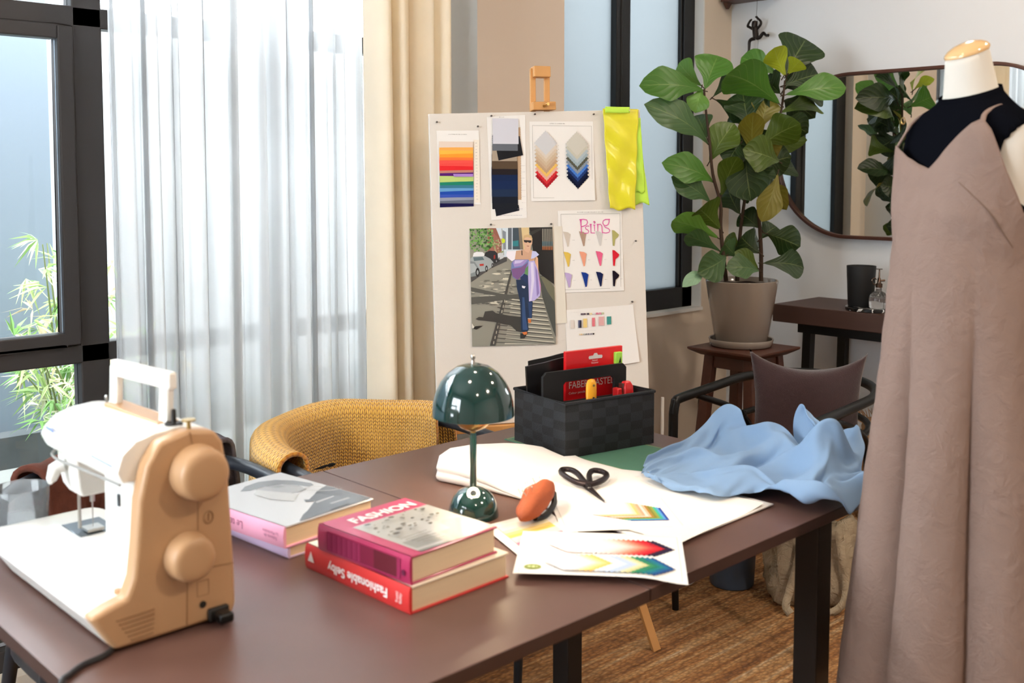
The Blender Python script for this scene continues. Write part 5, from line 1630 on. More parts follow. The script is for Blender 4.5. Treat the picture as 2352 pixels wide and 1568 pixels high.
fu = mth('FRACT', mth('MULTIPLY', sx.outputs['X'], 62.0))
tri = mth('ABSOLUTE', mth('SUBTRACT', fu, 0.5))
vv = mth('ADD', mth('MULTIPLY', sx.outputs['Y'], 52.0), mth('MULTIPLY', tri, 1.1))
fv = mth('FRACT', vv)
hv = mth('SINE', mth('MULTIPLY', fv, PI))
hu = mth('SINE', mth('MULTIPLY', mth('MULTIPLY', tri, 2.0), PI))
hgt = mth('MULTIPLY', mth('POWER', hv, 0.6), mth('ADD', mth('MULTIPLY', hu, 0.8), 0.2))
nzk = N(nt, 'ShaderNodeTexNoise')
nzk.inputs['Scale'].default_value = 60
nt.links.new(tc.outputs['UV'], nzk.inputs['Vector'])
cr = N(nt, 'ShaderNodeValToRGB')
cr.color_ramp.elements[0].position = 0.05
cr.color_ramp.elements[0].color = hx('#b0660f')
cr.color_ramp.elements[1].position = 0.55
cr.color_ramp.elements[1].color = hx('#ffc552')
nt.links.new(mth('ADD', hgt, mth('MULTIPLY', mth('SUBTRACT', nzk.outputs['Fac'], 0.5), 0.3)), cr.inputs[0])
nt.links.new(cr.outputs[0], pb.inputs['Base Color'])
bp = N(nt, 'ShaderNodeBump')
bp.inputs['Strength'].default_value = 1.0
bp.inputs['Distance'].default_value = 0.006
nt.links.new(hgt, bp.inputs['Height'])
nt.links.new(bp.outputs[0], pb.inputs['Normal'])
pb.inputs['Roughness'].default_value = 0.95
pb.inputs['Sheen Weight'].default_value = 0.4


def hoop_point(cx, cy, r, a, arm_y=0.0):
    return (cx + r * cos(a), cy + r * sin(a))


def drape_fn(cx, cy, r, a0, a1, zc, hang_in, hang_out, th, seed, wav=0.012):
    def f(u, v):
        a = lerp(a0, a1, u)
        x, y = hoop_point(cx, cy, r, a)
        nx, ny = cos(a), sin(a)
        z0 = zc + 0.07 * (y - cy)
        L = hang_in + hang_out + 0.07
        s = v * L
        wv = wav * sin(13 * u + seed) + wav * 0.6 * sin(29 * u + 2 * seed)
        if s < hang_in:
            d = (hang_in - s)
            out_ = -0.036 - 0.10 * d + wv * smoothstep(0, 0.1, d) - 0.035 * smoothstep(0.03, 0.2, d) * sin(7 * u + seed)
            z = z0 - d + 0.006
        elif s < hang_in + 0.07:
            t = (s - hang_in) / 0.07
            out_ = -0.036 * cos(PI * t)
            z = z0 + 0.006 + 0.026 * sin(PI * t)
        else:
            d = s - hang_in - 0.07
            out_ = 0.036 + 0.05 * d + wv * smoothstep(0, 0.1, d)
            z = z0 - d + 0.006
        z += 0.004 * sin(17 * u + 3 * seed) + th
        return (x + nx * out_, y + ny * out_, z)
    return f


o = MB().grid(110, 70, drape_fn(1.600, 2.150, 0.285, math.radians(186), math.radians(16), 0.706, 0.17, 0.26, 0.004, 1.3)).build('knitted_throw', m_knit, None, angle=180, solid=0.010)
tag(o, 'chunky mustard yellow knitted throw draped over a chair back', 'throw')
m_brown_fur = mat('brown_fleece', '#5a2f22', 0.95, var=0.35, vscale=40, bump=1.0, bscale=110)
m_marl = mat('grey_marled_knit', '#56525a', 0.95, var=0.75, vscale=45, bump=0.9, bscale=120)
o = MB().grid(50, 40, drape_fn(0.965, 2.150, 0.285, math.radians(122), math.radians(72), 0.690, 0.10, 0.2, 0.002, 0.4, 0.006)).build('fleece_scarf', m_brown_fur, None, angle=180, solid=0.014)
tag(o, 'rust brown fleece scarf over the chair behind the machine', 'scarf')
o = MB().grid(50, 40, drape_fn(0.965, 2.150, 0.285, math.radians(58), math.radians(26), 0.709, 0.14, 0.2, 0.012, 2.4, 0.008)).build('marled_cardigan', m_marl, None, angle=180, solid=0.012)
tag(o, 'grey and plum marled cardigan hung on the chair near the books', 'cardigan')

# plum cushion in the corner armchair
TL, TR = Vector((2.835, 1.880, 0.848)), Vector((3.110, 1.622, 0.832))
BLp, BRp = Vector((2.815, 1.868, 0.475)), Vector((3.085, 1.620, 0.475))
nrm = (TR - TL).cross(BLp - TL).normalized()
if nrm.dot(Vector((-1, -1, 0))) < 0:
    nrm = -nrm


def cushion(side):
    def f(u, v):
        p = lerp(lerp(BLp, BRp, u), lerp(TL, TR, u), v)
        eu, ev = 4 * u * (1 - u), 4 * v * (1 - v)
        pinch = Vector((0, 0, 0))
        # edges bow inward between the pointed corners
        pinch += (TR - TL).normalized() * (0.022 * ev * (0.5 - u) * 2 * abs(2 * u - 1) ** 2)
        pinch += Vector((0, 0, 1)) * (0.062 * (eu ** 0.8) * (0.5 - v) * 2 * abs(2 * v - 1) ** 2)
        th = 0.055 * (eu * ev) ** 0.55 * (1 + 0.06 * sin(8 * u + 5 * v) + 0.05 * sin(13 * v - 6 * u))
        return p + pinch + nrm * th * side
    return f


mb = MB().grid(36, 36, cushion(1)).grid(36, 36, cushion(-1))
o = mb.build('cushion', m_purple, None, angle=180)
tag(o, 'plum brown linen cushion with pointed corners on the black armchair', 'cushion')

# ================================================================ easel and pin board
m_beech = mat('beech_wood', '#c99256', 0.5, var=0.12, vscale=5, stretch=(8, 8, 0.6))
m_board = mat('linen_pin_board', '#dad3ca', 0.9, var=0.03, vscale=3, bump=0.2, bscale=420)
BO = Vector((1.922, 2.321, 0.668))
QU, QV = Vector((0.89100652, -0.4539905, 0)), Vector((0.02269007, 0.04453177, 0.99875026))
QN = Vector((-0.45342313, -0.889893, 0.04997917))


def Q(a, b, n=0.0):
    return BO + QU * a + QV * b + QN * n


corn = [(0.0, 0.0), (0.664, 0.0), (0.643, 0.926), (-0.011, 0.903)]
o = MB().prism(corn, lambda u, v, t: Q(u, v, t), -0.014, 0.0).build('pin_board', m_board, None, smooth=False, bevel=0.0015, segs=2)
tag(o, 'pale linen-covered pin board with swatch charts standing on the easel', 'pin board')

es = thing('easel', 'light beech easel holding the pin board', 'easel', (2.30, 2.30, 0))
mb = MB()
for a in (0.312, 0.356):
    mb.bar(Q(a - 0.004, 0.60, -0.030), Q(a, 1.045, -0.030), 0.011, 0.016, tuple(QU))
mb.build('mast', m_beech, es, smooth=False, bevel=0.001, segs=1)
MB().bar(Q(0.334, 0.05, -0.030), Q(0.334, 0.62, -0.030), 0.060, 0.016, tuple(QN)).build('centre_post', m_beech, es, smooth=False)
mb = MB().bar(Q(0.309, 1.034, -0.022), Q(0.360, 1.034, -0.022), 0.032, 0.036, tuple(QN))
mb.build('top_block', m_beech, es, smooth=False, bevel=0.002, segs=2)
mb = MB().bar(Q(0.299, 0.930, -0.006), Q(0.369, 0.932, -0.006), 0.024, 0.040, tuple(QN))
cl = mb.build('clamp', m_beech, es, smooth=False, bevel=0.002, segs=2)
mb = MB().tube([Q(0.332, 0.930, 0.012), Q(0.337, 0.9335, 0.036)], 0.0045, 10)
mb.build('clamp_screw', m_brass, cl)
MB().bar(Q(0.04, -0.010, 0.006), Q(0.62, -0.010, 0.006), 0.016, 0.030, tuple(QN)).build('tray', m_beech, es, smooth=False, bevel=0.001, segs=1)
MB().box(Q(0.105, -0.006, 0.050), (0.026, 0.034, 0.020), 0, Matrix((QU, QN, QV)).transposed() @ Matrix.Rotation(0.35, 3, 'Y')).build('tray_peg', m_beech, es, smooth=False, bevel=0.001, segs=1)
for a, top, foot in ((0.30, 0.52, (1.975, 2.205, 0.0)), (0.46, 0.52, (2.397, 1.893, 0.0))):
    ft = Vector(foot)
    ps = Q(a, -0.035, -0.026)
    MB().bar(ps + (ps - ft) * 0.55, ft, 0.018, 0.024, tuple(QU)).build('leg', m_beech, es, smooth=False, bevel=0.001, segs=1)
MB().bar(Q(0.334, 0.50, -0.045), (2.52, 2.66, 0.0), 0.018, 0.024, tuple(QU)).build('rear_leg', m_beech, es, smooth=False, bevel=0.001, segs=1)


def pinned_card(name, label, cat, quad, items, m=None, lift=0.001, curl=0.0, lines=(), deco=(), swname='swatch', th=0.0004):
    """items: (hex, polygon in board coordinates) become cloth swatches; lines: printed polygons"""
    cx_ = sum(q[0] for q in quad) / 4
    cy_ = sum(q[1] for q in quad) / 4
    root = thing(name, label, cat, tuple(Q(cx_, cy_, lift)))
    q = [Vector(p) for p in quad]          # tl, tr, br, bl

    def f(u, v):
        a = lerp(lerp(q[3], q[2], u), lerp(q[0], q[1], u), v)
        n = lift + curl * ((1 - v) ** 2) * (0.4 + u)
        return Q(a.x, a.y, n)
    MB().grid(8, 10, f).build('card', m or m_paper, root, angle=180)
    for i, (c, poly) in enumerate(items):
        z0 = lift + 0.0008 + curl * 0.5 + i * 0.00022
        top = [Q(a, b, z0) for a, b in poly]
        bot = [Q(a, b, z0 - 0.0003) for a, b in poly]
        k = len(poly)
        mb = MB().face(top, 0, hx(c))
        for j in range(k):
            mb.face([bot[j], bot[(j + 1) % k], top[(j + 1) % k], top[j]], 0, hx(c))
        mb.build(swname, m_swatch, root, smooth=False)
    if lines:
        mb = MB()
        for i, (c, poly) in enumerate(lines):
            mb.face([Q(a, b, lift + 0.0006 + curl * 0.5 + i * 0.00004) for a, b in poly], 0, hx(c))
        mb.build('printed_marks', m_print, root, smooth=False, weld=False)
    return root


def frame_lines(x0, y0, x1, y1, c='#8f8c88', t=0.0007):
    return [(c, rect(x0, y0, x1, y0 + t)), (c, rect(x0, y1 - t, x1, y1)), (c, rect(x0, y0, x0 + t, y1)), (c, rect(x1 - t, y0, x1, y1))]


def scribble(x0, x1, y, h=0.0022, c='#b9b5b0', seed=1):
    r_ = random.Random(seed)
    out_, x = [], x0
    while x < x1:
        w = r_.uniform(0.0012, 0.0042)
        out_.append((c, rect(x, y - h / 2 * r_.uniform(.5, 1), min(x + w, x1), y + h / 2 * r_.uniform(.5, 1))))
        x += w + r_.uniform(0.0006, 0.0025)
    return out_


# rainbow chart
bands = [(487, '#f0dccd'), (540, '#fbb35c'), (582, '#fdc04e'), (627, '#fba338'), (675, '#f97f40'), (712, '#f75b50'), (750, '#f4524c'), (790, '#ea2f33'), (846, '#c58474'), (880, '#5b2275'), (924, '#c3d981'),
         (1000, '#27866b'), (1045, '#407d96'), (1085, '#6ca4d4'), (1125, '#264eac'), (1172, '#3d57b6'), (1210, '#9a9fb2'), (1250, '#6a7082'), (1290, '#1c194a'), (1335, None)]
items = []


def by(z):
    return 0.824 - (z - 487) / (1335 - 487) * 0.182


for k in range(len(bands) - 2, -1, -1):
    z0 = bands[k][0]
    y1, y0 = by(z0), by(bands[k + 1][0])
    j = 0.0012 * math.sin(k * 2.3)
    items.append((bands[k][1], [(0.0165 + j * .4, y0 - 0.006 + j), (0.0665, y0 - 0.0052), (0.1165, y0 - 0.005 - j), (0.1165 + j * .3, y1), (0.0165, y1)]))
items.append(('#b489d8', [(0.058, by(957)), (0.1155, by(957)), (0.1155, by(920)), (0.056, by(920))]))
lines = scribble(0.045, 0.10, 0.845, 0.002, '#a9a5a1', 3)
lines += [('#e9e0d2', rect(0.1185, 0.648, 0.1362, 0.83))]
for k in range(19):
    lines += scribble(0.1245, 0.130, by(505 + k * 42), 0.0016, '#a5a09a', 20 + k)
pinned_card('colour_chart', 'rainbow-striped fabric colour chart pinned at the board corner', 'colour chart', [(0.010, 0.855), (0.136, 0.857), (0.138, 0.643), (0.014, 0.648)], items, curl=0.0, lines=lines)

# dark suiting chart
items = [('#c8a98a', pinked(0.236, 0.655, 0.262, 0.868, 6, 30, 0.001)),
         ('#22252e', [(0.180, 0.632), (0.184, 0.608), (0.255, 0.624), (0.253, 0.640), (0.19, 0.646)]),
         ('#23262d', pinked(0.172, 0.628, 0.2515, 0.665, 22, 10)), ('#20242e', pinked(0.1715, 0.645, 0.251, 0.688, 22, 12)), ('#26344f', pinked(0.171, 0.664, 0.2515, 0.712, 22, 12)),
         ('#1e2e54', pinked(0.171, 0.686, 0.251, 0.738, 22, 12)), ('#1d2b4e', pinked(0.171, 0.71, 0.2515, 0.752, 22, 10)), ('#2a2528', pinked(0.172, 0.728, 0.2515, 0.768, 22, 10)), ('#5d4c3c', pinked(0.172, 0.745, 0.251, 0.79, 22, 10)),
         ('#b0a08e', pinked(0.173, 0.768, 0.25, 0.815, 22, 10)), ('#252529', [(0.186, 0.806), (0.193, 0.770), (0.268, 0.786), (0.258, 0.842), (0.20, 0.83)]),
         ('#6c7078', pinked(0.174, 0.798, 0.2525, 0.845, 22, 8)), ('#dcdce6', pinked(0.176, 0.818, 0.255, 0.893, 22, 16, 0.0008))]
lines = scribble(0.183, 0.262, 0.610, 0.002, '#b3b0bb', 5) + scribble(0.197, 0.212, 0.8965, 0.0014, '#77727a', 6) + scribble(0.25, 0.265, 0.6285, 0.0016, '#b3b0bb', 9)
for k in range(7):
    lines += scribble(0.262, 0.274, 0.755 - k * 0.018, 0.0012, '#b3aeb0', 40 + k)
pinned_card('colour_chart', 'narrow white chart with white, brown and navy pinked wool samples', 'colour chart', [(0.160, 0.897), (0.277, 0.904), (0.278, 0.602), (0.169, 0.597)], items, lines=lines)

# chart with two columns of chevrons
items = []
for cx_, cols, y0 in ((0.338, ['#d9d9dc', '#e2d6c9', '#dccab4', '#d3bca0', '#ccb094', '#c2a385', '#f0c268', '#e6aF9e', '#d5343a', '#ad222d'], 0.822),
                      (0.435, ['#d6d2c6', '#cdcab9', '#b7c5cc', '#a4b5bd', '#5b5c4f', '#8c98a6', '#4a7ccd', '#27407a', '#16203f', '#12172f'], 0.820)):
    for k in range(len(cols) - 1, -1, -1):
        cc = cols[k].lower()
        items.append((cc, [(a, y0 - k * 0.0108 + (b - 0) * 1.02) for a, b in [(p[0], p[1]) for p in diamond(cx_ + 0.0003 * k, 0.0, 0.0365, 6)]]))
lines = frame_lines(0.298, 0.660, 0.484, 0.874) + scribble(0.352, 0.40, 0.880, 0.0026, '#a19d99', 8)
for k in range(9):
    lines += scribble(0.377, 0.381, 0.815 - k * 0.011, 0.0014, '#a19d99', 60 + k) + scribble(0.474, 0.478, 0.815 - k * 0.011, 0.0014, '#a19d99', 80 + k)
pinned_card('colour_chart', 'framed white chart with two columns of zigzag chevron samples', 'colour chart', [(0.290, 0.885), (0.490, 0.888), (0.492, 0.652), (0.292, 0.651)], items, lines=lines, curl=0.003)

# sling chart with twelve pinched samples
items = []
pal = [['#d9cdbf', '#b79a86', '#d8d4d0', '#b3ad6e'], ['#e5c25c', '#f0a486', '#ee6a92', '#de2a3a'], ['#c5afdc', '#1f3f94', '#1c2550', '#221a26']]
xs = [(0.402, 0.452, 0.505, 0.555), (0.402, 0.452, 0.504, 0.555), (0.404, 0.457, 0.504, 0.554)]
for r_ in range(3):
    for k in range(4):
        x, y = xs[r_][k], (0.538, 0.478, 0.416)[r_]
        if k < 3:
            poly = [(x - 0.012, y + 0.022), (x + 0.002, y + 0.020), (x + 0.011, y + 0.014), (x + 0.008, y), (x + 0.005, y - 0.022), (x + 0.001, y - 0.023), (x - 0.004, y - 0.004)]
        else:
            poly = [(x - 0.009, y + 0.024), (x - 0.002, y + 0.023), (x + 0.013, y + 0.010), (x + 0.010, y + 0.003), (x + 0.001, y - 0.004), (x - 0.002, y - 0.024), (x - 0.007, y - 0.023), (x - 0.008, y)]
        items.append((pal[r_][k], poly))
lines = frame_lines(0.383, 0.386, 0.573, 0.612, '#7f7c7a') + scribble(0.435, 0.52, 0.617, 0.0022, '#b0aca8', 11)
for r_ in range(3):
    for k in range(4):
        lines += scribble(xs[r_][k] + 0.016, xs[r_][k] + 0.023, (0.534, 0.474, 0.414)[r_], 0.0016, '#b5b1ad', 100 + r_ * 4 + k)
sl = pinned_card('colour_chart', 'white chart headed Psling with twelve small bunched cloth samples', 'colour chart', [(0.374, 0.622), (0.578, 0.625), (0.583, 0.378), (0.379, 0.378)], items, lines=lines, curl=0.001)
m_pink_ink = mat('pink_ink', '#d3519c', 0.6, var=0)


def hpx(x, y):
    return (0.442 + (x - 465) / 555 * 0.097, 0.596 - (y - 185) / 220 * 0.043)


mb = MB()


def stroke(pts, w):
    """flat pen stroke; each point may carry its own width"""
    P2 = [Vector(hpx(*p[:2])) for p in pts]
    L_, R_ = [], []
    for i, p in enumerate(P2):
        d = (P2[min(i + 1, len(P2) - 1)] - P2[max(i - 1, 0)]).normalized()
        ww = (pts[i][2] if len(pts[i]) > 2 else w) / 555 * 0.097 / 2
        L_.append(p + Vector((-d.y, d.x)) * ww)
        R_.append(p - Vector((-d.y, d.x)) * ww)
    for i in range(len(P2) - 1):
        mb.face([Q(*L_[i], 0.0026), Q(*L_[i + 1], 0.0026), Q(*R_[i + 1], 0.0026), Q(*R_[i], 0.0026)])


stroke([(488, 190, 40), (490, 230, 22), (494, 300, 16), (497, 402, 14)], 16)
stroke([(463, 190), (540, 186), (595, 196), (612, 232), (595, 268), (550, 288), (498, 300)], 15)
stroke([(642, 292), (598, 290), (568, 308), (575, 332), (612, 350), (634, 374), (618, 398), (540, 402)], 13)
stroke([(650, 266), (685, 266)], 16)
stroke([(668, 266, 22), (670, 330, 14), (672, 400, 12)], 14)
stroke([(668, 396), (746, 398)], 12)
stroke([(715, 276), (752, 276)], 12)
stroke([(735, 276, 16), (738, 372, 8)], 12)
stroke([(720, 236), (727, 224), (735, 220), (744, 226), (748, 238), (740, 248), (728, 248)], 16)
stroke([(778, 268), (850, 266), (874, 296), (876, 340), (880, 404)], 14)
stroke([(797, 270, 18), (800, 404, 8)], 12)
stroke([(1024, 192), (940, 192), (900, 212), (890, 246), (908, 278), (950, 290), (990, 270), (1006, 232), (1004, 194)], 15)
stroke([(915, 296), (940, 318), (995, 334), (1018, 362), (1004, 392), (950, 402), (888, 394)], 14)
mb.build('heading', m_pink_ink, sl, smooth=False, weld=False)

# loose paper with printed colour chips
items = []
lines = []
for x, w, y, h, c in ((0.414, 0.011, 0.283, 0.026, '#d9d0c8'), (0.4385, 0.010, 0.283, 0.023, '#4c4f6e'), (0.455, 0.012, 0.285, 0.027, '#e3c67e'), (0.482, 0.009, 0.287, 0.026, '#d9737c'), (0.507, 0.017, 0.289, 0.027, '#d9a8a6'), (0.532, 0.014, 0.290, 0.024, '#3f8f88')):
    lines.append((c, rect(x - w / 2, y - h / 2, x + w / 2, y + h / 2)))
lines.append(('#2e2d3c', [(0.4365, 0.272), (0.4435, 0.272), (0.4435, 0.290), (0.440, 0.294)]))
for x, c in ((0.445, '#5d4f5a'), (0.4535, '#5d4f5a'), (0.4645, '#4c434c'), (0.474, '#e5d0a4'), (0.483, '#dddce0'), (0.4935, '#d07a92'), (0.503, '#d58aa0'), (0.512, '#b9bf9c')):
    lines.append((c, rect(x - 0.0038, 0.3095, x + 0.0038, 0.3150)))
for k, c in enumerate(['#e3cfae', '#dfc091', '#c4bcae', '#9aa5a5', '#7d7f88', '#6f7182', '#8c8795', '#75707e', '#1d1b22']):
    lines.append((c, rect(0.4355 + k * 0.0055, 0.2495, 0.4395 + k * 0.0055, 0.254)))
lines += scribble(0.42, 0.44, 0.319, 0.0010, '#c9c6c6', 13) + scribble(0.43, 0.49, 0.262, 0.001, '#cfcccc', 14)
pinned_card('paper_sheet', 'plain white sheet printed with small rows of colour chips', 'paper', [(0.392, 0.326), (0.612, 0.335), (0.629, 0.160), (0.399, 0.140)], [], lines=lines, curl=0.004, lift=0.0016)

# sheet behind the photograph and the photograph itself
pinned_card('paper_sheet', 'blank cream sheet behind the street photograph', 'paper', [(0.34, 0.576), (0.386, 0.576), (0.397, 0.287), (0.345, 0.287)], [], m=m_cream_paper, lift=0.0030)


def ph(x, y):
    s = (x - (85 + (y - 85) / 1405 * 40)) / 1000.0
    t = 1 - (y - (85 - 27 * s)) / 1405.0
    s, t = min(1, max(0, s)), min(1, max(0, t))
    tl, tr, br, bl = Vector((0.102, 0.573)), Vector((0.355, 0.574)), Vector((0.362, 0.226)), Vector((0.105, 0.231))
    p = lerp(lerp(bl, br, s), lerp(tl, tr, s), t)
    return (p.x, p.y)


pr = random.Random(12)
PH = []


def pp(c, *pts):
    PH.append((c, [ph(*q) for q in pts]))


pp('#8f8d82', (80, 40), (1130, 30), (1130, 1500), (80, 1500))                     # pavement
pp('#cfdbe4', (300, 40), (760, 40), (760, 420), (300, 420))                        # sky
pp('#8f5a4c', (300, 50), (400, 40), (470, 250), (470, 400), (300, 400))            # brick house
for k in range(9):
    pp('#a86f60', (330 + k * 13, 90 + k * 14), (336 + k * 13, 90 + k * 14), (340 + k * 12, 380), (333 + k * 12, 380))
pp('#5e6670', (545, 50), (590, 50), (590, 330), (545, 330))
pp('#7f8792', (480, 100), (520, 120), (520, 330), (480, 330))
pp('#3c4a55', (600, 60), (690, 50), (690, 330), (600, 330))
pp('#d8bf8e', (690, 45), (800, 45), (800, 330), (690, 330))
pp('#7a6f60', (670, 50), (705, 50), (730, 330), (690, 330))
pp('#2e7d86', (600, 230), (670, 220), (672, 290), (602, 292))
pp('#a3a9a8', (465, 80), (476, 80), (500, 400), (490, 400))
pp('#c9dc2a', (458, 210), (485, 195), (512, 215), (505, 250), (475, 255))
for k in range(230):                                                              # tree
    x, y = pr.uniform(80, 365), pr.uniform(50, 345)
    if ((x - 215) / 160) ** 2 + ((y - 190) / 165) ** 2 > 1.05:
        continue
    s = pr.uniform(8, 20)
    pp(pr.choice(['#4d7d3a', '#6ea04f', '#35602c', '#82b163', '#5b8f45', '#294d22']), *[(x + s * cos(a) * pr.uniform(.6, 1.1), y + s * sin(a) * pr.uniform(.6, 1.1)) for a in [i * PI / 3 for i in range(6)]])
for k in range(50):
    x, y = pr.uniform(370, 480), pr.uniform(200, 380)
    s = pr.uniform(5, 12)
    pp(pr.choice(['#8d9c6a', '#a9a878', '#77805a', '#b99b82']), *[(x + s * cos(a), y + s * sin(a)) for a in [i * PI / 3 for i in range(6)]])
# road edge and parked cars
pp('#4a4a4a', (90, 640), (250, 560), (480, 430), (530, 420), (530, 470), (330, 560), (110, 720))
pp('#e6e8ea', (125, 420), (135, 375), (170, 360), (240, 362), (262, 380), (265, 430), (150, 450))
pp('#23262b', (255, 420), (275, 365), (330, 345), (390, 350), (440, 400), (445, 470), (400, 495), (300, 480))
pp('#8a2a22', (372, 400), (392, 395), (392, 440), (372, 445))
pp('#c8ccd0', (420, 380), (450, 368), (485, 375), (492, 430), (450, 450), (425, 440))
pp('#9fa6a8', (98, 440), (130, 415), (270, 410), (330, 440), (368, 480), (365, 530), (290, 585), (190, 600), (98, 560))
pp('#566a70', (130, 425), (240, 420), (262, 455), (140, 470))
pp('#b03128', (205, 505), (255, 500), (255, 525), (210, 530))
pp('#7f8789', (96, 470), (150, 480), (200, 560), (205, 640), (96, 660))
pp('#a9b0b2', (96, 500), (140, 500), (180, 560), (150, 600), (96, 620))
for (cx_, cy_, rx, ry) in ((183, 605, 24, 55), (288, 560, 16, 38), (405, 470, 12, 28), (437, 445, 8, 20), (358, 520, 12, 28)):
    pp('#1d1d1f', *[(cx_ + rx * cos(a), cy_ + ry * sin(a)) for a in [i * PI / 7 for i in range(14)]])
    pp('#9a9ea0', *[(cx_ + rx * .5 * cos(a), cy_ + ry * .5 * sin(a)) for a in [i * PI / 5 for i in range(10)]])
# pavement dapple
for k in range(150):
    x, y = pr.uniform(105, 680), pr.uniform(470, 1000)
    if y < 760 - (x - 100) * 0.55:
        continue
    w, h = pr.uniform(20, 70), pr.uniform(4, 14)
    pp(pr.choice(['#c6c0ae', '#d6d0be', '#a9a496', '#6f6e66', '#5c5b55']), *[(x + w * cos(a) * pr.uniform(.6, 1), y + h * sin(a) * pr.uniform(.6, 1)) for a in [i * PI / 4 for i in range(8)]])
# fence shadow stripes and kerb
for k in range(12):
    y0 = 860 + k * 52
    pp('#c8c3b2', (600 - k * 8, y0 + 6), (960 + k * 14, y0 + 50), (965 + k * 14, y0 + 64), (590 - k * 8, y0 + 28))
    pp('#4f4f4b', (430 - k * 4, y0), (960 + k * 14, y0 + 66), (965 + k * 14, y0 + 76), (430 - k * 4, y0 + 10))
pp('#4a4a47', (585, 560), (600, 560), (395, 1480), (330, 1480))
pp('#4a4a47', (560, 640), (572, 640), (480, 1100), (440, 1100))
for k in range(9):
    y = 930 + k * 62
    x = 500 - k * 16
    pp('#b9b4a4', (x, y), (x + 10, y), (x + 6, y + 34), (x - 4, y + 34))
pp('#555550', (105, 780), (420, 850), (700, 890), (700, 930), (400, 880), (105, 830))
pp('#555550', (105, 900), (700, 860), (700, 905), (110, 985))
pp('#3f403d', (160, 1160), (200, 1135), (250, 1140), (270, 1070), (360, 1060), (400, 1090), (560, 1120), (700, 1135), (700, 1320), (640, 1300), (580, 1240), (480, 1220), (380, 1195), (250, 1180), (190, 1175))
pp('#2c2d2b', (690, 1330), (780, 1330), (740, 1390), (690, 1395))
pp('#4b4e4a', (930, 640), (1000, 640), (1120, 900), (1130, 1380), (1090, 1300), (960, 900))
pp('#6c6b57', (935, 650), (1000, 650), (1115, 780), (1118, 960), (1020, 830))
# iron fence
pp('#1b1b1c', (800, 50), (1130, 40), (1130, 760), (1100, 740), (930, 620), (860, 420), (830, 250))
for k in range(15):
    x = 958 + k * 11
    pp('#98948a' if k % 3 else '#b9b4a6', (x, 80), (x + 4, 80), (x + 6, 300), (x + 2, 300))
    pp('#4d7f90', (x, 230), (x + 4, 230), (x + 5, 280), (x + 1, 280))
    pp('#c7743a', (x + 1, 292), (x + 5, 290), (x + 5, 330), (x + 1, 335))
pp('#333331', (800, 120), (940, 70), (948, 90), (820, 160))
# walking woman in a lilac sling, jeans and sunglasses
pp('#d9a987', (880, 400), (905, 430), (912, 600), (895, 610), (870, 470))
pp('#caa185', (620, 420), (640, 345), (735, 330), (830, 335), (880, 400), (860, 470), (640, 470))
pp('#d7ad92', (735, 240), (745, 310), (740, 345), (790, 370), (815, 330), (825, 260), (790, 225))
pp('#d9b295', (724, 190), (735, 160), (780, 150), (825, 160), (838, 200), (835, 260), (805, 310), (780, 318), (750, 300), (728, 250))
pp('#c9a97c', (724, 205), (733, 165), (780, 148), (828, 165), (838, 210), (832, 230), (820, 195), (780, 180), (745, 190), (730, 230))
pp('#231d1c', (732, 215), (828, 220), (824, 245), (800, 250), (782, 238), (765, 248), (738, 240))
pp('#9c5f52', (770, 283), (800, 285), (796, 293), (772, 291))
pp('#24365e', (690, 640), (790, 600), (790, 800), (700, 770))
pp('#1f3350', (640, 690), (720, 690), (800, 760), (840, 960), (830, 1150), (775, 1150), (765, 960), (775, 1100), (790, 1290), (770, 1320), (700, 1310), (695, 1100), (690, 960), (650, 790))
pp('#35507a', (715, 900), (740, 900), (755, 1120), (780, 1290), (720, 1290), (712, 1100))
pp('#2a426a', (785, 960), (830, 960), (828, 1140), (800, 1150))
pp('#c9723a', (710, 1320), (770, 1310), (772, 1345), (735, 1350)),
pp('#c9723a', (778, 1165), (818, 1160), (820, 1205), (790, 1208))
pp('#efeaf3', (520, 400), (530, 350), (640, 345), (625, 450), (590, 470), (540, 430))
pp('#6f7fb4', (585, 490), (620, 450), (790, 448), (800, 470), (770, 560), (720, 640), (650, 690), (600, 660), (580, 570))
pp('#9f8cc6', (600, 480), (625, 455), (780, 455), (720, 520), (620, 540))
pp('#7a5687', (585, 560), (700, 540), (785, 480), (740, 600), (660, 690), (600, 650))
pp('#cbbfe2', (625, 460), (740, 455), (690, 490), (620, 500))
pp('#5f8d5a', (750, 560), (785, 520), (785, 640), (745, 620))
pp('#b9aede', (790, 470), (860, 460), (900, 560), (940, 760), (930, 880), (860, 940), (795, 950), (785, 640))
pp('#dcd5ef', (815, 480), (850, 480), (860, 700), (825, 940), (805, 940), (825, 700))
pp('#8d7bb8', (870, 520), (895, 580), (920, 850), (890, 890), (880, 700))
pp('#c58cb6', (900, 570), (940, 760), (935, 850), (915, 700))
pp('#c4c8ec', (835, 345), (880, 350), (920, 390), (860, 430), (820, 440))
pp('#efeef4', (710, 760), (755, 770), (740, 795), (712, 785))
pp('#222326', (705, 340), (715, 340), (718, 400), (706, 395))
pp('#2e2e2c', (120, 1270), (165, 1245), (250, 1240), (170, 1285)), pp('#e6e3da', (118, 1210), (148, 1255), (130, 1275), (118, 1260))
pht = thing('photo_print', 'street photograph of a woman in a lilac sling and jeans', 'photograph', tuple(Q(0.23, 0.40, 0.004)))
quad = [(0.102, 0.573), (0.355, 0.574), (0.362, 0.226), (0.105, 0.231)]
MB().prism([quad[3], quad[2], quad[1], quad[0]], lambda u, v, t: Q(u, v, t), 0.0040, 0.0043).build('photo_paper', m_white, pht, smooth=False)
mb = MB()
for i, (c, poly) in enumerate(PH):
    mb.face([Q(a, b, 0.0044 + i * 0.000004) for a, b in poly], 0, hx(c))
mb.build('photo_image', m_gloss_print, pht, smooth=False, weld=False)

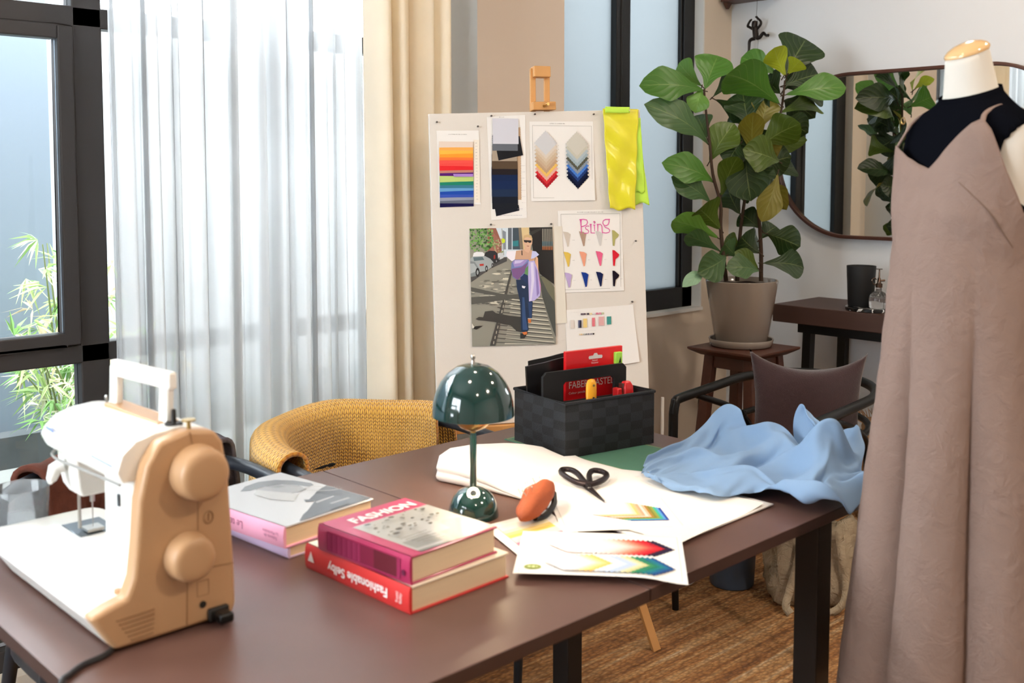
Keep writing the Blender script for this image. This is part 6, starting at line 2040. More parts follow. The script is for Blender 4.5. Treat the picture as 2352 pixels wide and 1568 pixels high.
# neon samples at the board's top corner
m_neon_y = mat('neon_yellow_satin', '#d8cf2a', 0.28, var=0.12, vscale=9, bump=0.7, bscale=22, sheen=0.2)
m_neon_g = mat('neon_green_cotton', '#b9e04a', 0.7, var=0.08, vscale=9, bump=0.2, bscale=60)
ne = thing('fabric_sample', 'neon yellow and green satin sample hanging at the board edge', 'fabric sample', tuple(Q(0.58, 0.93, 0.005)))


def neon(x0t, x1t, x0b, x1b, yt, yb, base, amp, seed):
    def f(u, v):
        x = lerp(lerp(x0b, x0t, v), lerp(x1b, x1t, v), u)
        y = lerp(yb, yt, v) + 0.004 * sin(9 * u + seed) * (1 - v)
        n = base + amp * (1 + sin(7 * u + 2 * sin(5 * v + seed))) * (0.4 + 0.6 * (1 - v)) + amp * 0.7 * (1 + sin(23 * v + 6 * u + seed))
        return Q(x, y, n)
    return f


MB().grid(24, 40, neon(0.560, 0.632, 0.600, 0.668, 0.905, 0.640, 0.004, 0.001, 2)).build('green_cloth', m_neon_g, ne, angle=180, solid=0.0008)['label'] = 'neon green cloth'
MB().grid(20, 30, neon(0.60, 0.640, 0.612, 0.652, 0.90, 0.675, 0.008, 0.001, 4)).build('pale_green_cloth', m_neon_g, ne, angle=180, solid=0.0008)['label'] = 'pale neon green cloth'
MB().grid(30, 44, neon(0.517, 0.632, 0.532, 0.614, 0.926, 0.624, 0.012, 0.0036, 1)).build('yellow_cloth', m_neon_y, ne, angle=180, solid=0.0008)['label'] = 'neon yellow satin'
MB().grid(12, 4, lambda u, v: Q(lerp(0.519, 0.598, u), lerp(0.912, 0.930, v), 0.027 + 0.001 * sin(8 * u))).build('folded_top', m_neon_g, ne, angle=180, solid=0.0006)

# push pins
m_pin_grey = mat('grey_pin_head', '#5f5a57', 0.4, 0.3, var=0)
RQ = Matrix((QU, QV, QN)).transposed()
pins = [(0.010, 0.879, 'at the corner above the rainbow chart'), (0.172, 0.899, 'at the top of the dark wool chart'), (0.305, 0.906, 'above the near corner of the chevron chart'), (0.490, 0.909, 'above the far corner of the chevron chart'),
        (0.166, 0.584, 'above the street photograph near the wool chart'), (0.351, 0.583, 'above the street photograph near the Psling chart'), (0.607, 0.344, 'beside the sheet of colour chips'), (0.621, 0.528, 'alone on the bare board beside the Psling chart'),
        (0.131, 0.868, 'at the inner top corner of the rainbow chart')]
for a, b, where in pins:
    p = MB().lathe([(0.0010, 0), (0.0010, 0.004), (0.0026, 0.0045), (0.0022, 0.008), (0.0030, 0.0095), (0.0, 0.0105)], Q(a, b, 0.0002), 10, 0, RQ).build('push_pin', m_pin_grey)
    tag(p, 'small grey push pin ' + where, 'push pin', 'push pins on the board')
p = MB().lathe([(0.0010, 0.0), (0.0010, 0.018), (0.0030, 0.019), (0.0036, 0.022), (0.0, 0.025)], Q(0.596, 0.921, 0.004), 10, 0, RQ).build('push_pin', m_white)
tag(p, 'white push pin holding the neon satin sample', 'push pin', 'push pins on the board')
# ================================================================ plant on its stool
m_walnut = mat('dark_walnut', '#4a2a1f', 0.42, var=0.25, vscale=5, stretch=(1, 8, 8), bump=0.05, bscale=200)
stool = thing('plant_stool', 'dark walnut square stool carrying the potted fig', 'stool', (3.46, 2.32, 0))
mb = MB()
rings = []
for z, k in ((0.700, 0.118), (0.716, 0.146), (0.722, 0.155), (0.730, 0.155)):
    rings.append([(3.46 + sx_ * k, 2.32 + sy * k, z) for sx_, sy in ((-1, -1), (1, -1), (1, 1), (-1, 1))])
mb.loft(rings).build('stool_top', m_walnut, stool, smooth=False, bevel=0.002, segs=2)
for sx_, sy in ((-1, -1), (1, -1), (1, 1), (-1, 1)):
    MB().bar((3.46 + sx_ * 0.088, 2.32 + sy * 0.088, 0.702), (3.46 + sx_ * 0.140, 2.32 + sy * 0.140, 0.0), 0.042, 0.036, (1, 0, 0)).build('leg', m_walnut, stool, smooth=False, bevel=0.003, segs=2)
for s in (-1, 1):
    MB().bx(3.375, 3.545, 2.32 + s * 0.088 - 0.011, 2.32 + s * 0.088 + 0.011, 0.652, 0.698).build('apron', m_walnut, stool, smooth=False)
    MB().bx(3.46 + s * 0.088 - 0.011, 3.46 + s * 0.088 + 0.011, 2.235, 2.405, 0.652, 0.698).build('apron', m_walnut, stool, smooth=False)

m_pot = mat('glazed_taupe_pot', '#8b8178', 0.16, var=0.04, vscale=3, coat=0.6)
m_soil = mat('potting_soil', '#2a1c14', 0.95, var=0.4, vscale=60, bump=1.0, bscale=120)
m_stem = mat('woody_stem', '#3b2a1d', 0.8, var=0.3, vscale=30, bump=0.5, bscale=90)
PX, PY, PZ = 3.478, 2.345, 0.730
plant = thing('potted_fig', 'fiddle-leaf fig in a glazed taupe pot on the walnut stool', 'plant', (PX, PY, PZ))
MB().lathe([(0.0, 0.001), (0.115, 0.001), (0.120, 0.005), (0.125, 0.028), (0.1235, 0.030), (0.119, 0.028), (0.115, 0.009), (0.0, 0.008)], (PX, PY, PZ), 56).build('saucer', m_pot, plant, angle=50)
MB().lathe([(0.0, 0.010), (0.096, 0.010), (0.101, 0.015), (0.1385, 0.252), (0.139, 0.256), (0.136, 0.258), (0.132, 0.254), (0.126, 0.225), (0.0, 0.222)], (PX, PY, PZ), 64).build('pot', m_pot, plant, angle=50)
MB().grid(24, 40, lambda u, v: (PX + 0.127 * u * cos(2 * PI * v), PY + 0.127 * u * sin(2 * PI * v), PZ + 0.236 + 0.005 * sin(31 * u) * sin(9 * PI * v + 3 * u) + 0.004 * sin(40 * v * PI))).build('soil', m_soil, plant, angle=180)
LEAVES=[
 ((3.41, 2.486, 1.721), (3.176, 2.587, 1.741), 0.046, 1, 0.5),
 ((3.421, 2.49, 1.727), (3.496, 2.487, 1.862), 0.059, 1, 0.1),
 ((3.433, 2.514, 1.741), (3.432, 2.629, 1.837), 0.037, 0, 0.3),
 ((3.403, 2.494, 1.73), (3.358, 2.486, 1.642), 0.034, 0, 0.0),
 ((3.413, 2.463, 1.512), (3.174, 2.553, 1.66), 0.042, 2, 0.6),
 ((3.442, 2.492, 1.537), (3.491, 2.58, 1.637), 0.037, 2, 0.2),
 ((3.411, 2.458, 1.444), (3.466, 2.392, 1.588), 0.048, 3, 0.2),
 ((3.459, 2.478, 1.7), (3.585, 2.45, 1.79), 0.034, 4, 0.2),
 ((3.459, 2.47, 1.689), (3.595, 2.395, 1.606), 0.032, 4, 0.4),
 ((3.608, 2.27, 1.666), (3.373, 2.347, 1.78), 0.065, 1, 0.4),
 ((3.649, 2.312, 1.789), (3.602, 2.441, 1.86), 0.041, 1, 0.2),
 ((3.625, 2.258, 1.773), (3.535, 2.257, 1.875), 0.037, 5, 0.2),
 ((3.624, 2.252, 1.78), (3.597, 2.179, 1.829), 0.029, 5, 0.1),
 ((3.667, 2.294, 1.78), (3.806, 2.281, 1.938), 0.071, 4, 0.0),
 ((3.659, 2.284, 1.745), (3.799, 2.219, 1.795), 0.054, 4, 0.2),
 ((3.632, 2.265, 1.704), (3.766, 2.092, 1.738), 0.041, 1, 0.5),
 ((3.552, 2.37, 1.575), (3.568, 2.417, 1.719), 0.058, 4, 0.1),
 ((3.524, 2.337, 1.461), (3.49, 2.317, 1.627), 0.037, 6, 0.2),
 ((3.576, 2.34, 1.566), (3.629, 2.343, 1.696), 0.041, 6, 0.2),
 ((3.535, 2.317, 1.498), (3.604, 2.19, 1.589), 0.051, 3, 0.3),
 ((3.557, 2.391, 1.479), (3.615, 2.457, 1.585), 0.037, 4, 0.1),
 ((3.41, 2.437, 1.366), (3.214, 2.507, 1.44), 0.041, 1, 0.4),
 ((3.394, 2.438, 1.289), (3.242, 2.488, 1.383), 0.037, 2, 0.4),
 ((3.421, 2.408, 1.309), (3.419, 2.341, 1.46), 0.037, 3, 0.3),
 ((3.409, 2.399, 1.182), (3.284, 2.41, 1.268), 0.058, 3, 0.1),
 ((3.408, 2.404, 1.148), (3.202, 2.47, 1.229), 0.037, 0, 0.4),
 ((3.414, 2.4, 1.097), (3.258, 2.452, 1.168), 0.029, 2, 0.4),
 ((3.416, 2.376, 1.081), (3.271, 2.384, 1.029), 0.044, 2, 0.3),
 ((3.349, 2.421, 1.022), (3.215, 2.419, 0.984), 0.019, 7, 0.3),
 ((3.497, 2.351, 1.477), (3.45, 2.297, 1.31), 0.061, 4, 0.2),
 ((3.513, 2.382, 1.24), (3.532, 2.457, 1.341), 0.051, 4, 0.2),
 ((3.497, 2.361, 1.363), (3.563, 2.299, 1.451), 0.058, 4, 0.3),
 ((3.585, 2.26, 1.4), (3.494, 2.26, 1.23), 0.036, 6, 0.3),
 ((3.58, 2.326, 1.257), (3.68, 2.323, 1.282), 0.024, 4, 0.4),
 ((3.566, 2.326, 1.185), (3.55, 2.402, 1.242), 0.037, 4, 0.2),
 ((3.558, 2.316, 1.145), (3.638, 2.299, 1.194), 0.034, 4, 0.3),
 ((3.537, 2.303, 1.089), (3.461, 2.34, 1.153), 0.044, 4, 0.2),
 ((3.553, 2.288, 1.167), (3.653, 2.209, 1.122), 0.046, 4, 0.2),
 ((3.538, 2.291, 1.052), (3.683, 2.199, 1.036), 0.041, 4, 0.3),
 ((3.52, 2.299, 1.032), (3.431, 2.335, 1.096), 0.025, 3, 0.4),
 ((3.514, 2.29, 1.023), (3.382, 2.336, 1.045), 0.034, 2, 0.5),
 ((3.472, 2.363, 1.075), (3.405, 2.377, 1.129), 0.034, 2, 0.2),
 ((3.511, 2.37, 1.104), (3.503, 2.438, 1.147), 0.027, 3, 0.2),
 ((3.586, 2.256, 1.444), (3.443, 2.307, 1.489), 0.051, 3, 0.3),
 ((3.641, 2.292, 1.711), (3.637, 2.357, 1.777), 0.048, 4, 0.2),
 ((3.59, 2.328, 1.516), (3.55, 2.411, 1.479), 0.044, 4, 0.2),
 ((3.617, 2.322, 1.652), (3.627, 2.39, 1.733), 0.048, 4, 0.2),
 ((3.627, 2.307, 1.516), (3.697, 2.297, 1.599), 0.041, 4, 0.2),
 ((3.585, 2.338, 1.499), (3.685, 2.317, 1.405), 0.044, 4, 0.3),
 ((3.501, 2.378, 1.515), (3.43, 2.384, 1.444), 0.037, 4, 0.3),
 ((3.685, 2.303, 1.688), (3.894, 2.306, 1.642), 0.041, 4, 0.3),
 ((3.679, 2.318, 1.637), (3.974, 2.318, 1.694), 0.044, 3, 0.3),
 ((3.638, 2.329, 1.499), (3.876, 2.341, 1.536), 0.034, 3, 0.3),
 ((3.63, 2.341, 1.397), (3.881, 2.354, 1.432), 0.034, 4, 0.3),
 ((3.624, 2.343, 1.362), (3.814, 2.375, 1.271), 0.034, 6, 0.2),
 ((3.687, 2.306, 1.74), (4.002, 2.295, 1.73), 0.044, 4, 0.3),
 ((3.594, 2.352, 1.584), (3.606, 2.473, 1.658), 0.051, 4, 0.2),
 ((3.633, 2.327, 1.568), (3.62, 2.418, 1.518), 0.051, 4, 0.3),
 ((3.633, 2.288, 1.6), (3.75, 2.243, 1.568), 0.044, 4, 0.3),
 ((3.634, 2.35, 1.671), (3.662, 2.449, 1.677), 0.048, 4, 0.2),
 ((3.675, 2.302, 1.722), (3.809, 2.323, 1.835), 0.048, 4, 0.2),
 ((3.602, 2.353, 1.397), (3.623, 2.459, 1.396), 0.044, 4, 0.2),
 ((3.561, 2.376, 1.362), (3.573, 2.444, 1.327), 0.044, 4, 0.3),
 ((3.584, 2.35, 1.328), (3.704, 2.348, 1.344), 0.037, 4, 0.2),
 ((3.573, 2.315, 1.431), (3.678, 2.274, 1.465), 0.048, 4, 0.3),
 ((3.554, 2.344, 1.532), (3.61, 2.31, 1.448), 0.048, 6, 0.3),
 ((3.508, 2.376, 1.124), (3.61, 2.364, 1.155), 0.031, 4, 0.3),
]
STEMS= [[(3.419, 2.377, 0.984), (3.416, 2.389, 1.077), (3.414, 2.403, 1.195), (3.418, 2.407, 1.279), (3.402, 2.434, 1.397), (3.399, 2.448, 1.514), (3.395, 2.464, 1.632), (3.393, 2.474, 1.725)], [(3.5, 2.382, 0.978), (3.509, 2.384, 1.072), (3.522, 2.383, 1.192), (3.545, 2.375, 1.345), (3.563, 2.368, 1.448), (3.584, 2.354, 1.508)], [(3.56, 2.312, 0.979), (3.565, 2.317, 1.09), (3.566, 2.326, 1.192), (3.567, 2.334, 1.277), (3.59, 2.326, 1.414), (3.619, 2.307, 1.516), (3.651, 2.291, 1.652), (3.666, 2.287, 1.763)]]
for S_ in STEMS:
    pts = spline(S_, 4)
    n = len(pts)
    MB().tube(pts, [lerp(0.0085, 0.004, k / (n - 1)) for k in range(n)], 10).build('stem', m_stem, plant, angle=70)

LEAFCOL = ['#6a9a3e', '#4a772a', '#46653a', '#4b611a', '#243c19', '#98a526', '#746d20', '#93bd9c']
m_leaf, nt, pb, out = new_mat('fig_leaf')
a_ = N(nt, 'ShaderNodeAttribute', attribute_name='Col')
uvn = N(nt, 'ShaderNodeTexCoord')
sxy = N(nt, 'ShaderNodeSeparateXYZ')
nt.links.new(uvn.outputs['UV'], sxy.inputs[0])


def mt(op, a, b=None):
    n = N(nt, 'ShaderNodeMath', operation=op)
    for i, q in enumerate((a, b)):
        if q is None:
            continue
        if isinstance(q, (int, float)):
            n.inputs[i].default_value = q
        else:
            nt.links.new(q, n.inputs[i])
    return n.outputs[0]


ac = mt('ABSOLUTE', mt('SUBTRACT', sxy.outputs['Y'], 0.5))
mid = mt('LESS_THAN', ac, 0.014)
vn = mt('FRACT', mt('SUBTRACT', mt('MULTIPLY', sxy.outputs['X'], 7.0), mt('MULTIPLY', ac, 5.0)))
vein = mt('LESS_THAN', vn, 0.07)
vm = mt('MAXIMUM', mid, mt('MULTIPLY', vein, 0.6))
lx = N(nt, 'ShaderNodeMix', data_type='RGBA')
nt.links.new(mt('MULTIPLY', vm, 0.22), lx.inputs[0])
nt.links.new(a_.outputs['Color'], lx.inputs[6])
lx.inputs[7].default_value = hx('#b3c47a')
nt.links.new(lx.outputs[2], pb.inputs['Base Color'])
pb.inputs['Roughness'].default_value = 0.42
pb.inputs['Specular IOR Level'].default_value = 0.45
bp = N(nt, 'ShaderNodeBump')
bp.inputs['Strength'].default_value = 0.22
bp.inputs['Distance'].default_value = 0.004
nt.links.new(mt('SINE', mt('MULTIPLY', vn, PI)), bp.inputs['Height'])
nt.links.new(bp.outputs[0], pb.inputs['Normal'])
tl = N(nt, 'ShaderNodeBsdfTranslucent')
nt.links.new(lx.outputs[2], tl.inputs[0])
mxs = N(nt, 'ShaderNodeMixShader')
mxs.inputs[0].default_value = 0.28
nt.links.new(pb.outputs[0], mxs.inputs[1])
nt.links.new(tl.outputs[0], mxs.inputs[2])
nt.links.new(mxs.outputs[0], out.inputs[0])

EYE = Vector((0, 0, 1.4))
mb = MB()
lr = random.Random(21)
for (B, T, w, ci, roll) in LEAVES:
    B, T = Vector(B), Vector(T)
    ax = T - B
    L = ax.length
    ax.normalize()
    view = (B - EYE).normalized()
    side = ax.cross(view).normalized()
    up = side.cross(ax).normalized()
    if up.z < -0.2:
        up = -up
    rl = roll * lr.choice((-1, 1))
    side2 = side * cos(rl) + up * sin(rl)
    up2 = up * cos(rl) - side * sin(rl)
    if up2.z < 0:
        up2 = -up2
    ph_, bend = lr.uniform(0, 6), lr.uniform(0.05, 0.16)
    c = hx(LEAFCOL[ci])
    k_ = lr.uniform(0.88, 1.12)
    c = tuple(q * k_ for q in c[:3]) + (1,)

    def lf(u, v, B=B, ax=ax, L=L, side2=side2, up2=up2, w=w, ph_=ph_, bend=bend, roll=roll):
        prof = (sin(PI * min(1, u ** 1.25)) ** 0.62) * (0.42 + 0.62 * smoothstep(0.15, 0.72, u)) if 0 < u < 1 else 0.0
        s = (v - 0.5) * 2
        wav = 1 + 0.05 * sin(16 * u + ph_ + (2 if s > 0 else 0))
        wd = w * 1.38 / max(0.6, cos(roll)) * prof * wav * s
        fold = abs(s) * prof * w * 0.30
        rip = 0.07 * w * sin(19 * u + ph_ + 3 * s) * abs(s) * prof
        return B + ax * (L * 1.06 * u) + side2 * wd + up2 * (fold + rip + bend * L * sin(PI * u) - 0.10 * L * u * u)
    mb.grid(16, 8, lf, 0, c=c)
    mb.tube([B - ax * 0.018 - up2 * 0.004, B + ax * 0.01], 0.0022, 6, m=1)
fo = mb.build('foliage', [m_leaf, m_stem], plant, angle=180, weld=False)

# ================================================================ console table and what stands on it
CZ = 0.86
m_console = mat('dark_mahogany', '#412a22', 0.5, var=0.22, vscale=4, stretch=(8, 1, 8), bump=0.08, bscale=150)
con = thing('console_table', 'dark mahogany console table on black legs under the mirror', 'console table', (3.98, 1.70, 0))
MB().bx(3.80, 4.165, 0.90, 2.41, CZ - 0.072, CZ).build('tabletop', m_console, con, smooth=False, bevel=0.003, segs=2)
MB().bx(3.815, 4.15, 1.02, 2.30, CZ - 0.108, CZ - 0.0725).build('apron', m_black_metal, con, smooth=False)
for (x, y) in ((3.845, 2.265), (4.125, 2.265), (3.845, 1.05), (4.125, 1.05)):
    MB().bar((x, y, CZ - 0.108), (x - (0.012 if x < 4 else -0.01), y + (0.015 if y > 2 else -0.015), 0), 0.036, 0.036, (1, 0, 0)).build('leg', m_black_metal, con, smooth=False)

m_marble, nt, pb, out = new_mat('black_marble')
tc = N(nt, 'ShaderNodeTexCoord')
wv = N(nt, 'ShaderNodeTexWave')
wv.inputs['Scale'].default_value = 9
wv.inputs['Distortion'].default_value = 14
wv.inputs['Detail'].default_value = 3
nt.links.new(tc.outputs['Object'], wv.inputs['Vector'])
cr = N(nt, 'ShaderNodeValToRGB')
cr.color_ramp.elements[0].position = 0.90
cr.color_ramp.elements[0].color = hx('#121315')
cr.color_ramp.elements[1].position = 0.97
cr.color_ramp.elements[1].color = hx('#cfcfcf')
nt.links.new(wv.outputs['Fac'], cr.inputs[0])
nt.links.new(cr.outputs[0], pb.inputs['Base Color'])
pb.inputs['Roughness'].default_value = 0.2
tray = MB().lathe([(0.0, 0.0), (0.100, 0.0), (0.104, 0.002), (0.104, 0.012), (0.102, 0.014), (0.0, 0.014)], (3.911, 2.025, CZ), 56).build('marble_tray', m_marble, None, angle=40)
tag(tray, 'round black marble tray with white veins on the console', 'tray')
m_matt_black = mat('matt_black_ceramic', '#151617', 0.6, var=0.1, vscale=6, bump=0.15, bscale=20)
cup = MB().lathe([(0.0, 0.0), (0.047, 0.0), (0.049, 0.002), (0.0565, 0.158), (0.0565, 0.160), (0.0545, 0.160), (0.047, 0.010), (0.0, 0.010)], (3.897, 2.069, CZ + 0.0142), 48).build('tumbler', m_matt_black, None, angle=50)
tag(cup, 'matt black tapered tumbler on the marble tray', 'cup')
BX_, BY_ = 3.872, 1.980
sp = thing('glass_spray_bottle', 'ribbed glass spray bottle with metal pump beside the black tumbler', 'spray bottle', (BX_, BY_, CZ + 0.0142))
mb = MB()
prof = [(0.0, 0.001), (0.030, 0.001), (0.034, 0.004), (0.0355, 0.02), (0.0355, 0.040), (0.032, 0.052), (0.022, 0.062), (0.012, 0.068), (0.010, 0.080), (0.011, 0.084)]
rings = []
for r, z in prof:
    rings.append([(BX_ + r * (1 + 0.03 * cos(20 * a)) * cos(a), BY_ + r * (1 + 0.03 * cos(20 * a)) * sin(a), CZ + 0.0142 + z) for a in [2 * PI * j / 80 for j in range(80)]])
mb.loft(rings).build('bottle', m_glass, sp, angle=60)
m_bronze = mat('bronzed_metal', '#5d4a40', 0.25, 0.9)
MB().lathe([(0.013, 0.082), (0.0135, 0.096), (0.008, 0.099), (0.006, 0.118), (0.0035, 0.120), (0.0028, 0.150), (0.0028, 0.152), (0.012, 0.153), (0.012, 0.1555), (0.0, 0.156)], (BX_, BY_, CZ + 0.0142), 24).build('pump', m_bronze, sp, angle=50)
dR = Vector((0.723, -0.691, 0))
b0 = Vector((BX_, BY_, CZ + 0.0142))
mb = MB().tube(spline([b0 + dR * -0.010 + Vector((0, 0, 0.090)), b0 + dR * -0.024 + Vector((0, 0, 0.098)), b0 + dR * -0.028 + Vector((0, 0, 0.112)), b0 + dR * -0.018 + Vector((0, 0, 0.119)), b0 + dR * -0.010 + Vector((0, 0, 0.112))], 5), 0.0018, 6)
mb.build('trigger', m_bronze, sp)
MB().tube([b0 + Vector((0, 0, 0.108)), b0 + dR * 0.022 + Vector((0, 0, 0.110))], 0.004, 8).build('nozzle', m_bronze, sp)

# mirror
m_mirror, nt, pb, out = new_mat('mirror_silver')
pb.inputs['Base Color'].default_value = (0.90, 0.92, 0.91, 1)
pb.inputs['Metallic'].default_value = 1.0
pb.inputs['Roughness'].default_value = 0.0
mir = thing('wall_mirror', 'long oval mirror with a thin walnut frame on the side wall', 'mirror', (XW, 1.98, 1.475))


def stad(r, n=24, x=XW):
    yc0, yc1, zc = 1.70, 2.275, 1.474
    pts = []
    for k in range(n + 1):
        a = -PI / 2 + PI * k / n
        pts.append((x, yc1 + r * cos(a), zc + r * sin(a)))
    for k in range(n + 1):
        a = PI / 2 + PI * k / n
        pts.append((x, yc0 + r * cos(a), zc + r * sin(a)))
    return pts


MB().face(stad(0.345, 32, XW - 0.014)).build('mirror_glass', m_mirror, mir, smooth=False)
mb = MB()
o_, i_ = [], []
A = [stad(0.352, 32, XW - 0.0005), stad(0.352, 32, XW - 0.028), stad(0.349, 32, XW - 0.030), stad(0.340, 32, XW - 0.030), stad(0.338, 32, XW - 0.028), stad(0.338, 32, XW - 0.0005)]
mb.loft(A + [A[0]], caps=False)
mb.build('frame', m_walnut, mir, angle=40)

# little climbing figure on a wire by the corner, and the bracket above
m_cast = mat('blackened_bronze', '#231c19', 0.35, 0.6, var=0.2, vscale=60)
FX = 4.105
fig = thing('climber_figure', 'small dark bronze figurine of a climber hanging on a wire', 'figurine', (FX, 2.72, 2.03))


def F(px, py, dx=0.0):
    # flat coordinates of the figure (mm-like grid) to the plane near the wall
    return (FX + dx, 2.709 - (px - 1738) * 0.00245, 2.000 - (py - 90) * 0.00187)


mb = MB()


def limb(pts, rs):
    mb.tube(spline([F(*p) for p in pts], 4), [rs[0] + (rs[1] - rs[0]) * k / (4 * (len(pts) - 1)) for k in range(4 * (len(pts) - 1) + 1)], 10)


limb([(1734, 63), (1735, 75), (1736, 88)], (0.014, 0.013))
limb([(1730, 66), (1739, 66)], (0.0085, 0.0085))
limb([(1734, 62), (1733.5, 56)], (0.0065, 0.0065))
limb([(1730, 66), (1722, 60), (1718, 57), (1721, 49), (1724.5, 43)], (0.0066, 0.0048))
limb([(1739, 65), (1745, 58), (1746, 50), (1741, 43), (1736.5, 38)], (0.0066, 0.0048))
limb([(1734, 88), (1726, 90), (1722.5, 95), (1722, 106), (1721.5, 117)], (0.0095, 0.0055))
limb([(1738, 88), (1744, 87), (1748, 82), (1752, 77.5), (1756, 82), (1760, 86)], (0.0100, 0.0055))
limb([(1721.5, 117), (1721, 119), (1724, 119.5)], (0.0075, 0.006))
limb([(1760, 86), (1761.5, 84), (1763.5, 82.5)], (0.0075, 0.006))
limb([(1736.5, 38), (1736, 36)], (0.007, 0.006))
limb([(1724.5, 43), (1726, 44.5)], (0.007, 0.006))
mb.lathe([(0.0, -0.021), (0.010, -0.018), (0.0135, -0.008), (0.0140, 0.004), (0.012, 0.016), (0.0, 0.021)], F(1733, 56), 14)
figo = mb.build('body', m_cast, fig, angle=180)
rm = figo.modifiers.new('remesh', 'REMESH')
rm.mode = 'VOXEL'
rm.voxel_size = 0.0017
rm.use_smooth_shade = True
MB().tube([(FX, 2.709, 2.1775), F(1736.5, 38), F(1738, 60, 0.018), (FX, 2.707, 1.90)], 0.0009, 6).build('wire', m_black_metal, fig)
br = MB().bx(4.06, 4.165, 2.62, 2.875, 2.178, 2.20)
br.loft([[(4.09, 2.858, 2.179), (4.13, 2.858, 2.179), (4.13, 2.884, 2.179), (4.09, 2.884, 2.179)], [(4.104, 2.868, 2.150), (4.116, 2.868, 2.150), (4.116, 2.876, 2.150), (4.104, 2.876, 2.150)]])
o = br.build('corner_shelf', m_walnut, None, smooth=False)
tag(o, 'dark wooden corner shelf with a pointed bracket high by the ceiling', 'shelf')

# ================================================================ dress form, black top and slip dress
AX, AY = 1.909, 0.811
f_, s_ = Vector((-0.926, 0.375, 0)).normalized(), Vector((0.375, 0.926, 0)).normalized()
TOR = [(0.60, .090, .075, .080, 0), (0.85, .110, .085, .090, 0), (1.00, .108, .082, .088, 0), (1.12, .100, .078, .078, 0), (1.25, .116, .094, .088, 0), (1.33, .124, .102, .086, 0), (1.40, .128, .082, .086, 0), (1.44, .131, .070, .083, 0),
       (1.462, .131, .064, .079, 0), (1.482, .126, .059, .074, 0), (1.498, .109, .055, .067, 0), (1.512, .082, .050, .060, 0), (1.524, .060, .046, .054, 0), (1.536, .047, .043, .047, 0.002), (1.552, .0425, .041, .043, 0.004), (1.60, .0365, .036, .036, 0.010), (1.612, .0348, .0345, .0345, 0.012)]


def torso(z, th, off=0.0, tilt=1.0):
    a, bf, bb, sh = interp([t for t in TOR], z)
    c, s = cos(th), sin(th)
    e = 0.9
    rb = bf if c > 0 else bb
    # shoulders are squarer than an ellipse
    x = (rb + off) * math.copysign(abs(c) ** e, c)
    y = (a + off) * math.copysign(abs(s) ** e, s)
    tl_ = smoothstep(1.50, 1.56, z) * 0.36 * tilt
    p = Vector((AX, AY, z)) + f_ * (x + sh) + s_ * y
    p.z -= tl_ * x
    return p


m_canvas = mat('white_canvas', '#c9c4bb', 0.85, var=0.02, bump=0.2, bscale=700)
m_capwood = mat('varnished_beech', '#d2ab78', 0.2, var=0.1, vscale=6, stretch=(1, 6, 6), coat=0.7)
m_blacktop = cloth_mat('black_jersey', '#0c0d12', transl=0.0, bump=0.1, weave=1500)
m_dress = cloth_mat('taupe_linen', '#87736a', transl=0.06, bump=0.45, weave=1400, var=0.06, crinkle=0.32)
man = thing('dress_form', 'white canvas dress form with a wooden neck cap beside the table', 'dress form', (AX, AY, 0))
zs = [0.60, 0.72, 0.85, 0.95, 1.05, 1.15, 1.22, 1.28, 1.33, 1.37, 1.40, 1.42, 1.44, 1.455, 1.468, 1.478, 1.487, 1.495, 1.503, 1.511, 1.519, 1.527, 1.536, 1.548, 1.565, 1.585, 1.60, 1.612]
NT = 72
MB().loft([[torso(z, 2 * PI * j / NT) for j in range(NT)] for z in zs]).build('torso', m_canvas, man, angle=80)
rings = []
for k, dz in ((1.03, 0.0), (1.06, 0.003), (1.04, 0.007), (0.9, 0.0125), (0.65, 0.0175), (0.35, 0.0205), (0.05, 0.0215)):
    rings.append([Vector((AX, AY, 0)) + (torso(1.612, 2 * PI * j / 40) - Vector((AX, AY, 0)) - f_ * 0.012 - Vector((0, 0, 1.612))) * k + f_ * 0.012 + Vector((0, 0, 1.612 + dz)) for j in range(40)])
MB().loft(rings).build('neck_cap', m_capwood, man, angle=60)
MB().tube([(AX, AY, 0.61), (AX, AY, 0.03)], 0.014, 16).build('pole', m_black_metal, man)
mb = MB().lathe([(0.15, 0.0), (0.15, 0.012), (0.05, 0.022), (0.02, 0.035), (0.0, 0.035)], (AX, AY, 0), 40)
mb.build('foot_plate', m_black_metal, man, angle=40)

# sleeveless black top
zsb = [1.02, 1.15, 1.22, 1.28, 1.33, 1.36, 1.385, 1.40, 1.415, 1.43, 1.445, 1.458, 1.468, 1.478, 1.487, 1.495, 1.503, 1.511, 1.519, 1.527, 1.536, 1.545]
NB = 96
mb = MB()
b0 = len(mb.v)
for z in zsb:
    for j in range(NB):
        mb.v.append(tuple(torso(z, 2 * PI * j / NB, 0.004)))
kept, cut = set(), set()


def arm_q(p, z):
    d = Vector(p) - Vector((AX, AY, z))
    return abs(d.dot(s_)), (d.dot(f_) + 0.008) / 0.056, (z - 1.415) / 0.072


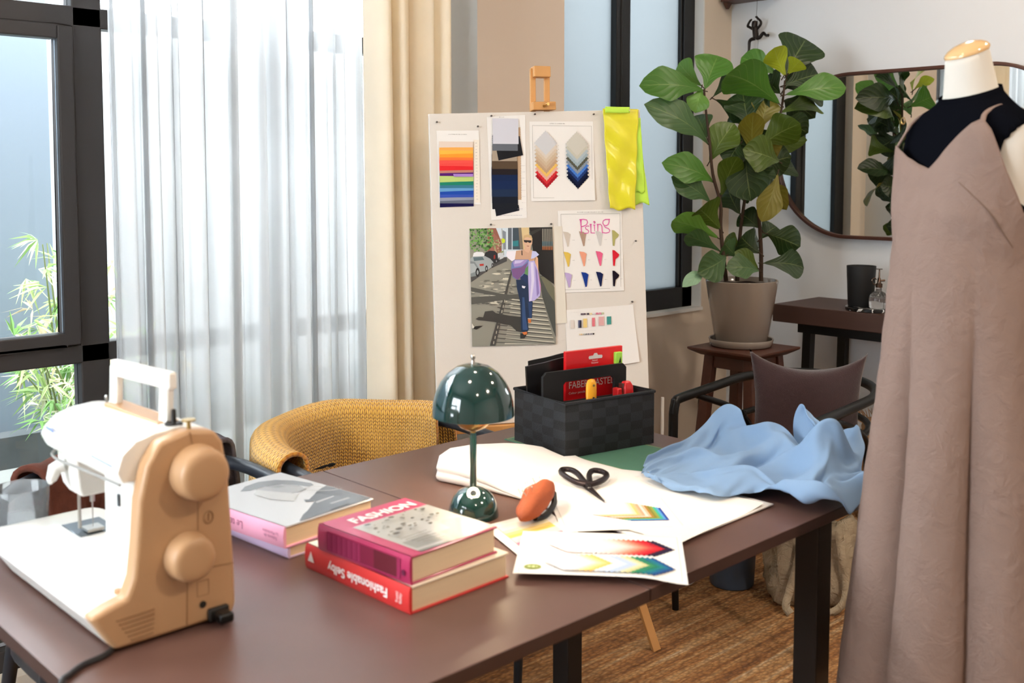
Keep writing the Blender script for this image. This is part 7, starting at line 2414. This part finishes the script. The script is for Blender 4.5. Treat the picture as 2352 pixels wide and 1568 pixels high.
for i in range(len(zsb) - 1):
    for j in range(NB):
        j2 = (j + 1) % NB
        q4 = [i * NB + j, i * NB + j2, (i + 1) * NB + j2, (i + 1) * NB + j]
        c4 = sum((Vector(mb.v[k]) for k in q4), Vector()) / 4
        sv, ex, ez = arm_q(c4, c4.z)
        if sv > 0.080 and math.hypot(ex, ez) < 1:
            cut.update(q4)
            continue
        kept.update(q4)
        mb.f.append(q4)
        mb.mi.append(0)
        mb.col.append(None)
for k in kept & cut:
    p = Vector(mb.v[k])
    sv, ex, ez = arm_q(p, p.z)
    q = math.hypot(ex, ez)
    mb.v[k] = tuple(p + f_ * (ex / q - ex) * 0.056 + Vector((0, 0, (ez / q - ez) * 0.072)))
o = mb.build('sleeveless_top', m_blacktop, None, angle=180, solid=0.0025)
tag(o, 'black high-necked sleeveless top worn by the dress form', 'top')

# slip dress
CUSP = [math.radians(a) for a in (-205, -170, -138, -100, -52, -4, 40, 78, 116, 154)]
RAD = [(0.40, .214), (0.485, .206), (0.656, .188), (0.867, .168), (1.045, .147), (1.21, .132), (1.30, .122), (1.36, .108), (1.40, .096), (1.50, .09)]


def lobe(th):
    c = sorted(CUSP + [CUSP[0] + 2 * PI, CUSP[-1] - 2 * PI])
    for a, b in zip(c, c[1:]):
        if a <= th <= b:
            t = (th - a) / (b - a)
            return sin(PI * t) ** 0.55, t
    return 1.0, 0.5


def ztop(th):
    d = abs(math.degrees(th))
    if th > 0 and d < 84:
        return interp([(0, 1.408), (15, 1.417), (30, 1.430), (44, 1.447), (52, 1.452), (58, 1.442), (70, 1.385), (84, 1.335)], d)[0]
    return interp([(0, 1.408), (14, 1.428), (30, 1.455), (46, 1.484), (55, 1.492), (60, 1.474), (70, 1.405), (84, 1.335), (100, 1.315), (120, 1.335), (150, 1.380), (180, 1.400)], d)[0]


def dress_pt(th, z):
    t_ = torso(max(z, 1.0), th, 0.010, 0.0)
    P0 = t_ - Vector((AX, AY, 0))
    rt = math.hypot(P0.dot(f_), P0.dot(s_))
    k = smoothstep(1.44, 1.26, z)
    R = interp(RAD, z)[0]
    lb, t = lobe(th)
    fold = (1.0 - 0.27 * (1 - lb) * smoothstep(1.34, 0.8, z) + 0.010 * sin(6 * th + 5 * z) * smoothstep(1.3, 0.9, z))
    r = max(rt + 0.001, lerp(rt, R * fold, k)) if z > 1.15 else R * fold
    if 1.15 < z < 1.34:
        r = max(r, rt)
    az = f_ * cos(th) + s_ * sin(th)
    p = Vector((AX, AY, z)) + az * r
    # wrinkles of unpressed linen
    p += az * (0.0007 * sin(46 * z + 5 * th) * sin(17 * th - 21 * z) + 0.0005 * sin(70 * z - 14 * th))
    return p


def dress_fn(u, v):
    th = lerp(-PI, PI, u)
    z = lerp(0.488 - 0.085 * smoothstep(-0.16, 0.10, th), ztop(th), v)
    return dress_pt(th, z)


dr = thing('slip_dress', 'long taupe linen slip dress with thin straps on the dress form', 'dress', (AX, AY, 0.488))
MB().grid(240, 110, dress_fn, cu=True).build('dress_body', m_dress, dr, angle=180, solid=0.0015)


def surf(sv, z, front, off):
    """point on the torso at side offset sv and height z"""
    a_ = interp(TOR, z)[0] + off
    sn = max(-1, min(1, sv / a_))
    sn = math.copysign(abs(sn) ** (1 / 0.9), sn)
    th = math.asin(sn)
    return torso(z, th if front else PI - th, off)


for sg in (-1, 1):
    th0 = math.radians(51 if sg > 0 else -54)
    z0 = ztop(th0)
    p0 = dress_pt(th0, z0 - 0.006)
    sv0 = (p0 - Vector((AX, AY, 0))).dot(s_)
    pts = [p0]
    for t in (0.8,):
        pts.append(surf(lerp(sv0, 0.076 * sg, t), lerp(z0 - 0.004, 1.508, t ** 0.8), True, 0.0095))
    top = surf(0.075 * sg, 1.512, True, 0.008)
    pts.append(Vector((AX, AY, 1.5175)) + s_ * 0.075 * sg + f_ * 0.0)
    for k in range(0, 5):
        t = k / 4
        pts.append(surf(0.075 * sg, lerp(1.506, 1.39, t), False, 0.0095))
    MB().tube(spline(pts, 6), 0.0045, 8, flat=0.6).build('strap', m_dress, dr)
m_ring = mat('strap_slider', '#d9c6a4', 0.3, 0.8, var=0)
MB().tube([Vector(dress_pt(math.radians(48), 1.488)) + f_ * 0.004 + s_ * (0.005 * cos(a * PI / 6)) + Vector((0, 0, 0.006 * sin(a * PI / 6) + 0.008)) for a in range(12)], 0.001, 5, True).build('strap_slider', m_brass, dr)
# bust dart seam and hem stitching
mb = MB()
pts = [dress_pt(math.radians(a), z) + (f_ * cos(math.radians(a)) + s_ * sin(math.radians(a))) * 0.0022 for a, z in ((-38, 1.385), (-46, 1.368), (-54, 1.350), (-62, 1.328), (-70, 1.300), (-78, 1.275))]
mb.tube(spline(pts, 5), 0.0009, 5)
m_seam_d = mat('dress_seam', '#6d5748', 0.9, var=0)
mb.build('bust_dart', m_seam_d, dr)
mb = MB()
hp_ = [dress_pt(lerp(-PI, PI, k / 300), 0.503 - 0.085 * smoothstep(-0.16, 0.10, lerp(-PI, PI, k / 300))) + (f_ * cos(lerp(-PI, PI, k / 300)) + s_ * sin(lerp(-PI, PI, k / 300))) * 0.0018 for k in range(300)]
mb.tube(hp_, 0.0005, 4, True)
mb.build('hem_stitching', m_seam_d, dr)

# ================================================================ things on the floor
m_tote = cloth_mat('natural_canvas', '#b3a48d', transl=0.05, bump=0.4, weave=700, var=0.10, crinkle=0.8)
tote = thing('tote_bag', 'natural canvas tote bag slumped on the rug under the black armchair', 'bag', (3.045, 1.76, 0))
tu, tn = Vector((0.723, -0.691, 0)), Vector((-0.691, -0.723, 0))
T0 = Vector((3.045, 1.775, 0))
mb = MB()
rings = []
for z, hw, hd in ((0.002, 0.110, 0.055), (0.02, 0.128, 0.066), (0.07, 0.138, 0.074), (0.14, 0.142, 0.070), (0.20, 0.140, 0.060), (0.25, 0.137, 0.045), (0.275, 0.130, 0.030)):
    ring = []
    for j in range(60):
        a = 2 * PI * j / 60
        c, s = cos(a), sin(a)
        k = 1 + 0.07 * sin(5 * a + 26 * z) + 0.08 * sin(8 * a - 34 * z + 1) + 0.05 * sin(13 * a + 50 * z)
        ring.append(T0 + tu * (hw * math.copysign(abs(c) ** 0.7, c) * k) + tn * (hd * math.copysign(abs(s) ** 0.7, s) * k) + Vector((0, 0, max(0.001, z + 0.018 * sin(3 * a + 1) * (z / 0.25)))))
    rings.append(ring)
mb.loft(rings, caps=True)
mb.build('bag_body', m_tote, tote, angle=180)


def strap(pts, w):
    P = spline(pts, 8)
    mb = MB()
    for k in range(len(P) - 1):
        d = (P[k + 1] - P[k]).normalized()
        sdv = d.cross(tn).normalized()
        if k == 0:
            prev = sdv
        if sdv.dot(prev) < 0:
            sdv = -sdv
        prev = sdv
        mb.v += [tuple(P[k] + sdv * w / 2), tuple(P[k] - sdv * w / 2)]
    for k in range(len(P) - 2):
        mb.f.append([2 * k, 2 * k + 1, 2 * k + 3, 2 * k + 2])
        mb.mi.append(0)
        mb.col.append(None)
    return mb


strap([T0 + tu * 0.075 + tn * 0.062 + Vector((0, 0, 0.255)), T0 + tu * 0.078 + tn * 0.086 + Vector((0, 0, 0.18)), T0 + tu * 0.092 + tn * 0.092 + Vector((0, 0, 0.11)), T0 + tu * 0.080 + tn * 0.11 + Vector((0, 0, 0.04)), T0 + tu * 0.03 + tn * 0.12 + Vector((0, 0, 0.008)), T0 + tu * -0.03 + tn * 0.115 + Vector((0, 0, 0.012))], 0.026).build('strap', m_tote, tote, angle=180, solid=0.002)
strap([T0 + tu * -0.05 + tn * 0.080 + Vector((0, 0, 0.22)), T0 + tu * -0.07 + tn * 0.092 + Vector((0, 0, 0.14)), T0 + tu * -0.09 + tn * 0.10 + Vector((0, 0, 0.075)), T0 + tu * -0.105 + tn * 0.115 + Vector((0, 0, 0.03)), T0 + tu * -0.09 + tn * 0.125 + Vector((0, 0, 0.006))], 0.026).build('strap', m_tote, tote, angle=180, solid=0.002)

m_bin = mat('slate_blue_plastic', '#46566b', 0.45, var=0.05)
bn = MB().lathe([(0.0, 0.002), (0.070, 0.002), (0.074, 0.006), (0.086, 0.240), (0.088, 0.246), (0.084, 0.246), (0.070, 0.012), (0.0, 0.010)], (2.985, 2.035, 0), 40).build('waste_bin', m_bin, None, angle=50)
tag(bn, 'small slate blue waste bin on the rug beyond the table', 'bin')
pts = spline([(2.66, 2.30, 0.0035), (2.80, 2.22, 0.0035), (2.86, 2.13, 0.0035), (2.93, 2.14, 0.0035), (3.05, 2.16, 0.0035), (3.20, 2.20, 0.0035)], 8)
o = MB().tube(pts, 0.003, 6).build('white_cable', m_white, None)
tag(o, 'thin white cable lying on the rug by the blue bin', 'cable')
po = thing('slim_pole', 'slim white pole standing on the floor behind the table end', 'pole', (3.137, 2.46, 0))
MB().tube([(3.137, 2.46, 0.008), (3.141, 2.463, 0.556)], [0.0075, 0.0062], 12).build('rod', m_white, po)
MB().lathe([(0.045, 0.0), (0.045, 0.006), (0.01, 0.010), (0, 0.010)], (3.137, 2.46, 0), 24).build('foot', m_white, po)

hs = thing('keypad_handset', 'black keypad handset mounted low on the wall behind the stool leg', 'handset', (3.972, 2.885, 0.29))
MB().bx(3.942, 4.002, 2.862, 2.889, 0.205, 0.37).build('body', m_black_metal, hs, bevel=0.008)
MB().bx(3.950, 3.994, 2.8605, 2.863, 0.305, 0.35).build('screen', m_sm_grey, hs, smooth=False)
mb = MB()
for i in range(3):
    for k in range(4):
        mb.bx(3.953 + i * 0.0145, 3.961 + i * 0.0145, 2.8605, 2.863, 0.283 - k * 0.019, 0.289 - k * 0.019)
mb.build('keys', m_white, hs, smooth=False)

m_straw = mat('straw', '#a07a56', 0.9, var=0.3, vscale=40, bump=0.8, bscale=120)
wb = thing('straw_basket', 'tall straw basket with a frayed rim beneath the console', 'basket', (3.99, 1.985, 0))
mb = MB()
rings = []
for k in range(36):
    z = 0.004 + 0.40 * k / 35
    r = 0.10 + 0.012 * sin(PI * k / 35) + 0.003 * (k % 2)
    rings.append([(3.99 + r * cos(a), 1.985 + r * sin(a), z) for a in [2 * PI * j / 32 for j in range(32)]])
mb.loft(rings)
mb.build('woven_body', m_straw, wb, angle=60)
mb = MB()
for k in range(90):
    a = rng.uniform(0, 2 * PI)
    p = Vector((3.99 + 0.102 * cos(a), 1.985 + 0.102 * sin(a), 0.40))
    d = Vector((0.5 * cos(a) + rng.uniform(-.3, .3), 0.5 * sin(a) + rng.uniform(-.3, .3), rng.uniform(0.3, 1))).normalized()
    mb.tube([p, p + d * 0.03, p + d * 0.05 + Vector((0, 0, -0.008))], [0.0016, 0.0013, 0.0006], 5)
mb.build('frayed_rim', m_straw, wb)

# ================================================================ bamboo outside
m_cane = mat('bamboo_cane', '#6f7a4a', 0.5, var=0.2)
m_bam, nt, pb, out = new_mat('bamboo_leaf')
a_ = N(nt, 'ShaderNodeAttribute', attribute_name='Col')
nt.links.new(a_.outputs['Color'], pb.inputs['Base Color'])
pb.inputs['Roughness'].default_value = 0.5
tl = N(nt, 'ShaderNodeBsdfTranslucent')
nt.links.new(a_.outputs['Color'], tl.inputs[0])
mxs = N(nt, 'ShaderNodeMixShader')
mxs.inputs[0].default_value = 0.35
nt.links.new(pb.outputs[0], mxs.inputs[1])
nt.links.new(tl.outputs[0], mxs.inputs[2])
nt.links.new(mxs.outputs[0], out.inputs[0])
br_ = random.Random(5)


def bamboo(x, y, z0, canes, spread, h, nc, label):
    root = thing('bamboo_plant', label, 'plant', (x, y, z0))
    tips = []
    for k in range(canes):
        a = br_.uniform(0, 2 * PI)
        base = Vector((x + 0.05 * cos(a), y + 0.05 * sin(a), z0))
        top = Vector((x + spread * br_.uniform(-1, 1), y + spread * 0.6 * br_.uniform(-1, 1), z0 + h * br_.uniform(0.75, 1.0)))
        mid_ = lerp(base, top, 0.55) + Vector((0, 0, 0.06))
        P = spline([base, mid_, top], 8)
        MB().tube(P, [lerp(0.006, 0.0022, i / (len(P) - 1)) for i in range(len(P))], 8).build('cane', m_cane, root)
        tips += P[6:]
    mb = MB()
    for k in range(nc):
        c = tips[br_.randrange(len(tips))] + Vector((br_.gauss(0, .07), br_.gauss(0, .06), br_.gauss(0, .05)))
        cc = br_.choice(['#b9c98f', '#8fb46a', '#d8dcb8', '#6f9a52', '#c9b99a', '#a9c47c', '#e0e0c8'])
        dx = Vector((br_.uniform(-1, 1), br_.uniform(-1, .4), br_.uniform(-.5, .5))).normalized()
        for i in range(7):
            d = (dx + Vector((br_.uniform(-.8, .8), br_.uniform(-.8, .8), br_.uniform(-.8, .6)))).normalized()
            L = br_.uniform(0.07, 0.13)
            n = d.cross(Vector((br_.uniform(-1, 1), br_.uniform(-1, 1), 1))).normalized()
            w = 0.006
            dn = Vector((0, 0, -0.25 * L))
            mb.face([c, c + d * L * .35 + n * w, c + d * L + dn, c + d * L * .35 - n * w], 0, hx(cc))
    mb.build('foliage', m_bam, root, smooth=False, weld=False)


bamboo(1.40, 3.62, 0.30, 9, 0.22, 0.55, 95, 'feathery bamboo clump outside the window below the frame')
bamboo(1.50, 3.95, 0.30, 6, 0.14, 0.85, 55, 'taller pale bamboo against the white outside wall')
